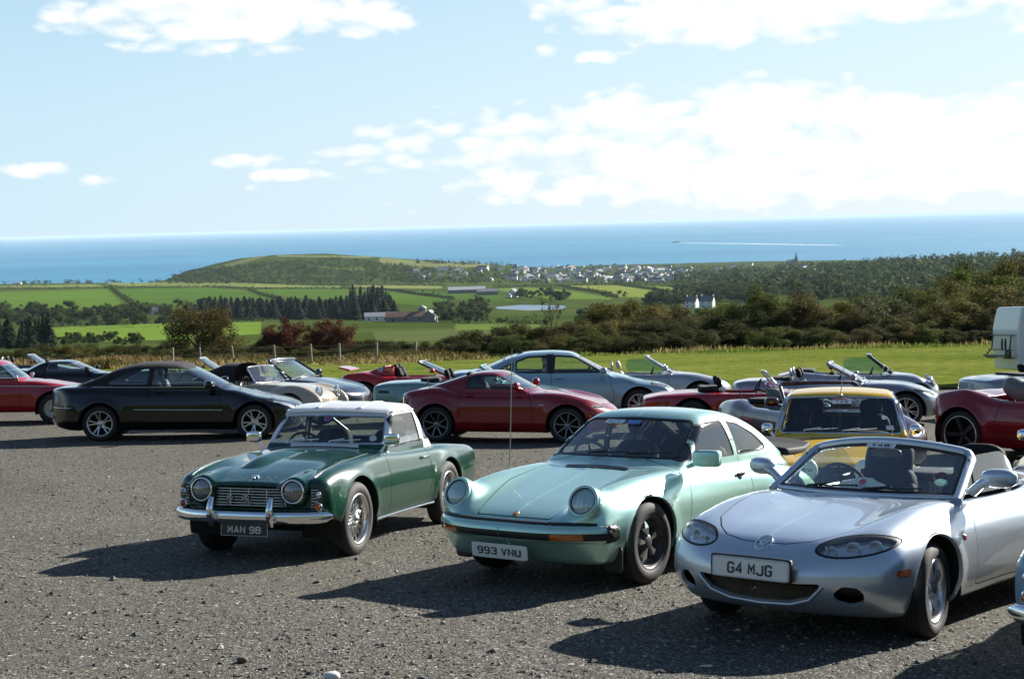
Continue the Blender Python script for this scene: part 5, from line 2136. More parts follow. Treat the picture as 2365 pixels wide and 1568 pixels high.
    c = gen('red_hardtop_roadster', 'metallic red two seat coupe with flowing wings and dark spoked wheels behind the mint coupe', P_RED, 1.94, -1.90, 2.31, .868, .312, .222, .20, 'thin8',
            .58, .80, .58, .905, .89, .94, .90, .03, sill=.19, fend=.085, rear=.06,
            green=tub_green(.56, .90, .0, 1.185, [(.15, 1.19), (-.1, 1.23), (-.35, 1.235), (-.6, 1.205), (-1.0, 1.08), (-1.4, .95), (-1.8, .87)], .70, .53, gw=[(0, 1), (-.8, .97), (-1.4, .84), (-1.8, .72)], kr=.11),
            windows=[('windscreen', 'front', [(-.2, .93), (.62, .925), (.52, 1.15), (-.2, 1.18)], .05, .016, TRIM, .0),
                     ('side_window', 'side', [(.40, .925), (.05, 1.12), (-.08, 1.155), (-.45, 1.165), (-.62, 1.11), (-.66, .94)], .05, .016, TRIM),
                     ('rear_window', 'rear', [(-.2, .98), (.34, .98), (.36, 1.14), (-.2, 1.16)], .05, .014, TRIM, -.75)],
            door=[(.52, .24), (.58, .55), (.45, .93), (-.70, .93), (-.76, .60), (-.62, .24)], nk=.36, npow=2.4, tk=.36,
            head=[(.50, .585), (.74, .61), (.78, .665), (.52, .635)], tailp=[(.46, .72), (.66, .72), (.66, .82), (.46, .82)])
    K = Car(c)
    put(K, 1006, 990, (-1.155, -.80, .31), -12, 24.6)
    K.mirrors((.30, .90, .985), (.065, .11, .07), P_RED, (.38, .77, .92), .15, 2.5)
    K.seats(-.38, .36, .38, INTERIOR, .74, .24)
    K.steering(.12, -.36, .85, .18, .4)
    K.cabin(-.95, .52, .62, .32, (.34, 0, .84))
    K.handle(-.55, .80, P_RED, .08)
    p, n = K.hit((-1.30, -.60, 1.4), (0, 0, -1))
    mb = MB()
    mb.tube([p, p + [-.06, 0, .20]], [.008, .005], 6)
    K.part('aerial', mb.mesh('aerial', [BLACK]))
    for sd in (1, -1):
        p, n = K.hit((.72, sd * 1.3, .66), (0, -sd, 0))
        mb = MB()
        mb.rbox(p + n * .004, (.055, .008, .014), None, 2.2)
        K.part('side_repeater', mb.mesh('side_repeater', [mat('lamp_clear', (.5, .5, .5), .1, .6)]))

    c = gen('silver_saloon', 'pale silver blue four door saloon standing behind the red coupe', P_PALE, 2.30, -2.52, 2.874, .925, .33, .225, .22, 'multi',
            .66, .86, 1.05, .98, .96, 1.02, 1.06, .034, sill=.20, fend=.03,
            green=tub_green(1.02, .97, .26, 1.36, [(.5, 1.36), (.2, 1.43), (-.3, 1.46), (-.8, 1.44), (-1.2, 1.35), (-1.7, 1.14), (-2.1, 1.02)], .80, .60, gw=[(.5, 1), (-1, .99), (-1.7, .9)], kr=.13),
            windows=[('windscreen', 'front', [(-.2, 1.0), (.70, .995), (.58, 1.33), (-.2, 1.36)], .05, .02, TRIM, .0),
                     ('side_window', 'side', [(.78, .995), (.28, 1.28), (.10, 1.345), (-.30, 1.365), (-.34, .995)], .04, .03, TRIM),
                     ('side_window', 'side', [(-.44, .995), (-.41, 1.365), (-.85, 1.34), (-1.10, 1.25), (-1.12, 1.01)], .04, .03, TRIM),
                     ('quarter_window', 'side', [(-1.16, 1.02), (-1.14, 1.23), (-1.58, 1.03)], .02, .02, TRIM),
                     ('rear_window', 'rear', [(-.2, 1.08), (.52, 1.08), (.46, 1.33), (-.2, 1.36)], .05, .016, TRIM, -1.3)],
            door=[(.86, .26), (.92, .55), (.80, 1.0), (-.36, 1.0), (-.40, .26)],
            panels=[('rear_door', 'side', [(-.415, .26), (-.375, 1.0), (-1.28, 1.0), (-1.30, .72), (-1.02, .42), (-.98, .26)], .04, False, .35, 1.5)],
            regions=[('door_pillar', 'side', [(-.295, .99), (-.295, 1.385), (-.455, 1.385), (-.455, .99)], .005, BLACK, 0, False)],
            head=[(.50, .66), (.72, .64), (.84, .70), (.84, .78), (.64, .79), (.50, .74)], nk=.26, crease=[(.76, .008, .03)])
    K = Car(c)
    put(K, 1476, 941, (1.437, -.85, .33), 2, 29.3)
    K.mirrors((.70, .99, 1.045), (.07, .12, .07), P_PALE, (.76, .86, 1.0), .15, 2.8)
    K.seats(-.20, .38, .44, LEATHER_C, .80, .25)
    K.seats(-1.05, .38, .44, LEATHER_C, .76, .26)
    K.steering(.40, -.38, .96, .19, .4)
    K.cabin(-1.5, 1.0, .72, .34, (.70, 0, .93))
    K.handle(-.20, .88, P_PALE, .10)
    K.handle(-1.10, .90, P_PALE, .10)
    p, n = K.hit((-1.0, 0, 1.6), (0, 0, -1))
    mb = MB()
    mb.rbox(p + [0, 0, .03], (.08, .018, .03), None, 2)
    K.part('roof_aerial', mb.mesh('roof_aerial', [P_BLACK]))

    c = gen('maroon_roadster', 'dark maroon open roadster with grey seats between the mint coupe and the mustard coupe', P_MAROON, 1.93, -2.0, 2.33, .86, .31, .215, .2, 'thin8',
            .60, .79, .55, .89, .885, .92, .90, .03, cock=(-.95, .36), fend=.07, rear=.05, sill=.19, nk=.34, npow=2.5, tk=.24,
            door=[(.50, .25), (.55, .55), (.45, 1.0), (-.68, 1.0), (-.74, .6), (-.55, .25)],
            head=[(.45, .56), (.62, .54), (.78, .63), (.74, .69), (.5, .64)])
    K = open_car(c, (.48, .69, .885, .0, .575, 1.19), P_MAROON, LEATHER_G, .74, P_MAROON, True, -.42, .028, .03, (.16, .10))
    put(K, 1816, 946, (.48, -.69, .885), -76, 19.4)
    p, n = K.hit((-1.45, -.52, 1.4), (0, 0, -1))
    mb = MB()
    mb.tube([p, p + [-.05, 0, .26]], [.009, .005], 6)
    K.part('aerial', mb.mesh('aerial', [BLACK]))

    c = gen('red_convertible', 'large red open sports car at the right with black chrome edged wheel, seen from behind', P_RED, 2.05, -2.04, 2.62, .95, .36, .275, .26, 'dark5',
            .62, .86, .90, .95, .95, 1.02, .98, .03, cock=(-.95, .62), fend=.05, rear=.08, sill=.2, nk=.3, npow=2.6, tk=.42, tailp=[(.50, .80), (.90, .82), (.90, .90), (.50, .89)],
            door=[(.75, .26), (.78, .55), (.68, 1.05), (-.62, 1.05), (-.70, .6), (-.55, .26)], flare=(.02, .03))
    K = open_car(c, (1.0, .74, .95, .40, .62, 1.27), P_BLACK, LEATHER_G, .80, P_RED, False, -.22, .028, .032, (.16, .10), None, sw=.27)
    for sd in (1, -1):
        mb = MB()
        mb.rbox((-.62, sd * .40, 1.03), (.26, .17, .16), np.array([[.9, 0, .43], [0, 1, 0], [-.43, 0, .9]]), 2.6, 10, 14)
        K.part('headrest_fairing', mb.mesh('headrest_fairing', [LEATHER_G]))
    put(K, 2222, 990, (-1.31, -.84, .36), -52, 21.2)

    # -- third row, seen between the others
    c = gen('red_saloon', 'red classic two door saloon with chrome framed windscreen at the left edge', P_CRED, 1.80, -2.1, 2.32, .76, .32, .19, .15, 'disc', .74, .84, .62, .94, .92, .92, .90, .035,
            green=tub_green(.55, .93, .12, 1.27, [(.3, 1.27), (0, 1.325), (-.4, 1.345), (-.8, 1.32), (-1.1, 1.2)], .655, .53, -1.35, .92, -.95, 1.27, kr=.07, crown=.08),
            windows=[('windscreen', 'front', [(-.2, .97), (.60, .965), (.52, 1.24), (-.2, 1.27)], .05, .018, CHROME, .0),
                     ('side_window', 'side', [(.40, .965), (.14, 1.22), (.0, 1.26), (-.42, 1.27), (-.46, .965)], .03, .012, CHROME),
                     ('quarter_window', 'side', [(-.53, .965), (-.49, 1.27), (-.85, 1.25), (-1.12, .98)], .03, .012, CHROME),
                     ('rear_window', 'rear', [(-.2, .98), (.5, .98), (.45, 1.2), (-.2, 1.22)], .05, .014, CHROME, -.9)],
            door=[(.50, .28), (.46, .95), (-.50, .95), (-.52, .28)], nk=.10, npow=4, kn=.05, kt=.06, sill=.26, fend=.04)
    K = Car(c)
    put(K, 56, 880, (.56, -.62, .955), 7, 29.5)
    K.round_lamp((1.79, .58, .68), (1, .05, .05), .086, CHROME, .016)
    K.strip([(x, float(K.W(np.array([x]), np.array([.80]))[0]) + .004, .80 - .012 * x) for x in np.linspace(1.5, -1.8, 14)], .009, CHROME, 'side_strip')
    K.mirrors((.44, .80, .99), (.04, .06, .05), CHROME, (.46, .70, .91), .1, 2.5)
    K.seats(-.30, .32, .42, LEATHER_G, .70, .23)
    K.steering(.16, -.32, .88, .19, .5)
    K.cabin(-1.1, .5, .58, .34, (.40, 0, .87))
    K.handle(-.36, .76)

    c = gen('black_small_coupe', 'small black targa roofed coupe with dark blue windscreen behind the red saloon', P_BLACK, 1.55, -1.75, 2.36, .80, .30, .19, .18, 'five', .66, .82, .78, .90, .90, .98, .96, .04,
            green=tub_green(.76, .89, .16, 1.15, [(.3, 1.15), (0, 1.19), (-.4, 1.185), (-.7, 1.15), (-1.0, 1.06)], .68, .56, -1.15, .9, -.70, 1.15, kr=.07),
            windows=[('windscreen', 'front', [(-.2, .92), (.62, .915), (.54, 1.12), (-.2, 1.15)], .05, .022, P_STEEL, .0),
                     ('side_window', 'side', [(.56, .925), (.18, 1.10), (-.42, 1.12), (-.50, .93)], .04, .014, P_STEEL)],
            door=[(.62, .26), (.60, .94), (-.55, .94), (-.55, .26)])
    K = Car(c)
    put(K, 224, 866, (.72, -.60, .90), 8, 35.5)
    K.mirrors((.52, .86, .97), (.06, .09, .06), P_BLACK, (.56, .74, .92), .15, 2.8)
    K.seats(-.25, .34, .40, INTERIOR, .70, .22)

    def small_open(name, label, pm, frame, seatm=INTERIOR, **k):
        kw = dict(cock=(-.92, .36), fend=.05, rear=.03, sill=.2, nk=.3, npow=2.6, tk=.22, door=[(.50, .25), (.52, .55), (.45, 1.0), (-.66, 1.0), (-.70, .6), (-.5, .25)])
        kw.update(k.pop('gen', {}))
        ws = k.pop('ws', (.48, .665, .885, .04, .565, 1.18))
        dims = k.pop('dims', (1.90, -2.0, 2.3, .83, .30, .195, .19, 'five', .60, .79, .55, .885, .88, .91, .88, .04))
        return open_car(gen(name, label, pm, *dims, **kw), ws, frame, seatm, **k)
    K = small_open('open_roadster', 'silver framed open roadster with black roll bar behind the red saloon', P_CHAR, P_STEEL, mirror_m=P_CHAR, hoops=.24, hood=False)
    put(K, 92, 843, (.48, -.665, .885), 6, 47)
    K = small_open('open_roadster', 'open roadster behind the black convertible, only its white framed windscreen showing', P_CHAR, P_GREY, mirror_m=None)
    put(K, 513, 853, (.48, .665, .885), 4, 38)

    # beige car with separate front wings
    c = gen('beige_roadster', 'beige vintage style roadster with bulging wings and black hood', P_BEIGE, 1.75, -1.75, 2.4, .76, .34, .20, .16, 'wire', .70, .84, .40, .90, .885, .86, .74, .035, sill=.26,
            cock=(-.85, .22), fend=.0, rear=.02, nk=.30, npow=2.2, tk=.2, kt=.08,
            w=[(1.8, .42), (1.4, .48), (.8, .56), (.2, .62), (-.6, .66), (-1.2, .70), (-1.75, .55)],
            extra=[('u', ell_sdf((1.20, .56, .46), (.66, .20, .40)), .10), ('u', ell_sdf((-1.2, .58, .46), (.60, .18, .36)), .08)], Ra=.37, track=.62)
    c['cock']['yc'] = [(0, .52)]
    K = open_car(c, (.38, .56, .90, .16, .52, 1.20), CHROME, LEATHER_C, 0, None, False, -.42, .014, .014, (.03, .02), sw=.2)
    put(K, 590, 885, (.38, -.56, .90), -20, 28)
    K.round_lamp((1.70, .40, .72), (1, .03, .03), .10, CHROME, .014)
    mb = MB()                                       # black hood, open at the front
    P = []
    for x, zt_, yy in ((-.12, 1.28, .50), (-.45, 1.27, .52), (-.85, 1.12, .53), (-1.15, .92, .52)):
        for t in np.linspace(0, math.pi, 13):
            P.append((x, yy * math.copysign(abs(math.cos(t)) ** .6, math.cos(t)), .88 + (zt_ - .88) * math.sin(t) ** .6))
    mb.grid(np.array(P), 4, 13)
    K.part('fabric_hood', mb.mesh('fabric_hood', [FABRIC_T]))

    K = small_open('navy_roadster', 'dark blue open roadster with tall raked windscreen, right of the beige one', P_NAVY, P_NAVY, mirror_m=P_NAVY, rs=.03, rt=.04, hood=False,
                   dims=(1.98, -2.0, 2.48, .87, .32, .215, .21, 'multi', .60, .80, .62, .90, .89, .93, .92, .04), ws=(.56, .70, .895, -.02, .60, 1.25),
                   gen=dict(head=[(.42, .58), (.62, .56), (.78, .64), (.74, .70), (.5, .66)]))
    put(K, 668, 877, (.56, -.70, .895), -20, 30.5)

    # the low red mid-engined car
    c = gen('red_mid_engined_car', 'low bright red mid-engined open sports car with tail spoiler on the grass', P_CRED2, 1.85, -1.80, 2.30, .86, .30, .20, .2, 'five', .52, .70, .80, .80, .80, .86, .84, .035,
            cock=(-.42, .55), fend=.09, rear=.06, sill=.17, nk=.36, npow=2.4, tk=.2, door=[(.62, .24), (.66, .6), (.5, .84), (-.45, .84), (-.5, .24)],
            extra=[('u', lambda x, y, z: smax(smax((z - (1.06 - .36 * np.clip((-.55 - x) / 1.0, 0, 1))) * .94, y - (.56 - .0 * x), .06), smax(x + .44, -1.55 - x, .05), .06), .06),
                   ('u', lambda x, y, z: smax(smax(np.abs(z - (.90 + .22 * (-1.45 - x))) - .022, y - .66, .03), smax(x + 1.50, -1.84 + .10 * y * y - x, .02), .02), .03),
                   ('s', ell_sdf((-.62, .86, .55), (.22, .09, .12)), .02)])
    K = Car(c)
    put(K, 1034, 877, (.80, .0, .82), -4, 35)
    pt = K.screen(.78, .60, .80, .12, .50, 1.10, P_CHAR, .22, .14, .026, .015, None, True, True, .034)
    K.seats(-.18, .30, .34, INTERIOR, .62, .20)
    for sd in (1, -1):
        mb = MB()
        mb.tube([(-.44, sd * .20, .62), (-.46, sd * .20, 1.0), (-.47, sd * .07, 1.0), (-.45, sd * .07, .62)], .028, 8)
        K.part('headrest_pad', mb.mesh('headrest_pad', [LEATHER_G]))
    K.mirrors((.52, .80, .90), (.06, .09, .055), P_CRED2, (.58, .66, .82), .15, 2.4)
    for sd in (1, -1):
        p, n = K.hit((-.78, sd * 1.2, .93), (0, -sd, 0))
        mb = MB()
        mb.lathe([(.001, .004), (.055, .004), (.06, .0)], 20, p, n)
        o = K.part('roundel', mb.mesh('roundel', [STICK_W]))
        mb = MB()
        mb.lathe([(.001, .007), (.042, .0065)], 16, p, n)
        link('roundel_centre', mb.mesh('roundel_centre', [STICK_B]), o)

    K = small_open('teal_roadster', 'teal silver open roadster with crumpled black hood, tail beside the red coupe', P_TEAL, P_TEAL, mirror_m=P_TEAL,
                   regions_=None) if False else small_open('teal_roadster', 'teal silver open roadster with crumpled black hood, tail beside the red coupe', P_TEAL, P_TEAL, mirror_m=P_TEAL,
                   dims=(1.95, -2.12, 2.4, .84, .30, .195, .19, 'five', .64, .80, .6, .90, .89, .90, .88, .04), gen=dict(tk=.06, kt=.06,
                   regions=[('marker_lamp', 'side', [(-1.98, .66), (-1.75, .66), (-1.75, .71), (-1.98, .71)], .01, BLACK, -.004, False, .4)]))
    put(K, 864, 892, (-2.05, -.76, .84), -4, 28.3)

    K = small_open('silver_grey_roadster', 'silver grey open roadster beyond the saloon bonnet, tan seat backs', P_GREY, P_GREY, LEATHER_C, mirror_m=P_GREY, hoops=.20, glass_up=True, rs=.03, rt=.034,
                   dims=(1.98, -2.02, 2.42, .87, .32, .21, .2, 'multi', .62, .82, .6, .90, .89, .92, .9, .04), ws=(.54, .70, .895, .0, .60, 1.22))
    put(K, 1547, 869, (.54, -.70, .895), -4, 32.5)

    c = gen('red_classic_roadster', 'red classic open roadster with chrome windscreen frame and oval black headrests', P_CRED, 1.85, -2.05, 2.30, .76, .32, .19, .16, 'disc', .64, .74, .52, .82, .80, .78, .75, .035,
            cock=(-.75, .34), fend=.04, rear=.03, sill=.25, nk=.10, npow=4, kn=.05, kt=.06, tk=.05, door=[(.45, .27), (.44, .95), (-.48, .95), (-.5, .27)],
            tailp=[(.56, .52), (.70, .52), (.70, .66), (.56, .66)])
    K = open_car(c, (.46, .60, .81, .20, .55, 1.12), CHROME, INTERIOR, .76, CHROME, True, -.40, .014, .016, (.05, .03), sw=.21)
    put(K, 1806, 900, (.46, -.60, .81), -4, 25.6)
    K.round_lamp((1.83, .58, .66), (1, .05, .05), .086, CHROME, .016)
    mb = MB()
    mb.tube([(-2.10 + .05 * abs(y), y, .42) for y in np.linspace(-.72, .72, 13)], .045, 8, True, (.5, 1, (0, 0, 1)))
    mb.tube([(-2.02, -.74, .42), (-1.7, -.79, .42)], .035, 8, True, (.5, 1, (0, 0, 1)))
    K.part('bumper', mb.mesh('bumper', [CHROME]))

    K = small_open('steel_grey_roadster', 'steel grey long bonnet open roadster right of the mustard coupe roof', P_STEEL, P_STEEL, mirror_m=P_STEEL, hoops=.22, glass_up=False, rs=.03, rt=.036,
                   dims=(1.92, -2.12, 2.495, .89, .325, .235, .23, 'multi', .62, .81, .45, .88, .865, .91, .90, .034), ws=(.38, .70, .875, -.24, .60, 1.20),
                   gen=dict(cock=(-1.05, .22), head=[(.44, .60), (.66, .58), (.84, .68), (.80, .74), (.5, .68)], fend=.06), seatx=-.55)
    put(K, 2092, 947, (1.2475, -.78, .325), -15, 27.2)
    K = small_open('small_silver_convertible', 'small silver convertible with upright black windscreen pillars and round headlight near the grass', P_GREY, P_BLACK, mirror_m=P_BLACK, glass_up=True, rs=.035, rt=.04,
                   dims=(1.75, -1.85, 2.47, .84, .30, .205, .19, 'five', .62, .80, .78, .88, .87, .90, .88, .04), ws=(.66, .68, .885, .20, .58, 1.24),
                   gen=dict(cock=(-1.1, .5)), bow=(.08, .06))
    put(K, 2056, 870, (.66, -.68, .885), -12, 31.5)
    K.round_lamp((1.58, .56, .69), (1, .25, .55), .11, CHROME, .012)
    K = small_open('blue_grey_roadster', 'blue grey open car parked in front of the motorhome at the right edge', P_STEEL, P_STEEL, mirror_m=P_STEEL)
    put(K, 2276, 876, (-1.95, -.6, .86), 10, 28.5)
    return out


CARPOS = make_all_cars()
# ------------------------------------------------------------------ land and sea
SEA_Z = -150.0
_D = np.array([95, 130, 180, 300, 500, 700, 850, 1000, 1200, 1500, 1800, 2200, 2600, 3000, 3600, 4200, 5200], float)
_LEFT = [312, 300, 287, 270, 250, 236, 222, 200, 176, 150, 130, 113, 108, 107, 107, 107, 107]
_MID = [312, 300, 288, 272, 252, 238, 226, 213, 196, 178, 163, 149, 137, 126, 112, 101, 97]
_R1 = [312, 300, 288, 272, 252, 238, 226, 213, 194, 168, 142, 124, 118, 117, 112, 105, 100]
_R2 = [312, 300, 288, 272, 252, 236, 218, 200, 176, 148, 126, 108, 106, 108, 110, 108, 105]
_COLS = np.array([-2500, 0, 420, 1000, 1600, 1950, 2250, 5000], float)
_TAB = np.array([_LEFT, _LEFT, [0.7 * a + .3 * b for a, b in zip(_LEFT, _MID)], [.3 * a + .7 * b for a, b in zip(_LEFT, _MID)], _MID, _R1, _R2, _R2])
_HX = np.array([300, 380, 430, 500, 560, 640, 760, 850, 950, 1080, 1200, 1300], float)
_HP = np.array([120, 107, 92, 74, 63, 58, 58, 66, 75, 88, 100, 118], float)
_CX = np.array([-2500, 0, 330, 450, 1000, 1300, 1700, 5000], float)
_CD = np.array([2500, 2500, 2700, 3150, 3400, 4300, 4500, 4700], float)


def zt(x, y):
    """height of the land: near slope, valley with its fields, the hill and the coast"""
    x = np.asarray(x, float)
    y = np.asarray(y, float)
    yy = np.maximum(y, 60)
    X = 1182.5 + FPX * x / yy
    ld = np.log(np.clip(yy, 95, 5200))
    ci = np.interp(X, _COLS, np.arange(len(_COLS)))
    c0 = np.clip(np.floor(ci).astype(int), 0, len(_COLS) - 2)
    fr = ci - c0
    rows = np.array([np.interp(ld, np.log(_D), r) for r in _TAB])
    idx = np.indices(np.shape(ci)) if np.ndim(ci) else ()
    if np.ndim(ci):
        p = np.take_along_axis(rows, c0[None], 0)[0] * (1 - fr) + np.take_along_axis(rows, (c0 + 1)[None], 0)[0] * fr
    else:
        p = rows[c0] * (1 - fr) + rows[c0 + 1] * fr
    hp = np.interp(X, _HX, _HP)
    hin = sstep(300, 400, X) * (1 - sstep(1180, 1300, X))
    k = sstep(2250, 3000, yy) * hin
    p = p + np.minimum(hp - p, 0) * k
    # gentle rolls
    roll = (np.sin(x * .011 + y * .004) + np.sin(y * .009 - x * .005)) * .9 * sstep(300, 900, yy)
    z = -p * yy / FPX + roll
    fall = np.interp(X, _CX, _CD)
    z = np.where(yy > fall, np.maximum(SEA_Z - 6, z - (yy - fall) * .55), z)
    near = zg(x, y)
    w = sstep(96, 150, y)
    return near * (1 - w) + z * w


def on_land(X, Y, lo=95.0, hi=5000.0):
    """point of the land lying in a given direction of view"""
    d = FW * FPX + R1 * (X - 1182.5) + U1 * (784.0 - Y)
    d = d / d[1]
    t = np.exp(np.linspace(math.log(lo), math.log(hi), 1500))
    z = zt(d[0] * t, t)
    below = d[2] * t < z
    k = int(np.argmax(below)) if below.any() else len(t) - 1
    return np.array([d[0] * t[k], t[k], float(zt(np.array([d[0] * t[k]]), np.array([t[k]]))[0])])


def grid_mesh(xs, ys, fn):
    Xg, Yg = np.meshgrid(xs, ys, indexing='ij')
    V = np.stack([Xg, Yg, fn(Xg, Yg)], -1).reshape(-1, 3)
    n, m = len(xs), len(ys)
    i, j = np.meshgrid(np.arange(n - 1), np.arange(m - 1), indexing='ij')
    a = i * m + j
    F = np.stack([a, a + m, a + m + 1, a + 1], -1).reshape(-1, 4)
    return V, F


def ground_material(name, stops, scales, bump, rough=.95, patch=None):
    m = bpy.data.materials.new(name)
    m.use_nodes = True
    h = NT(m.node_tree)
    p = m.node_tree.nodes['Principled BSDF']
    p.inputs['Roughness'].default_value = rough
    p.inputs['Specular IOR Level'].default_value = .0
    geo = h.n('ShaderNodeNewGeometry')
    n = h.noise(geo.outputs['Position'], scales[0], 6, .6)
    n2 = h.noise(geo.outputs['Position'], scales[1], 3, .5)
    f = h.math('ADD', h.math('MULTIPLY', n, .6), h.math('MULTIPLY', n2, .4))
    c = h.ramp(f, stops)
    h.l(c, p.inputs['Base Color'])
    b = h.n('ShaderNodeBump', i_Strength=bump[0], i_Distance=bump[1])
    h.l(n, b.inputs['Height'])
    h.l(b.outputs[0], p.inputs['Normal'])
    return m


def gravel_material():
    m = bpy.data.materials.new('crushed_gravel')
    m.use_nodes = True
    h = NT(m.node_tree)
    p = m.node_tree.nodes['Principled BSDF']
    p.inputs['Roughness'].default_value = .9
    p.inputs['Specular IOR Level'].default_value = .06
    geo = h.n('ShaderNodeNewGeometry')
    pos = geo.outputs['Position']
    warp = h.noise(pos, 9.0, 2, .5, 1)
    wp = h.n('ShaderNodeVectorMath', operation='MULTIPLY_ADD')
    h.l(warp, wp.inputs[0])
    wp.inputs[1].default_value = (0.0451, 0.0442, 0.0402)
    h.l(pos, wp.inputs[2])
    v1 = h.n('ShaderNodeTexVoronoi', i_Scale=34.0)
    v2 = h.n('ShaderNodeTexVoronoi', i_Scale=85.0)
    h.l(wp.outputs[0], v1.inputs['Vector'])
    h.l(wp.outputs[0], v2.inputs['Vector'])
    mp = h.n('ShaderNodeMapping')
    mp.inputs['Scale'].default_value = (.22, .75, 1)
    mp.inputs['Rotation'].default_value = (0, 0, .35)
    h.l(pos, mp.inputs[0])
    big = h.noise(mp.outputs[0], .8, 5, .62)
    mid = h.noise(pos, 3.2, 5, .65)
    fine = h.noise(pos, 120.0, 2, .6)
    s1 = h.n('ShaderNodeSeparateColor')
    h.l(v1.outputs['Color'], s1.inputs[0])
    s2 = h.n('ShaderNodeSeparateColor')
    h.l(v2.outputs['Color'], s2.inputs[0])
    # stones of many greys bedded in dust, the dust showing more in worn patches
    stone1 = h.ramp(s1.outputs[0], [(0, (0.0271, 0.0274, 0.0274)), (.45, (0.0767, 0.0752, 0.0667)), (.72, (0.1399, 0.1344, 0.1166)), (.88, (0.2618, 0.2477, 0.2090)), (1, (0.4695, 0.4422, 0.3779))])
    stone2 = h.ramp(s2.outputs[1], [(0, (0.0253, 0.0256, 0.0257)), (.5, (0.0794, 0.0770, 0.0676)), (.8, (0.1580, 0.1513, 0.1286)), (1, (0.3611, 0.3405, 0.2894))])
    worn = h.noise(pos, .16, 4, .6)
    dust = h.mix(fine, (0.0722, 0.0681, 0.0554), (0.1264, 0.1194, 0.0973))
    isst = h.math('LESS_THAN', v1.outputs['Distance'], h.math('MULTIPLY_ADD', s1.outputs[2], .34, .16))
    pick = h.math('MULTIPLY', isst, h.math('GREATER_THAN', s1.outputs[1], h.math('MULTIPLY_ADD', mid, 1.1, .02)))
    c = h.mix(h.math('GREATER_THAN', s2.outputs[0], h.math('MULTIPLY_ADD', big, 2.2, -.62)), dust, stone2)
    c = h.mix(pick, c, stone1)
    # worn, dusty lanes where cars have driven
    lane = h.math('MULTIPLY', h.math('SUBTRACT', worn, .50, clamp=True), 4.2, clamp=True)
    c = h.mix(h.math('MULTIPLY', lane, .62), c, dust)
    damp = h.math('MULTIPLY', h.math('SUBTRACT', .44, worn, clamp=True), 3.2, clamp=True)
    c = h.mix(damp, c, h.mix(1.0, c, (.62, .62, .64), 'MULTIPLY'))
    h.l(c, p.inputs['Base Color'])
    hg = h.math('ADD', h.math('MULTIPLY', h.math('SUBTRACT', 1.0, v2.outputs['Distance']), .25),
                h.math('MULTIPLY', pick, h.math('MULTIPLY_ADD', s1.outputs[2], 1.2, .3)))
    hg = h.math('ADD', hg, h.math('MULTIPLY', fine, .3))
    hg = h.math('ADD', hg, h.math('MULTIPLY', mid, 1.0))
    b = h.n('ShaderNodeBump', i_Strength=1.0, i_Distance=.024)
    h.l(hg, b.inputs['Height'])
    h.l(b.outputs[0], p.inputs['Normal'])
    return m


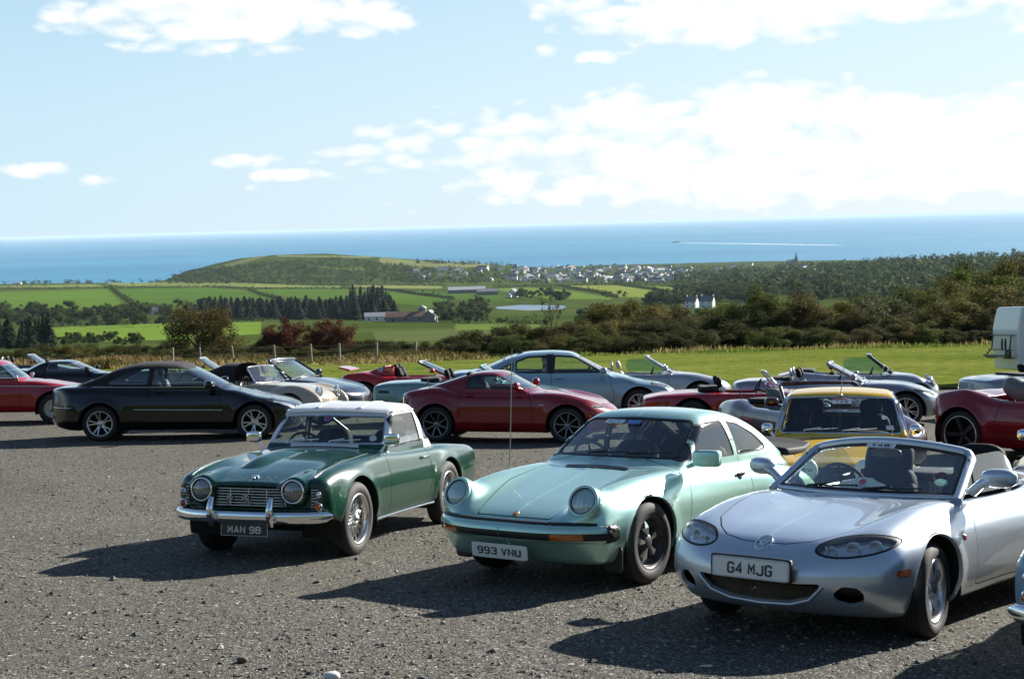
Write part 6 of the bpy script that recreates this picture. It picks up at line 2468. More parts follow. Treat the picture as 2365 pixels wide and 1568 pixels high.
def build_ground():
    gm = gravel_material()
    def near_bumps(x, y):
        return zg(x, y) + .012 * np.sin(x * 1.7 + np.sin(y * .9)) * np.sin(y * 1.3 + .5 * x) + .01 * np.sin(x * .6 - y * .8)
    V, F = grid_mesh(np.arange(-48, 48.1, .4), np.arange(-14, 43.01, .4), near_bumps)
    link('gravel_car_park', new_mesh('gravel_car_park', V, F, None, [gm]), kind='structure')
    grass = ground_material('short_grass', [(.30, (.042, .078, .010)), (.46, (.088, .118, .020)), (.58, (.145, .155, .036)), (.7, (.19, .175, .055))], (1.6, .10), (.9, .18))
    V, F = grid_mesh(np.arange(-110, 150.1, 1.0), np.arange(42.6, 104.1, 1.0), lambda x, y: zg(x, y) + .03)
    link('grass_field', new_mesh('grass_field', V, F, None, [grass]), kind='structure')
    scrub = ground_material('rough_pasture', [(.3, (.024, .040, .010)), (.5, (.048, .070, .017)), (.68, (.085, .098, .030))], (.05, .006), (.5, 2.0))
    # the land from the edge of the grass to the coast
    X = np.linspace(-1500, 3900, 700)
    D = np.exp(np.linspace(math.log(100), math.log(5600), 330))
    Xg, Dg = np.meshgrid(X, D, indexing='ij')
    xg = (Xg - 1182.5) / FPX * Dg
    V = np.stack([xg, Dg, zt(xg, Dg) - .05], -1).reshape(-1, 3)
    n, m_ = len(X), len(D)
    i, j = np.meshgrid(np.arange(n - 1), np.arange(m_ - 1), indexing='ij')
    a = i * m_ + j
    F = np.vstack([np.stack([a, a + m_, a + m_ + 1], -1).reshape(-1, 3), np.stack([a, a + m_ + 1, a + 1], -1).reshape(-1, 3)])
    N = np.zeros_like(V)
    fn = np.cross(V[F[:, 1]] - V[F[:, 0]], V[F[:, 2]] - V[F[:, 0]])
    for k in range(3):
        np.add.at(N, F[:, k], fn)
    N /= np.linalg.norm(N, axis=1)[:, None] + 1e-9
    M = (V, F, N)
    fields = [
        ([(-60, 676), (120, 671), (254, 667), (311, 712), (206, 718), (134, 718), (-60, 722)], (0.078, 0.136, 0.021)),
        ([(268, 668), (479, 665), (575, 672), (626, 689), (460, 690), (385, 716), (331, 704)], (0.059, 0.110, 0.019)),
        ([(590, 669), (862, 669), (915, 675), (1040, 692), (997, 709), (910, 699), (671, 687)], (0.063, 0.114, 0.019)),
        ([(240, 653), (565, 653), (790, 662), (767, 665), (290, 661)], (0.149, 0.180, 0.052)),
        ([(-60, 661), (216, 656), (245, 662), (-60, 667)], (0.127, 0.158, 0.048)),
        ([(95, 757), (383, 747), (604, 744), (602, 771), (364, 785), (144, 790)], (0.115, 0.180, 0.028)),
        ([(680, 611), (858, 620), (843, 625), (690, 617)], (0.104, 0.149, 0.043)),
        ([(875, 606), (877, 594), (1006, 606), (1133, 613), (1090, 617), (958, 619)], (0.149, 0.167, 0.071)),
        ([(450, 630), (585, 594), (623, 589), (590, 600), (508, 622)], (0.119, 0.141, 0.052)),
        ([(640, 589), (860, 592), (860, 596), (640, 593)], (0.149, 0.158, 0.076)),
        ([(810, 659), (1030, 661), (1016, 667), (886, 666)], (0.164, 0.193, 0.062)),
        ([(958, 672), (1200, 685), (1180, 698), (1060, 692)], (0.056, 0.101, 0.021)),
        ([(1218, 664), (1300, 669), (1415, 688), (1412, 692), (1268, 690), (1145, 668)], (0.097, 0.154, 0.028)),
        ([(1301, 661), (1423, 659), (1522, 673), (1515, 687), (1430, 686)], (0.149, 0.184, 0.038)),
        ([(1472, 659), (1638, 664), (1815, 670), (1721, 679), (1535, 668)], (0.134, 0.176, 0.038)),
        ([(1050, 748), (1250, 750), (1245, 760), (1050, 762)], (0.097, 0.141, 0.033)),
        ([(860, 765), (1100, 760), (1250, 770), (1100, 785), (870, 790)], (0.074, 0.092, 0.033)),
    ]
    lake = [(1141, 711), (1202, 705), (1312, 706), (1301, 714), (1224, 717)]
    U, W_ = project(V)
    for poly, col in fields:
        u, w = project(M[0])
        f = poly_sdf(u, w, poly, 2.0)
        f = np.where(M[0][:, 1] < 250, 50.0, f)
        pc, M = split(M, lambda P, f=f: f, 0.0)
        if len(pc[1]):
            mm = ground_material('meadow', [(.35, tuple(v * .82 for v in col)), (.52, col), (.68, tuple(v * 1.18 for v in col))], (.035, .004), (.2, .5))
            link('field', new_mesh('field', pc[0], pc[1], None, [mm]), kind='structure')
    u, w = project(M[0])
    f = np.where(M[0][:, 1] < 250, 50.0, poly_sdf(u, w, lake, 2.0))
    pc, M = split(M, lambda P: f, 0.0)
    wm = mat('lake_water', (.05, .10, .15), .3)
    if len(pc[1]):
        Vw = pc[0].copy()
        Vw[:, 2] = np.median(Vw[:, 2]) * .15 + Vw[:, 2] * .85
        link('lake', new_mesh('lake', Vw, pc[1], None, [wm]), kind='structure')
    link('valley', new_mesh('valley', M[0], M[1], None, [scrub]), kind='structure')
    # unseen ground behind and beside the viewer, raised to darken the cars' reflections
    def hill(x, y):
        base = zg(np.clip(x, -60, 60), np.clip(y, -14, 200)) - .6
        up = np.maximum(-14 - y, 0)
        side = np.maximum(np.abs(x) - 60, 0) * (y < 60)
        return base + up * .13 + .00040 * np.minimum(up, 400) ** 2 + .0 * side
    V, F = grid_mesh(np.arange(-700, 701, 20), np.arange(-640, 110, 20), hill)
    link('hillside', new_mesh('hillside', V, F, None, [scrub]), kind='structure')
    # sea to the horizon
    sm = bpy.data.materials.new('sea_water')
    sm.use_nodes = True
    h = NT(sm.node_tree)
    p = sm.node_tree.nodes['Principled BSDF']
    geo = h.n('ShaderNodeNewGeometry')
    mp = h.n('ShaderNodeMapping')
    mp.inputs['Scale'].default_value = (.25, 1.0, 1)
    h.l(geo.outputs['Position'], mp.inputs[0])
    big = h.noise(mp.outputs[0], .0009, 4, .55)
    h.l(h.ramp(big, [(.35, (.020, .145, .25)), (.65, (.030, .19, .30))]), p.inputs['Base Color'])
    p.inputs['Roughness'].default_value = .55
    p.inputs['Specular IOR Level'].default_value = .2
    wv = h.noise(mp.outputs[0], .03, 3, .6)
    b = h.n('ShaderNodeBump', i_Strength=.5, i_Distance=6.0)
    h.l(wv, b.inputs['Height'])
    h.l(b.outputs[0], p.inputs['Normal'])
    ys = np.concatenate([[600], np.exp(np.linspace(math.log(2000), math.log(90000), 30))])
    V, F = grid_mesh(np.linspace(-1, 1, 3), ys, lambda x, y: 0 * x + SEA_Z)
    V[:, 0] *= 70000
    link('sea', new_mesh('sea', V, F, None, [sm]), kind='structure')
    # loose stones lying on the car park
    k = 75000
    yy = 6.3 + 24 * rng.random(k) ** 1.6
    xx = (rng.random(k) - .5) * (yy * .80 + 2)
    clump = np.sin(xx * 1.1 + np.sin(yy * .8)) * np.sin(yy * 1.4 + xx * .6)
    keep = clump + rng.normal(0, .7, k) > -.35
    xx, yy = xx[keep], yy[keep]
    k = len(xx)
    s = np.exp(rng.normal(math.log(.0068), .48, k))
    s = np.minimum(s, .032)
    ico = np.array([[0, 0, 1], [.9, 0, .3], [.28, .85, .3], [-.72, .53, .3], [-.72, -.53, .3], [.28, -.85, .3], [0, 0, -.5]])
    fi = np.array([[0, 1, 2], [0, 2, 3], [0, 3, 4], [0, 4, 5], [0, 5, 1], [6, 2, 1], [6, 3, 2], [6, 4, 3], [6, 5, 4], [6, 1, 5]])
    P = ico[None] * (1 + .38 * rng.normal(size=(k, 7, 3))) * s[:, None, None] * np.array([1.3, 1.0, .55])
    a = rng.random(k) * 6.283
    c_, s_ = np.cos(a)[:, None], np.sin(a)[:, None]
    Q = np.stack([P[..., 0] * c_ - P[..., 1] * s_, P[..., 0] * s_ + P[..., 1] * c_, P[..., 2]], -1)
    Q += np.stack([xx, yy, near_bumps(xx, yy) + s * .12], -1)[:, None]
    Fq = (fi[None] + (np.arange(k) * 7)[:, None, None]).reshape(-1, 3)
    st = bpy.data.materials.new('loose_stone')
    st.use_nodes = True
    h = NT(st.node_tree)
    p = st.node_tree.nodes['Principled BSDF']
    p.inputs['Roughness'].default_value = .9
    geo = h.n('ShaderNodeNewGeometry')
    h.l(h.ramp(geo.outputs['Random Per Island'], [(0, (0.0370, 0.0370, 0.0362)), (.4, (0.0814, 0.0798, 0.0724)), (.7, (0.1480, 0.1414, 0.1240)), (.9, (0.2368, 0.2030, 0.1575)), (1, (0.4292, 0.4060, 0.3551))]), p.inputs['Base Color'])
    link('loose_stones', new_mesh('loose_stones', Q.reshape(-1, 3), Fq, None, [st], None, False), kind='stuff')
    # one big pale stone at the lower edge and a brown leaf-coloured one
    for (X_, Y_, s0, col, nm, lab) in ((767, 1566, .045, (.55, .54, .52), 'pale_stone', 'smooth white stone lying on the gravel at the lower edge'),
                                       (560, 1527, .035, (.10, .075, .045), 'brown_stone', 'flat brown stone on the gravel left of the white one')):
        d = FW * FPX + R1 * (X_ - 1182.5) + U1 * (784.0 - Y_)
        d = d / d[1]
        t = min(np.linspace(5, 12, 800), key=lambda q: abs(d[2] * q - float(zg(d[0] * q, q))))
        mb = MB()
        mb.rbox(d * t + [0, 0, s0 * .3], (s0, s0 * .75, s0 * .55), None, 2.3, 8, 12)
        link(nm, mb.mesh(nm, [mat(nm + '_stone', col, .8, bump=(30, .4, .01))]), label=lab, category='stone')


build_ground()


# ------------------------------------------------------------------ plants
def leaf_material(name, c0, c1, c2, trans=.25):
    m = bpy.data.materials.new(name)
    m.use_nodes = True
    t = m.node_tree
    h = NT(t)
    p = t.nodes['Principled BSDF']
    p.inputs['Roughness'].default_value = .8
    p.inputs['Specular IOR Level'].default_value = .08
    geo = h.n('ShaderNodeNewGeometry')
    oi = h.n('ShaderNodeObjectInfo')
    f = h.math('ADD', h.math('MULTIPLY', geo.outputs['Random Per Island'], .72), h.math('MULTIPLY', oi.outputs['Random'], .28))
    c = h.ramp(f, [(0.05, c0), (.5, c1), (.95, c2)])
    h.l(c, p.inputs['Base Color'])
    tr = h.n('ShaderNodeBsdfTranslucent')
    h.l(c, tr.inputs[0])
    mx = h.n('ShaderNodeMixShader', i_0=trans)
    h.l(p.outputs[0], mx.inputs[1])
    h.l(tr.outputs[0], mx.inputs[2])
    h.l(mx.outputs[0], t.nodes['Material Output'].inputs[0])
    return m


BARK = mat('bark', (.055, .045, .036), .9, bump=(8, .5, .03))
L_DARK = leaf_material('leaves_dark_gorse', (.016, .020, .006), (.040, .046, .013), (.105, .098, .030), .42)
L_OLIVE = leaf_material('leaves_olive', (.030, .031, .007), (.072, .070, .017), (.175, .145, .040), .42)
L_GREEN = leaf_material('leaves_green', (.024, .038, .007), (.058, .080, .015), (.15, .165, .036), .42)
L_RUST = leaf_material('leaves_rust', (.040, .013, .007), (.085, .026, .013), (.14, .050, .024))
L_BROWN = leaf_material('leaves_autumn', (.030, .028, .008), (.066, .058, .016), (.14, .110, .034), .35)
L_HAW = leaf_material('leaves_hawthorn', (.030, .030, .008), (.070, .060, .018), (.13, .095, .035), .3)
L_PALE = leaf_material('leaves_pale', (.035, .045, .014), (.075, .085, .030), (.14, .145, .06))
L_CON = leaf_material('needles', (.008, .014, .007), (.016, .026, .011), (.030, .042, .017), .1)
L_FAR = leaf_material('leaves_far', (0.02, 0.034, 0.009), (0.042, 0.062, 0.015), (0.08, 0.098, 0.026), .35)
REED = leaf_material('dry_stalks', (.10, .065, .022), (.21, .15, .055), (.42, .33, .18), .35)
BLADE = leaf_material('grass_blades', (.045, .085, .010), (.095, .145, .018), (.20, .20, .055), .35)


def leaf_cloud(n, lobes, size, rs, norm=0):
    """n leaf-sized faces scattered through rounded lobes (centre, radii), thick at the rim, with gaps"""
    L = np.array([l[0] for l in lobes], float)
    Rr = np.array([l[1] for l in lobes], float)
    vol = np.prod(Rr, 1) ** .67
    k = rs.choice(len(lobes), n, p=vol / vol.sum())
    d = rs.normal(size=(n, 3))
    d /= np.linalg.norm(d, axis=1)[:, None]
    r = 1 - .55 * rs.random(n) ** 1.8
    P = L[k] + d * Rr[k] * (r * (1 + .18 * rs.normal(size=n)))[:, None]
    if norm:
        P[:, 2] /= np.percentile(P[:, 2], 99.7)
        q = np.percentile(np.hypot(P[:, 0], P[:, 1]), 97)
        P[:, :2] *= norm / q
    nrm = d * .75 + [0, 0, .45] + .62 * rs.normal(size=(n, 3))
    a = np.cross(nrm, rs.normal(size=(n, 3)))
    a /= np.linalg.norm(a, axis=1)[:, None]
    b = np.cross(nrm, a)
    b /= np.linalg.norm(b, axis=1)[:, None]
    s = size * np.exp(rs.normal(0, .3, n))[:, None]
    c = P
    V = np.stack([c - a * s, c + b * s * .6, c + a * s, c - b * s * .6], 1)
    F = (np.arange(n)[:, None] * 4 + np.arange(4)).astype(int)
    return V.reshape(-1, 3), F


def make_lobes(rs, w, hgt, base, n, spread=.62, rad=.42):
    out = []
    for i in range(n):
        a = rs.random() * 6.283
        r = spread * math.sqrt(rs.random()) * w
        z = base + (hgt - base) * (.18 + .66 * rs.random())
        fall = math.sqrt(max(.12, 1 - (r / w) ** 2))
        q = rad * w * (.55 + .6 * rs.random())
        zz = min(z, base + (hgt - base) * fall - q * .6)
        out.append(((r * math.cos(a), r * math.sin(a), max(zz, base * .6 + q * .5)), (q, q, q * .82)))
    return out


def branch_tree(rs, hgt, w, n, mb, r0):
    """tapered trunk with limbs that fork towards the crown"""
    top = []
    for k in range(n):
        a = k / n * 6.283 + rs.random()
        e = np.array([math.cos(a) * w * (.4 + .5 * rs.random()), math.sin(a) * w * (.4 + .5 * rs.random()), hgt * (.55 + .4 * rs.random())])
        s0 = np.array([0, 0, hgt * (.10 + .14 * rs.random())])
        m1 = s0 * .5 + e * .5 + rs.normal(size=3) * w * .10 + [0, 0, hgt * .05]
        mb.tube([s0 * [1, 1, .2], s0, m1, e], [r0 * .8, r0 * .6, r0 * .36, r0 * .10], 5, False)
        for j in range(3):
            q = m1 + (e - m1) * (.3 + .5 * rs.random())
            t = q + rs.normal(size=3) * w * .25 + [0, 0, hgt * .12]
            mb.tube([q, (q + t) / 2 + rs.normal(size=3) * w * .04, t], [r0 * .22, r0 * .14, r0 * .05], 4, False)
            top.append(t)
    mb.tube([[0, 0, -.3], [0, 0, hgt * .12], [0, 0, hgt * .3]], [r0 * 1.3, r0, r0 * .7], 7, False)
    return top


_plants = {}


def plant_kind(kind, v):
    """unit plants about 1 m tall (scaled when planted): (crown mesh, trunk mesh)"""
    key = (kind, v)
    if key in _plants:
        return _plants[key]
    rs = np.random.default_rng(abs(hash(kind)) % 1000 * 0 + sum(map(ord, kind)) * 17 + v * 101)
    tr = MB()
    if kind in ('bush_dark', 'bush_olive', 'bush_green', 'bush_brown', 'bush_pale'):
        lm = dict(bush_dark=L_DARK, bush_olive=L_OLIVE, bush_green=L_GREEN, bush_brown=L_BROWN, bush_pale=L_PALE)[kind]
        lob = make_lobes(rs, .62, .98, .02, 20, .78, .26)
        V, F = leaf_cloud(13000, lob, .0145, rs, .60)
        branch_tree(rs, .8, .45, 5, tr, .03)
        tw = MB()
        cr = new_mesh('crown', V, F, None, [lm], None, False)
    elif kind in ('hawthorn', 'hawthorn_rust', 'hawthorn_red'):
        lm = dict(hawthorn=L_HAW, hawthorn_rust=L_RUST, hawthorn_red=L_RUST)[kind]
        lob = make_lobes(rs, .70, .98, .10, 30, .80, .27)
        tips = branch_tree(rs, .9, .62, 9, tr, .028)
        lob += [(t, (.10, .10, .09)) for t in tips]
        V, F = leaf_cloud(15000, lob, .0150, rs, .64)
        cr = new_mesh('crown', V, F, None, [lm], None, False)
    elif kind == 'bare':
        tips = branch_tree(rs, .95, .35, 9, tr, .022)
        lob = [(t, (.05, .05, .05)) for t in tips]
        V, F = leaf_cloud(420, lob, .018, rs)
        cr = new_mesh('crown', V, F, None, [L_BROWN], None, False)
    elif kind == 'broad':                           # field tree seen from far off
        lob = make_lobes(rs, .55, 1.0, .06, 9, .70, .36)
        V, F = leaf_cloud(620, lob, .058, rs, .55)
        tr.tube([[0, 0, -.1], [0, 0, .4]], [.04, .025], 5, False)
        cr = new_mesh('crown', V, F, None, [L_FAR], None, False)
    elif kind == 'conifer':
        n = 420
        z = .06 + .94 * rs.random(n) ** 1.15
        rad = (.26 * (1 - z) + .012) * (.55 + .6 * rs.random(n)) * (1 + .25 * np.sin(z * 40))
        a = rs.random(n) * 6.283
        P = np.stack([rad * np.cos(a), rad * np.sin(a), z], 1)
        out = np.stack([np.cos(a), np.sin(a), -.45 + .2 * rs.normal(size=n)], 1)
        sd = np.stack([-np.sin(a), np.cos(a), .2 * rs.normal(size=n)], 1)
        s = (.045 + .05 * (1 - z))[:, None]
        V = np.stack([P - out * s, P + sd * s * .55, P + out * s, P - sd * s * .55], 1).reshape(-1, 3)
        F = (np.arange(n)[:, None] * 4 + np.arange(4)).astype(int)
        tr.tube([[0, 0, -.05], [0, 0, .9]], [.02, .006], 5, False)
        cr = new_mesh('crown', V, F, None, [L_CON], None, False)
    tk = tr.mesh('trunk', [BARK]) if tr.V else None
    _plants[key] = (cr, tk)
    return _plants[key]


def plant(name, kind, v, p, hgt, wid, label, group, parts=True, category='bush'):
    cr, tk = plant_kind(kind, v)
    rz = rng.random() * 6.283
    if parts:
        r = bpy.data.objects.new(name, None)
        COL.objects.link(r)
        link('crown', cr, r)
        if tk:
            link('trunk', tk, r)
    else:
        r = bpy.data.objects.new(name, cr)
        COL.objects.link(r)
    r.location = p
    r.scale = (wid, wid, hgt)
    r.rotation_euler = (0, 0, rz)
    r['label'] = label
    r['category'] = category
    r['group'] = group
    return r


def foot(X, d):
    x = (X - 1182.5) / FPX * d
    return np.array([x, d, float(zt(np.array([x]), np.array([d]))[0])])


def top_at(X, Y, d):
    """foot on the land at depth d in direction X, and the height that reaches up to Y"""
    p = foot(X, d)
    _, v = project(p[None])
    return p, max(.4, (v[0] - Y) * d / FPX)


NEAR = [  # X, top Y, width in frame units, depth, kind, label
    (462, 703, 190, 128, 'hawthorn', 'big rounded hawthorn turning brown, left of the two reddish trees'),
    (660, 735, 150, 134, 'hawthorn_rust', 'brown red hawthorn between the big brown hawthorn and the redder one'),
    (772, 736, 135, 130, 'hawthorn_red', 'deep red leaved hawthorn, right end of the three trees on the left'),
    (1272, 690, 75, 122, 'bare', 'thin nearly bare tree standing above the hedge behind the saloon'),
    (1740, 664, 125, 122, 'bush_green', 'tall dark green tree rising from the hedge left of centre right'),
    (1850, 655, 90, 132, 'bare', 'bare branched tree with few brown leaves behind the hedge'),
    (2045, 682, 175, 126, 'bush_pale', 'pale grey green willow bush, roundest of the hedge'),
    (2180, 652, 130, 138, 'bush_olive', 'tall olive tree left of the highest trees behind the motorhome'),
    (2265, 622, 150, 142, 'bush_green', 'high green tree rising towards the right edge above the motorhome'),
    (2350, 600, 160, 146, 'bush_olive', 'highest olive tree of the bank at the right edge'),
    (2440, 612, 170, 142, 'bush_green', 'green tree half cut by the right edge of the bank'),
    (2150, 700, 140, 122, 'bush_brown', 'brownish scrub bush at the foot of the tall bank'),
    (2250, 690, 150, 120, 'bush_olive', 'broad olive bush left of the motorhome on the bank'),
    (2340, 690, 140, 118, 'bush_brown', 'rust brown bush behind the motorhome roof'),
    (1400, 700, 130, 130, 'bush_olive', 'wide olive bush, first high one right of the bare tree'),
    (1470, 690, 140, 134, 'bush_olive', 'highest olive bush above the bonnet of the saloon'),
    (1550, 708, 120, 132, 'bush_brown', 'autumn brown bush right of the highest olive bush'),
    (1640, 728, 110, 128, 'bush_brown', 'low brown bush left of the tall dark green tree'),
    (1820, 690, 130, 120, 'bush_brown', 'brown scrub right of the tall dark green tree'),
    (1920, 700, 130, 122, 'bush_olive', 'olive scrub left of the pale willow bush'),
    (1970, 715, 110, 118, 'bush_brown', 'low brown scrub at the left foot of the willow bush'),
    (1330, 735, 100, 124, 'bush_dark', 'dark bush beside the foot of the bare tree'),
    (2110, 668, 170, 140, 'bush_green', 'green tree between the pale willow and the tall olive tree'),
    (2215, 634, 190, 150, 'bush_olive', 'wide olive tree behind the tall olive tree on the bank'),
    (2305, 608, 200, 154, 'bush_green', 'broad green tree on top of the bank left of the highest one'),
    (2400, 596, 200, 156, 'bush_olive', 'olive tree on top of the bank at the very edge'),
    (2290, 660, 190, 130, 'bush_olive', 'olive bush half way up the bank above the motorhome'),
    (2205, 672, 170, 128, 'bush_green', 'green bush half way up the bank left of the motorhome'),
    (2380, 655, 190, 128, 'bush_green', 'green bush half way up the bank over the motorhome roof'),
    (1430, 706, 170, 140, 'bush_green', 'broad green bush behind the first high olive bush'),
    (1510, 700, 170, 142, 'bush_olive', 'broad olive bush behind the highest olive bush'),
    (1690, 700, 140, 136, 'bush_green', 'green bush just left behind the tall dark green tree'),
    (1795, 682, 150, 138, 'bush_green', 'green tree just right behind the tall dark green tree'),
    (1885, 676, 150, 140, 'bush_olive', 'olive tree behind the bare branched tree'),
    (1975, 684, 160, 140, 'bush_green', 'green tree left behind the pale willow bush'),
]


MARKS = [(-40, 'at the left edge'), (110, 'above the small black coupe'), (230, 'above the tail of the black convertible'), (345, 'left of the big brown hawthorn'),
         (462, 'under the big brown hawthorn'), (565, 'between the big hawthorn and the reddish ones'), (660, 'under the brown red hawthorn'), (772, 'under the deep red hawthorn'),
         (860, 'above the low red car'), (960, 'above the teal roadster'), (1060, 'above the boot of the saloon'), (1160, 'above the saloon roof'), (1272, 'under the bare tree'),
         (1370, 'above the windscreen of the saloon'), (1470, 'under the highest olive bush'), (1560, 'under the autumn brown bush'), (1650, 'left of the tall dark green tree'),
         (1740, 'under the tall dark green tree'), (1850, 'under the bare branched tree'), (1940, 'left of the pale willow'), (2045, 'under the pale willow'),
         (2150, 'under the tall olive tree'), (2240, 'left of the motorhome'), (2340, 'behind the motorhome'), (2440, 'just past the right edge')]
LOW = []


def build_plants():
    for i, (X, Y, w, d, kind, lab) in enumerate(NEAR):
        p, hgt = top_at(X, Y, d)
        tree = kind.startswith('haw') or kind == 'bare' or hgt > 5.2
        wid = w * d / FPX / (1.3 if kind.startswith('haw') else (.98 if kind != 'bare' else .9))
        plant('tree' if tree else 'bush', kind, i % 3, p, hgt * 1.0, wid, lab, 'trees and bushes behind the grass', True, 'tree' if tree else 'bush')
    # gorse and bramble along the foot of the hedge
    row = []
    rs = np.random.default_rng(5)
    X = -60
    while X < 2500:
        row.append((X, rs))
        X += 34 + 30 * rs.random()
    n = 0
    kinds = ['bush_dark', 'bush_dark', 'bush_dark', 'bush_olive', 'bush_green', 'bush_brown']
    for X, _ in row:
        for layer in (0, 1):
            if X < 860:
                d = 118 + 8 * rs.random() + layer * 14
                hgt = .9 + .9 * rs.random() + layer * .5
                k = kinds[int(rs.integers(0, 4))]
            elif X < 1130:
                d = 112 + 9 * rs.random() + layer * 12
                hgt = 1.0 + 1.0 * rs.random() + layer * .3
                k = kinds[int(rs.integers(0, 3))]
            else:
                d = 108 + 6 * rs.random() + layer * 10
                hgt = 1.2 + 1.0 * rs.random() + layer * 1.2
                k = kinds[int(rs.integers(0, 6))]
            if rs.random() < .12:
                continue
            p = foot(X + 20 * rs.normal(), d)
            wd = hgt * (1.5 + .9 * rs.random())
            p[2] -= .12 * hgt
            nm = dict(bush_dark='dark green gorse bush', bush_olive='olive green bramble bush', bush_green='mid green leafy bush', bush_brown='brown autumn bramble bush')[k]
            mark = min(MARKS, key=lambda q: abs(q[0] - X))[1]
            lab = '%s %s %s' % (nm, 'in front' if layer == 0 else 'farther back', mark)
            LOW.append((lab, X, plant('bush', k, int(rs.integers(0, 3)), p, hgt, wd, lab, 'low bushes along the edge of the grass', True, 'bush')))
            n += 1
    by = {}
    for lab, X, o in LOW:
        by.setdefault(lab, []).append((X, o))
    for lab, lst in by.items():
        if len(lst) > 1:
            lst.sort(key=lambda q: q[0])
            for i, (X, o) in enumerate(lst):
                o['label'] = ('left ' if i == 0 else 'right ' if i == len(lst) - 1 else 'middle ') + lab
    # fields beyond: trees and conifers one can tell apart
    g2 = 'trees in the valley'
    rs = np.random.default_rng(9)

    def belt(n, X0, X1, Y0, Y1, h0, h1, kind, lab, grp=g2, wf=1.0, lo=160.0):
        for _ in range(n):
            X, Y = X0 + (X1 - X0) * rs.random(), Y0 + (Y1 - Y0) * rs.random()
            p = on_land(X, Y, lo)
            hgt = h0 + (h1 - h0) * rs.random()
            plant('conifer' if kind == 'conifer' else 'valley_tree', kind, int(rs.integers(0, 4)), p, hgt, hgt * (wf * (.8 + .5 * rs.random())), lab, grp, False, 'tree')
    belt(46, -40, 116, 786, 808, 5, 10, 'conifer', 'dark conifer in the plantation at the left edge below the bright field', 'conifers at the left edge', .9)
    belt(265, 465, 915, 716, 740, 8, 13.5, 'conifer', 'dark conifer in the long plantation beyond the hawthorns', 'conifers of the long plantation', 1.35)
    belt(24, 800, 905, 702, 716, 13, 21, 'conifer', 'tall dark conifer behind the farm at the plantation end', 'conifers of the long plantation', .8)
    belt(26, 385, 520, 712, 738, 6, 10, 'broad', 'broadleaf tree at the left end of the long plantation', g2)
    belt(90, -20, 400, 724, 756, 6, 11, 'broad', 'broadleaf tree of the belt around the grey roofed house', g2)
    belt(20, 120, 330, 790, 800, 2.5, 4.5, 'broad', 'small tree along the lower edge of the bright field', g2)
    belt(46, 1010, 1125, 708, 748, 5, 10, 'broad', 'broadleaf tree between the farm and the lake', g2)
    belt(18, 1200, 1330, 682, 697, 6, 10, 'broad', 'tree beside the white farmhouse above the lake', g2)
    belt(44, 1500, 1590, 690, 712, 8, 13, 'broad', 'dark tree of the wood behind the white cottages', g2)
    belt(40, 1580, 1740, 686, 700, 8, 13, 'broad', 'dark tree of the wood behind the white cottages', g2)
    belt(46, 1330, 1720, 724, 745, 4, 7, 'broad', 'tree in the low ground right of the lake', g2)
    belt(60, 1640, 1940, 655, 700, 10, 18, 'broad', 'tree of the wood beyond the yellow green field', g2)
    belt(4, 1350, 1480, 682, 690, 5, 8, 'broad', 'lone tree in the hedge of the bright field', g2)
    # far woods read as one mass: leaf clumps over the far hillside and coast
    def wood(name, n, X0, X1, yfun, h0, h1, per=34):
        Vs, Fs, k0 = [], [], 0
        for _ in range(n):
            X = X0 + (X1 - X0) * rs.random()
            y0, y1 = yfun(X)
            p = on_land(X, y0 + (y1 - y0) * rs.random(), 600.0)
            hh = h0 + (h1 - h0) * rs.random()
            V, F = leaf_cloud(per, [((0, 0, hh * .5), (hh * .5, hh * .5, hh * .48)), ((hh * .3, 0, hh * .35), (hh * .4, hh * .4, hh * .35))], hh * .16, rs)
            Vs.append(V + p)
            Fs.append(F + k0)
            k0 += len(V)
        link(name, new_mesh(name, np.vstack(Vs), np.vstack(Fs), None, [L_FAR], None, False), kind='stuff')
    def hill_y(X):
        t = np.interp(X, [1560, 1700, 1937, 2053, 2207, 2365, 2600], [640, 628, 612, 601, 592, 586, 580])
        return t, np.interp(X, [1560, 1900, 2600], [672, 690, 700])
    wood('far_wooded_hillside', 1700, 1560, 2600, hill_y, 8, 15)
    wood('hill_scrub', 1000, 400, 1000, lambda X: (np.interp(X, [400, 560, 760, 1000], [640, 612, 598, 622]), 648), 4, 9, 22)
    wood('coast_trees', 260, -20, 1100, lambda X: (np.interp(X, [0, 1100], [652, 646]), 657), 4, 9, 24)
    wood('town_trees', 620, 980, 1900, lambda X: (np.interp(X, [980, 1300, 1900], [622, 618, 614]), np.interp(X, [980, 1500, 1900], [655, 660, 655])), 5, 10, 22)
    wood('hilltop_trees', 60, 960, 1300, lambda X: (np.interp(X, [960, 1300], [605, 615]), np.interp(X, [960, 1300], [609, 621])), 6, 10, 24)
    # hedges between the fields
    def hedge(pts, lab, hh=2.2, lo=160.0):
        Vs, Fs, k0 = [], [], 0
        P = [on_land(X, Y, lo) for X, Y in pts]
        for a, b in zip(P[:-1], P[1:]):
            m = max(4, int(np.linalg.norm(b - a) / 3.2))
            for t in np.linspace(0, 1, m):
                x, y = (a + (b - a) * t)[:2] + rs.normal(size=2) * .5
                z = float(zt(np.array([x]), np.array([y]))[0])
                q = hh * (.7 + .6 * rs.random()) * (2.2 if rs.random() < .05 else 1)
                V, F = leaf_cloud(16, [((0, 0, q * .5), (1.9, 1.9, q * .55))], .75, rs)
                Vs.append(V + [x, y, z])
                Fs.append(F + k0)
                k0 += len(V)
        V = np.vstack(Vs)
        o = V.mean(0)
        link('hedge', new_mesh('hedge', V - o, np.vstack(Fs), None, [L_FAR], None, False), None, o, lab, 'hedge', 'hedges between the fields')
    hedge([(-60, 669), (120, 668), (256, 665), (480, 663), (585, 668)], 'long field hedge running left above the two big green fields', 3)
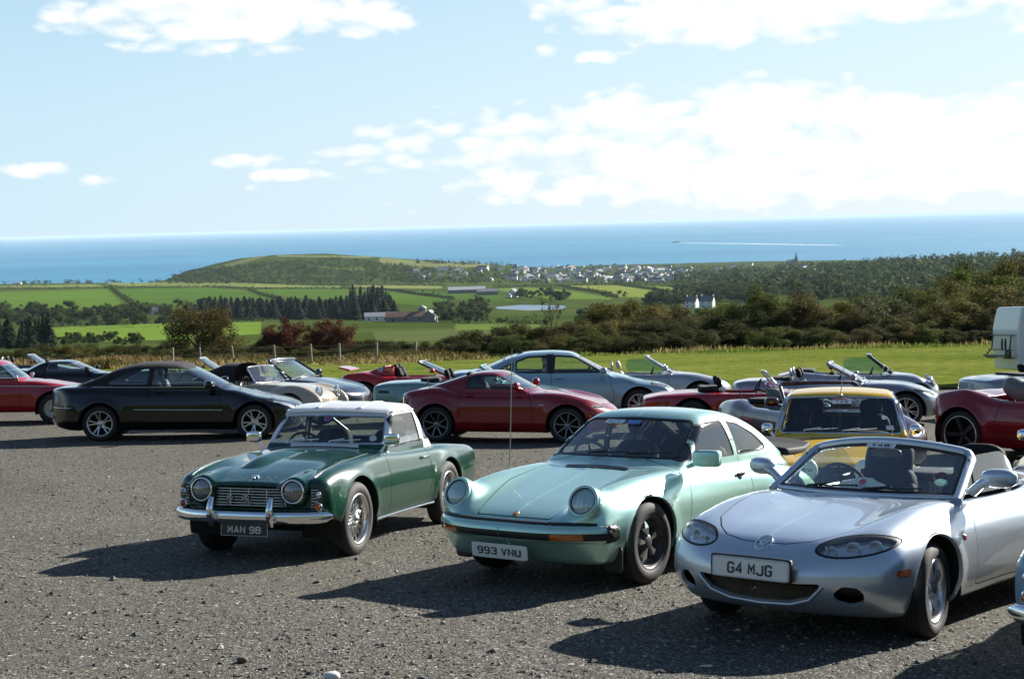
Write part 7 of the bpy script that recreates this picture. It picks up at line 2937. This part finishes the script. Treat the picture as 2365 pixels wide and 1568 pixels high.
    hedge([(585, 668), (720, 667), (862, 668), (918, 673), (1048, 692)], 'field hedge above the green fields behind the plantation', 3)
    hedge([(256, 667), (285, 690), (313, 713)], 'slanting hedge between the two big green fields at left', 3.2)
    hedge([(575, 671), (600, 680), (640, 690)], 'short slanting hedge running down to the plantation', 3)
    hedge([(-60, 724), (130, 720), (230, 720), (330, 706), (385, 716)], 'hedge along the foot of the big green fields', 3)
    hedge([(230, 651), (565, 651), (795, 660), (1030, 660)], 'far hedge along the pale coastal fields', 3)
    hedge([(95, 756), (250, 751), (400, 746), (606, 742)], 'hedge along the upper edge of the bright field', 2.6)
    hedge([(1141, 665), (1268, 661), (1430, 657), (1640, 662)], 'hedge above the bright fields right of the lake', 3)
    hedge([(1298, 661), (1360, 673), (1425, 688)], 'slanting hedge between the bright green and the yellow green field', 3)
    hedge([(1425, 658), (1480, 665), (1530, 673)], 'short hedge right of the yellow green field', 3)
    hedge([(1050, 746), (1150, 745), (1260, 748)], 'low hedge below the farm', 2)


build_plants()


def build_grass():
    rs = np.random.default_rng(3)
    # dry stalks and seed heads along the fence
    def stalks(name, n, m, Xr, dr, h0, h1, wd, lean=.18):
        X = Xr[0] + (Xr[1] - Xr[0]) * rs.random(n)
        d = dr[0] + (dr[1] - dr[0]) * rs.random(n)
        x = (X - 1182.5) / FPX * d
        patch = np.sin(x * .55 + np.sin(d * .3)) + .6 * np.sin(x * .21 + d * .4)
        keep = patch + .8 * rs.normal(size=n) > -.5
        X, d, x, patch = X[keep], d[keep], x[keep], patch[keep]
        n = len(x)
        hh = (h0 + (h1 - h0) * rs.random(n)) * (.70 + .30 * np.clip(patch, -1, 1))
        z = zt(x, d)
        a = rs.random(n) * 6.283
        b = np.stack([x, d, z - .03], 1)
        w = wd * (.6 + .8 * rs.random(n))
        s = np.stack([np.cos(a) * w, np.sin(a) * w, 0 * a], 1)
        t = b + np.stack([rs.normal(size=n) * lean * hh, rs.normal(size=n) * lean * hh, hh], 1)
        m1 = (b + t) / 2 + np.stack([rs.normal(size=n) * .05 * hh, rs.normal(size=n) * .05 * hh, .06 * hh], 1)
        V = np.stack([b - s * .5, b + s * .5, m1 - s * .6, m1 + s * .6, t - s * .15, t + s * .15], 1).reshape(-1, 3)
        k = np.arange(n)[:, None] * 6
        F = np.vstack([k + [0, 1, 3, 2], k + [2, 3, 5, 4]])
        link(name, new_mesh(name, V, F, None, [m], None, False), kind='stuff')
    stalks('dry_tall_grass', 9000, REED, (250, 1130), (92, 114), .15, .70, .06, .5)
    stalks('green_tall_grass', 8000, BLADE, (250, 1130), (97, 112), .2, .6, .07, .4)
    stalks('bramble_stems', 14000, L_BROWN, (200, 1130), (98, 116), .25, .85, .10, .5)
    stalks('rough_grass', 2500, REED, (1100, 2500), (102, 108), .2, .6, .06)
    stalks('rough_grass', 8000, BLADE, (300, 2500), (98, 107), .15, .45, .06)
    stalks('rough_grass', 7000, REED, (-60, 420), (104, 122), .4, 1.0, .06)
    stalks('grass_tufts', 22000, BLADE, (600, 2450), (44, 66), .03, .08, .03, .4)
    stalks('grass_tufts', 30000, BLADE, (500, 2450), (62, 100), .03, .10, .05, .4)


build_grass()
# ------------------------------------------------------------------ buildings in the valley and the town by the sea
WALL_W = mat('white_render', (.66, .65, .62), .85)
WALL_G = mat('grey_stone_wall', (.20, .185, .165), .9, bump=(1.2, .5, .05))
ROOF_S = mat('slate_roof', (.13, .135, .145), .7, bump=(2.0, .4, .05))
ROOF_B = mat('rusty_roof', (.16, .085, .05), .8, bump=(.8, .4, .05))
ROOF_L = mat('pale_sheet_roof', (.34, .35, .36), .6)
PANE = mat('dark_pane', (.02, .025, .03), .15)


def gable(root, L, Wd, hw, hr, wm, rm, o=(0, 0, 0), windows=0, chim=0, eave=.25, name='wall'):
    """a gabled block: walls with gables, two roof slopes with overhang, windows, chimneys"""
    ox, oy, oz = o
    mb = MB()
    x, y = L / 2, Wd / 2
    V = [(-x, -y, -1.5), (x, -y, -1.5), (x, y, -1.5), (-x, y, -1.5), (-x, -y, hw), (x, -y, hw), (x, y, hw), (-x, y, hw), (-x, 0, hw + hr), (x, 0, hw + hr)]
    mb.add(np.array(V) + o, [np.array([[0, 1, 5, 4], [2, 3, 7, 6]]), np.array([[3, 0, 4, 8, 7], [1, 2, 6, 9, 5]])], False)
    w = link(name, mb.mesh(name, [wm]), root)
    mb = MB()
    t = .18
    for s in (-1, 1):
        a = np.array([[-x - eave, s * (y + eave), hw - eave * hr / y], [x + eave, s * (y + eave), hw - eave * hr / y], [x + eave, 0, hw + hr], [-x - eave, 0, hw + hr]])
        b = a + [0, 0, t]
        V = np.vstack([a, b]) + o
        mb.add(V, np.array([[0, 1, 2, 3], [7, 6, 5, 4], [0, 4, 5, 1], [1, 5, 6, 2], [3, 7, 4, 0]]), False)
    rf = link('roof', mb.mesh('roof', [rm]), root)
    for k in range(chim):
        mb = MB()
        cx = (-x + .5) if k == 0 else (x - .5)
        mb.box((ox + cx, oy, oz + hw + hr + .45), (.45, .35, .75))
        link('chimney', mb.mesh('chimney', [wm]), rf)
    for k in range(windows):
        cx = -x + (k + .5) * L / windows
        for zz in ((1.4, hw - .9) if hw > 4 else (1.4,)):
            mb = MB()
            mb.box((ox + cx, oy - y - .02, oz + zz), (.45, .05, .6))
            link('window', mb.mesh('window', [PANE]), root)
    return w


def building(name, label, X, Y, rot, cat='house', lo=160.0):
    r = bpy.data.objects.new(name, None)
    COL.objects.link(r)
    p = on_land(X, Y, lo)
    r.location = p
    r.rotation_euler = (0, 0, math.radians(rot))
    r['label'], r['category'], r['group'] = label, cat, 'buildings in the valley'
    return r, p


def build_buildings():
    r, p = building('barn', 'long low barn with pale wall and grey roof, left part of the farm', 880, 741, 4, 'barn')
    gable(r, 20, 8, 3.0, 2.2, WALL_W, ROOF_L, windows=4)
    r, p = building('barn', 'long barn with rusty brown roof between the grey barn and the silo', 938, 743, 3, 'barn')
    gable(r, 24, 9, 3.2, 2.6, WALL_G, ROOF_B, windows=3)
    r, p = building('silo', 'tall round grey farm silo with conical cap', 976, 742, 0, 'silo')
    mb = MB()
    mb.lathe([(2.6, -1), (2.6, 8.2)], 20, (0, 0, 0), (0, 0, 1))
    link('tower', mb.mesh('tower', [mat('silo_steel', (.16, .18, .19), .5, .3)]), r)
    mb = MB()
    mb.lathe([(2.75, 8.1), (2.7, 8.35), (.3, 9.7), (.001, 9.8)], 20, (0, 0, 0), (0, 0, 1))
    link('cap', mb.mesh('cap', [ROOF_L]), r)
    r, p = building('barn', 'gabled grey stone barn end just right of the silo', 994, 744, 80, 'barn')
    gable(r, 9, 7, 4.0, 3.0, WALL_G, ROOF_S, windows=1)
    r, p = building('farmhouse', 'white farmhouse with gable above the lake', 1186, 686, 70)
    gable(r, 10, 8, 5.4, 3.2, WALL_W, ROOF_S, windows=2, chim=2)
    gable(r, 9, 5, 2.8, 1.8, WALL_W, ROOF_S, (-8, 1, 0))
    r, p = building('cottage', 'left white cottage of the pair above the hedge, with chimneys', 1598, 711, -30)
    gable(r, 9, 7, 5.0, 3.6, WALL_W, ROOF_S, windows=2, chim=2)
    r, p = building('cottage', 'right white cottage of the pair above the hedge, with chimneys', 1634, 711, -24)
    gable(r, 10, 7, 5.4, 3.6, WALL_W, ROOF_S, windows=2, chim=2)
    r, p = building('stone_house', 'grey roofed stone house among trees above the bright field', 303, 734, -28)
    gable(r, 15, 8, 3.0, 3.2, WALL_G, ROOF_L, windows=3, chim=1)
    gable(r, 7, 5, 2.2, 1.6, WALL_G, ROOF_L, (-9, -3, 0))
    r, p = building('white_house', 'small white house right of the grey roofed stone house', 352, 726, 20)
    gable(r, 9, 6, 3.2, 2.4, WALL_W, ROOF_S, windows=2, chim=1)
    r, p = building('sheds', 'long pale roofed farm sheds behind the hawthorn row, left of the white farmhouse', 1078, 677, 3, 'shed')
    gable(r, 46, 18, 4.5, 3.5, WALL_G, ROOF_L)
    r, p = building('sheds', 'darker roofed shed at the right end of the long pale farm sheds', 1125, 681, 5, 'shed')
    gable(r, 24, 15, 4.0, 3.0, WALL_G, ROOF_S)
    r, p = building('white_house', 'single white house in the wood right of the bright fields', 1783, 664, 15)
    gable(r, 11, 8, 5.0, 3.0, WALL_W, ROOF_S, windows=2, chim=1)
    r, p = building('shed', 'low white and red sheds by the coast at the far left', 40, 657, 0, 'shed')
    gable(r, 14, 7, 2.6, 1.6, WALL_W, ROOF_L)
    # the town: small houses, too far off to show parts
    rs = np.random.default_rng(21)
    var = []
    for wm, rm in ((WALL_W, ROOF_S), (WALL_W, ROOF_L), (mat('cream_render', (.55, .50, .42), .85), ROOF_S), (WALL_G, ROOF_S), (WALL_W, ROOF_B)):
        mb = MB()
        x, y, hw, hr = 5.5, 4.0, 5.2, 3.0
        V = [(-x, -y, -2), (x, -y, -2), (x, y, -2), (-x, y, -2), (-x, -y, hw), (x, -y, hw), (x, y, hw), (-x, y, hw), (-x, 0, hw + hr), (x, 0, hw + hr)]
        F4 = np.array([[0, 1, 5, 4], [2, 3, 7, 6], [4, 5, 9, 8], [6, 7, 8, 9]])
        F5 = np.array([[3, 0, 4, 8, 7], [1, 2, 6, 9, 5]])
        var.append(new_mesh('house', np.array(V, float), [F4, F5], None, [wm, rm], [0, 0, 1, 1, 0, 0], False))
    n = 0
    while n < 290:
        X = 960 + 960 * rs.random() ** .9 if rs.random() < .25 else 1180 + 420 * rs.random()
        y0 = np.interp(X, [960, 1250, 1600, 1920], [626, 616, 613, 613])
        y1 = np.interp(X, [960, 1250, 1600, 1920], [646, 652, 652, 640])
        Y = y0 + (y1 - y0) * rs.random()
        p = on_land(X, Y, 1200)
        o = bpy.data.objects.new('town_house', var[int(rs.choice(5, p=[.34, .24, .2, .08, .14]))])
        COL.objects.link(o)
        s = .6 + .5 * rs.random()
        o.location = p
        o.scale = (s * (1 + .8 * (rs.random() < .3)), s, s)
        o.rotation_euler = (0, 0, rs.random() * 3.14)
        o['label'] = 'small pale house of the town spread along the coast'
        o['category'] = 'house'
        o['group'] = 'houses of the coastal town'
        n += 1
    # church spire on the right of the town
    r, p = building('church', 'small church with pointed spire among trees right of the town', 1828, 612, 20, 'church', 1200)
    gable(r, 26, 12, 8, 6, WALL_G, ROOF_S)
    mb = MB()
    mb.box((14, 0, 8), (3.2, 3.2, 10))
    link('tower', mb.mesh('tower', [WALL_G]), r)
    mb = MB()
    mb.lathe([(3.8, 18), (.05, 34)], 6, (14, 0, 0), (0, 0, 1), False)
    link('spire', mb.mesh('spire', [ROOF_S]), r)


build_buildings()


# ------------------------------------------------------------------ fence, motorhome, boat
def build_fence():
    r = bpy.data.objects.new('wire_fence', None)
    COL.objects.link(r)
    wood = mat('weathered_post', (.30, .27, .22), .85, bump=(12, .4, .01))
    pts = []
    for X, lean in ((395, .04), (460, -.05), (537, -.10), (632, -.03), (717, -.04), (782, .01), (868, .03), (960, -.02)):
        d = 99 + (X - 395) * .004
        p = foot(X, d)
        pts.append(p)
    r.location = pts[0]
    r['label'] = 'leaning wooden post and wire fence in the dry grass beyond the cars'
    r['category'] = 'fence'
    for p, ln in zip(pts, (.04, -.05, -.12, -.03, -.04, .01, .03, -.02)):
        mb = MB()
        q = p - pts[0]
        mb.tube([q + [0, 0, -.2], q + [ln * .5, 0, .65], q + [ln, 0, 1.38]], [.075, .072, .066], 7)
        link('post', mb.mesh('post', [wood]), r)
    for z in (.45, .85, 1.22):
        mb = MB()
        mb.tube([p - pts[0] + [0, 0, z] for p in pts], .010, 4, False)
        link('wire', mb.mesh('wire', [mat('fence_wire', (.22, .21, .20), .5, .6)]), r)


build_fence()


def build_motorhome():
    r = bpy.data.objects.new('motorhome', None)
    COL.objects.link(r)
    r['label'] = 'white motorhome with ZEFIRO lettering and rear bike rack at the right edge'
    r['category'] = 'motorhome'
    W = mat('motorhome_white', (.68, .71, .71), .3, coat=.4)
    GREY = mat('motorhome_grey', (.25, .26, .27), .5)
    # x along the body (rear at 0, cab towards +x), y across, near side y = -1.1
    def f(x, y, z):
        a = smax(np.abs(y) - 1.12 + .03 * np.abs(z - 1.6), smax(z - 2.80, .42 + .10 * sstep(1.2, 0, x) - z, .05), .10)
        a = smax(a, (.0 + .16 * sstep(1.9, 3.0, z) + .05 * sstep(1.2, .4, z)) - x, .10)
        a = smax(a, x - 4.9, .08)
        cab = smax(np.abs(y) - .98, smax(z - (2.25 - .75 * sstep(5.6, 6.5, x) - .5 * sstep(5.2, 5.9, x)), .40 - z, .08), .15)
        cab = smax(smax(cab, x - 6.5, .12), 4.7 - x, .05)
        a = smin(a, cab, .06)
        over = smax(smax(np.abs(y) - 1.08, z - 2.72 + .25 * sstep(4.9, 5.8, x), .10), smax(2.10 - z, smax(x - 5.9, 4.5 - x, .05), .1), .1)
        return smin(a, over, .08)
    M = surfnet(f, np.arange(-.2, 6.8, .06), np.arange(-1.3, 1.31, .06), np.arange(.2, 3.0, .06))
    def reg(poly, rnd):
        return lambda P: np.maximum(poly_sdf(P[:, 0], P[:, 2], poly, rnd), P[:, 1] + .5)
    win, M = split(M, reg([(1.12, 1.50), (1.95, 1.50), (1.95, 2.15), (1.12, 2.15)], .06), 0)
    win2, M = split(M, reg([(3.0, 1.50), (3.9, 1.50), (3.9, 2.1), (3.0, 2.1)], .06), 0)
    cabw, M = split(M, reg([(5.1, 1.45), (5.75, 1.45), (5.6, 1.95), (5.1, 1.95)], .05), 0)
    hatch, M = split(M, reg([(.32, .60), (1.10, .60), (1.10, 1.18), (.32, 1.18)], .10), .014)
    for ax in (1.55, 5.55):
        M = clipv(M, -np.maximum(np.hypot(M[0][:, 0] - ax, M[0][:, 2] - .34) - .42, .7 - np.abs(M[0][:, 1])))
    link('body', new_mesh('body', *rim(M, .03), [W]), r)
    for nm, pc, m in (('window', win, PANE), ('window', win2, PANE), ('cab_window', cabw, PANE), ('locker_hatch', hatch, W)):
        link(nm, new_mesh(nm, *rim((pc[0] + pc[2] * (.008 if nm == 'window' else 0), pc[1], pc[2]), .03), [m]), r)
    for wx0, wx1 in ((1.12, 1.95), (3.0, 3.9)):
        mb = MB()
        a = [(wx0, 1.5), (wx1, 1.5), (wx1, 2.13), (wx0, 2.13), (wx0, 1.5)]
        mb.tube([(x, -1.115, z) for x, z in a], .028, 6)
        link('window_frame', mb.mesh('window_frame', [GREY]), r)
    def ys(x, z):
        t = np.linspace(-1.5, -.5, 300)
        v = f(np.full(300, float(x)), t, np.full(300, float(z)))
        return t[np.argmax(v < 0)]
    mb = MB()
    put_text(mb, 'ZEFIRO', (.68, ys(.68, 1.74) - .012, 1.74), (1, 0, 0), (0, 0, 1), .64, .105, .05, .18)
    link('lettering', mb.mesh('lettering', [LETTER_B]), r)
    for z0, x0, hh, m in ((1.50, .80, .022, BLACK), (1.44, .82, .05, STICK_R), (1.36, 1.0, .022, GREY)):
        mb = MB()
        P = []
        for x in np.linspace(x0, 4.7, 12):
            k = min(1, (x - x0) / .5)
            P.append((x, ys(x, z0) - .012, z0 - hh * k - .02 * (x - x0) * .3))
        Q = [(p[0], p[1], p[2] + 2 * hh * min(1, (p[0] - x0) / .5) + .004) for p in P]
        mb.grid(np.array([P, Q]).reshape(-1, 3), 2, 12, smooth=False)
        link('stripe', mb.mesh('stripe', [m]), r)
    mb = MB()
    mb.rbox((1.3, -.3, 2.86), (.35, .35, .09), None, 3)
    link('roof_vent', mb.mesh('roof_vent', [W]), r)
    # hatch locks, marker lamps, tail lamp, steps of the rack
    for z in (.72, 1.04):
        mb = MB()
        mb.rbox((.37, -1.10, z), (.035, .012, .05), None, 4, 6, 8)
        link('hatch_lock', mb.mesh('hatch_lock', [BLACK]), r)
    for x, z, m in ((.26, 2.5, STICK_R), (.72, .47, AMBER)):
        mb = MB()
        mb.rbox((x, ys(x, z + .06) - .01, z), (.05, .015, .035), None, 4, 6, 8)
        link('marker_lamp', mb.mesh('marker_lamp', [m]), r)
    rack = MB()
    for y in (-.75, .75):
        rack.tube([(.06, y, 1.75), (-.10, y, 1.80), (-.16, y, 1.3), (-.36, y, 1.05), (-.36, y, .95), (.04, y, .95)], .025, 6)
    for z, x in ((1.78, -.10), (1.25, -.19), (1.0, -.36)):
        rack.tube([(x, -1.0, z), (x, 1.0, z)], .022, 6)
    rk = link('bike_rack', rack.mesh('bike_rack', [mat('rack_alloy', (.10, .10, .11), .4, .7)]), r)
    for x in (-.22, -.34):
        mb = MB()
        mb.tube([(x, -.95, 1.02), (x, .95, 1.02)], .045, 6)
        mb.rbox((x, -.9, 1.12), (.04, .06, .14), None, 3)
        mb.rbox((x + .02, -.5, 1.45), (.03, .05, .22), None, 3)
        link('rack_rail', mb.mesh('rack_rail', [BLACK]), rk)
    disc, tyre, rimm, cap = wheel_meshes('disc', .34, .20, .2)
    for ax in (1.55, 5.55):
        for sd in (-1, 1):
            w = link('wheel', disc, r, (ax, sd * .93, .34))
            w.rotation_euler = (0, 0, 0 if sd == 1 else math.pi)
            link('tyre', tyre, w)
            link('rim', rimm, w)
    x, y = foot(2326, 45.6)[:2]
    M = ground_matrix(x, y, math.radians(4))
    r.matrix_world = Matrix(M.tolist()) @ Matrix.Diagonal((.93, .93, .88, 1))


build_motorhome()


def build_boat():
    p = lambda X, Y: (lambda d: d * (SEA_Z / d[2]))(FW * FPX + R1 * (X - 1182.5) + U1 * (784.0 - Y))
    a = p(1562, 561)
    r = bpy.data.objects.new('motor_vessel', None)
    COL.objects.link(r)
    r['label'] = 'small dark vessel far out on the sea with a long white wake'
    r['category'] = 'boat'
    r.location = a
    DARK = mat('hull_dark', (.05, .06, .08), .5)
    mb = MB()
    P = []
    for x, w, z0 in ((-26, .3, 3.5), (-18, 4, 0), (0, 5, 0), (20, 5, 0), (24, 4.6, 0)):
        for y, z in ((-w, 5.5 + (1.5 if x < -20 else 0)), (-w * .8, z0 - 1), (w * .8, z0 - 1), (w, 5.5 + (1.5 if x < -20 else 0))):
            P.append((x, y, z))
    mb.grid(np.array(P), 5, 4, wrap=True, smooth=False)
    link('hull', mb.mesh('hull', [DARK]), r)
    mb = MB()
    mb.rbox((4, 0, 8.5), (12, 3.8, 3.2), None, 6)
    mb.rbox((-2, 0, 12.5), (5, 3, 1.8), None, 6)
    link('wheelhouse', mb.mesh('wheelhouse', [WALL_W]), r)
    mb = MB()
    b = p(1945, 567)
    n = 60
    d = b - a
    nrm = np.array([-d[1], d[0], 0]) / np.linalg.norm(d[:2])
    rs = np.random.default_rng(2)
    P = []
    for i in range(n + 1):
        t = i / n
        c = a + d * t + [0, 0, .6]
        w = (14 + 40 * t) * (1 + .3 * rs.normal()) * (1 - .75 * t ** 2)
        P += [c - nrm * w, c + nrm * w]
    mb.grid(np.array(P), n + 1, 2, smooth=False)
    w = mb.mesh('wake', [mat('foam', (.62, .66, .68), .8)])
    o = link('wake', w, kind='stuff')


build_boat()


def build_haze():
    zt_ = 1.2
    mb = MB()
    mb.box((0, 35000, (SEA_Z - 8 + zt_) / 2 - 0), (72000, 46000, (zt_ - SEA_Z + 8) / 2))
    m = bpy.data.materials.new('sea_air')
    m.use_nodes = True
    t = m.node_tree
    t.nodes.clear()
    h = NT(t)
    o = h.n('ShaderNodeOutputMaterial')
    v = h.n('ShaderNodeVolumePrincipled')
    v.inputs['Color'].default_value = (.62, .82, 1.0, 1)
    v.inputs['Density'].default_value = HAZE
    v.inputs['Anisotropy'].default_value = .0
    h.l(v.outputs[0], o.inputs['Volume'])
    link('haze', mb.mesh('haze', [m]), kind='stuff')


HAZE = 2.4e-5
build_haze()
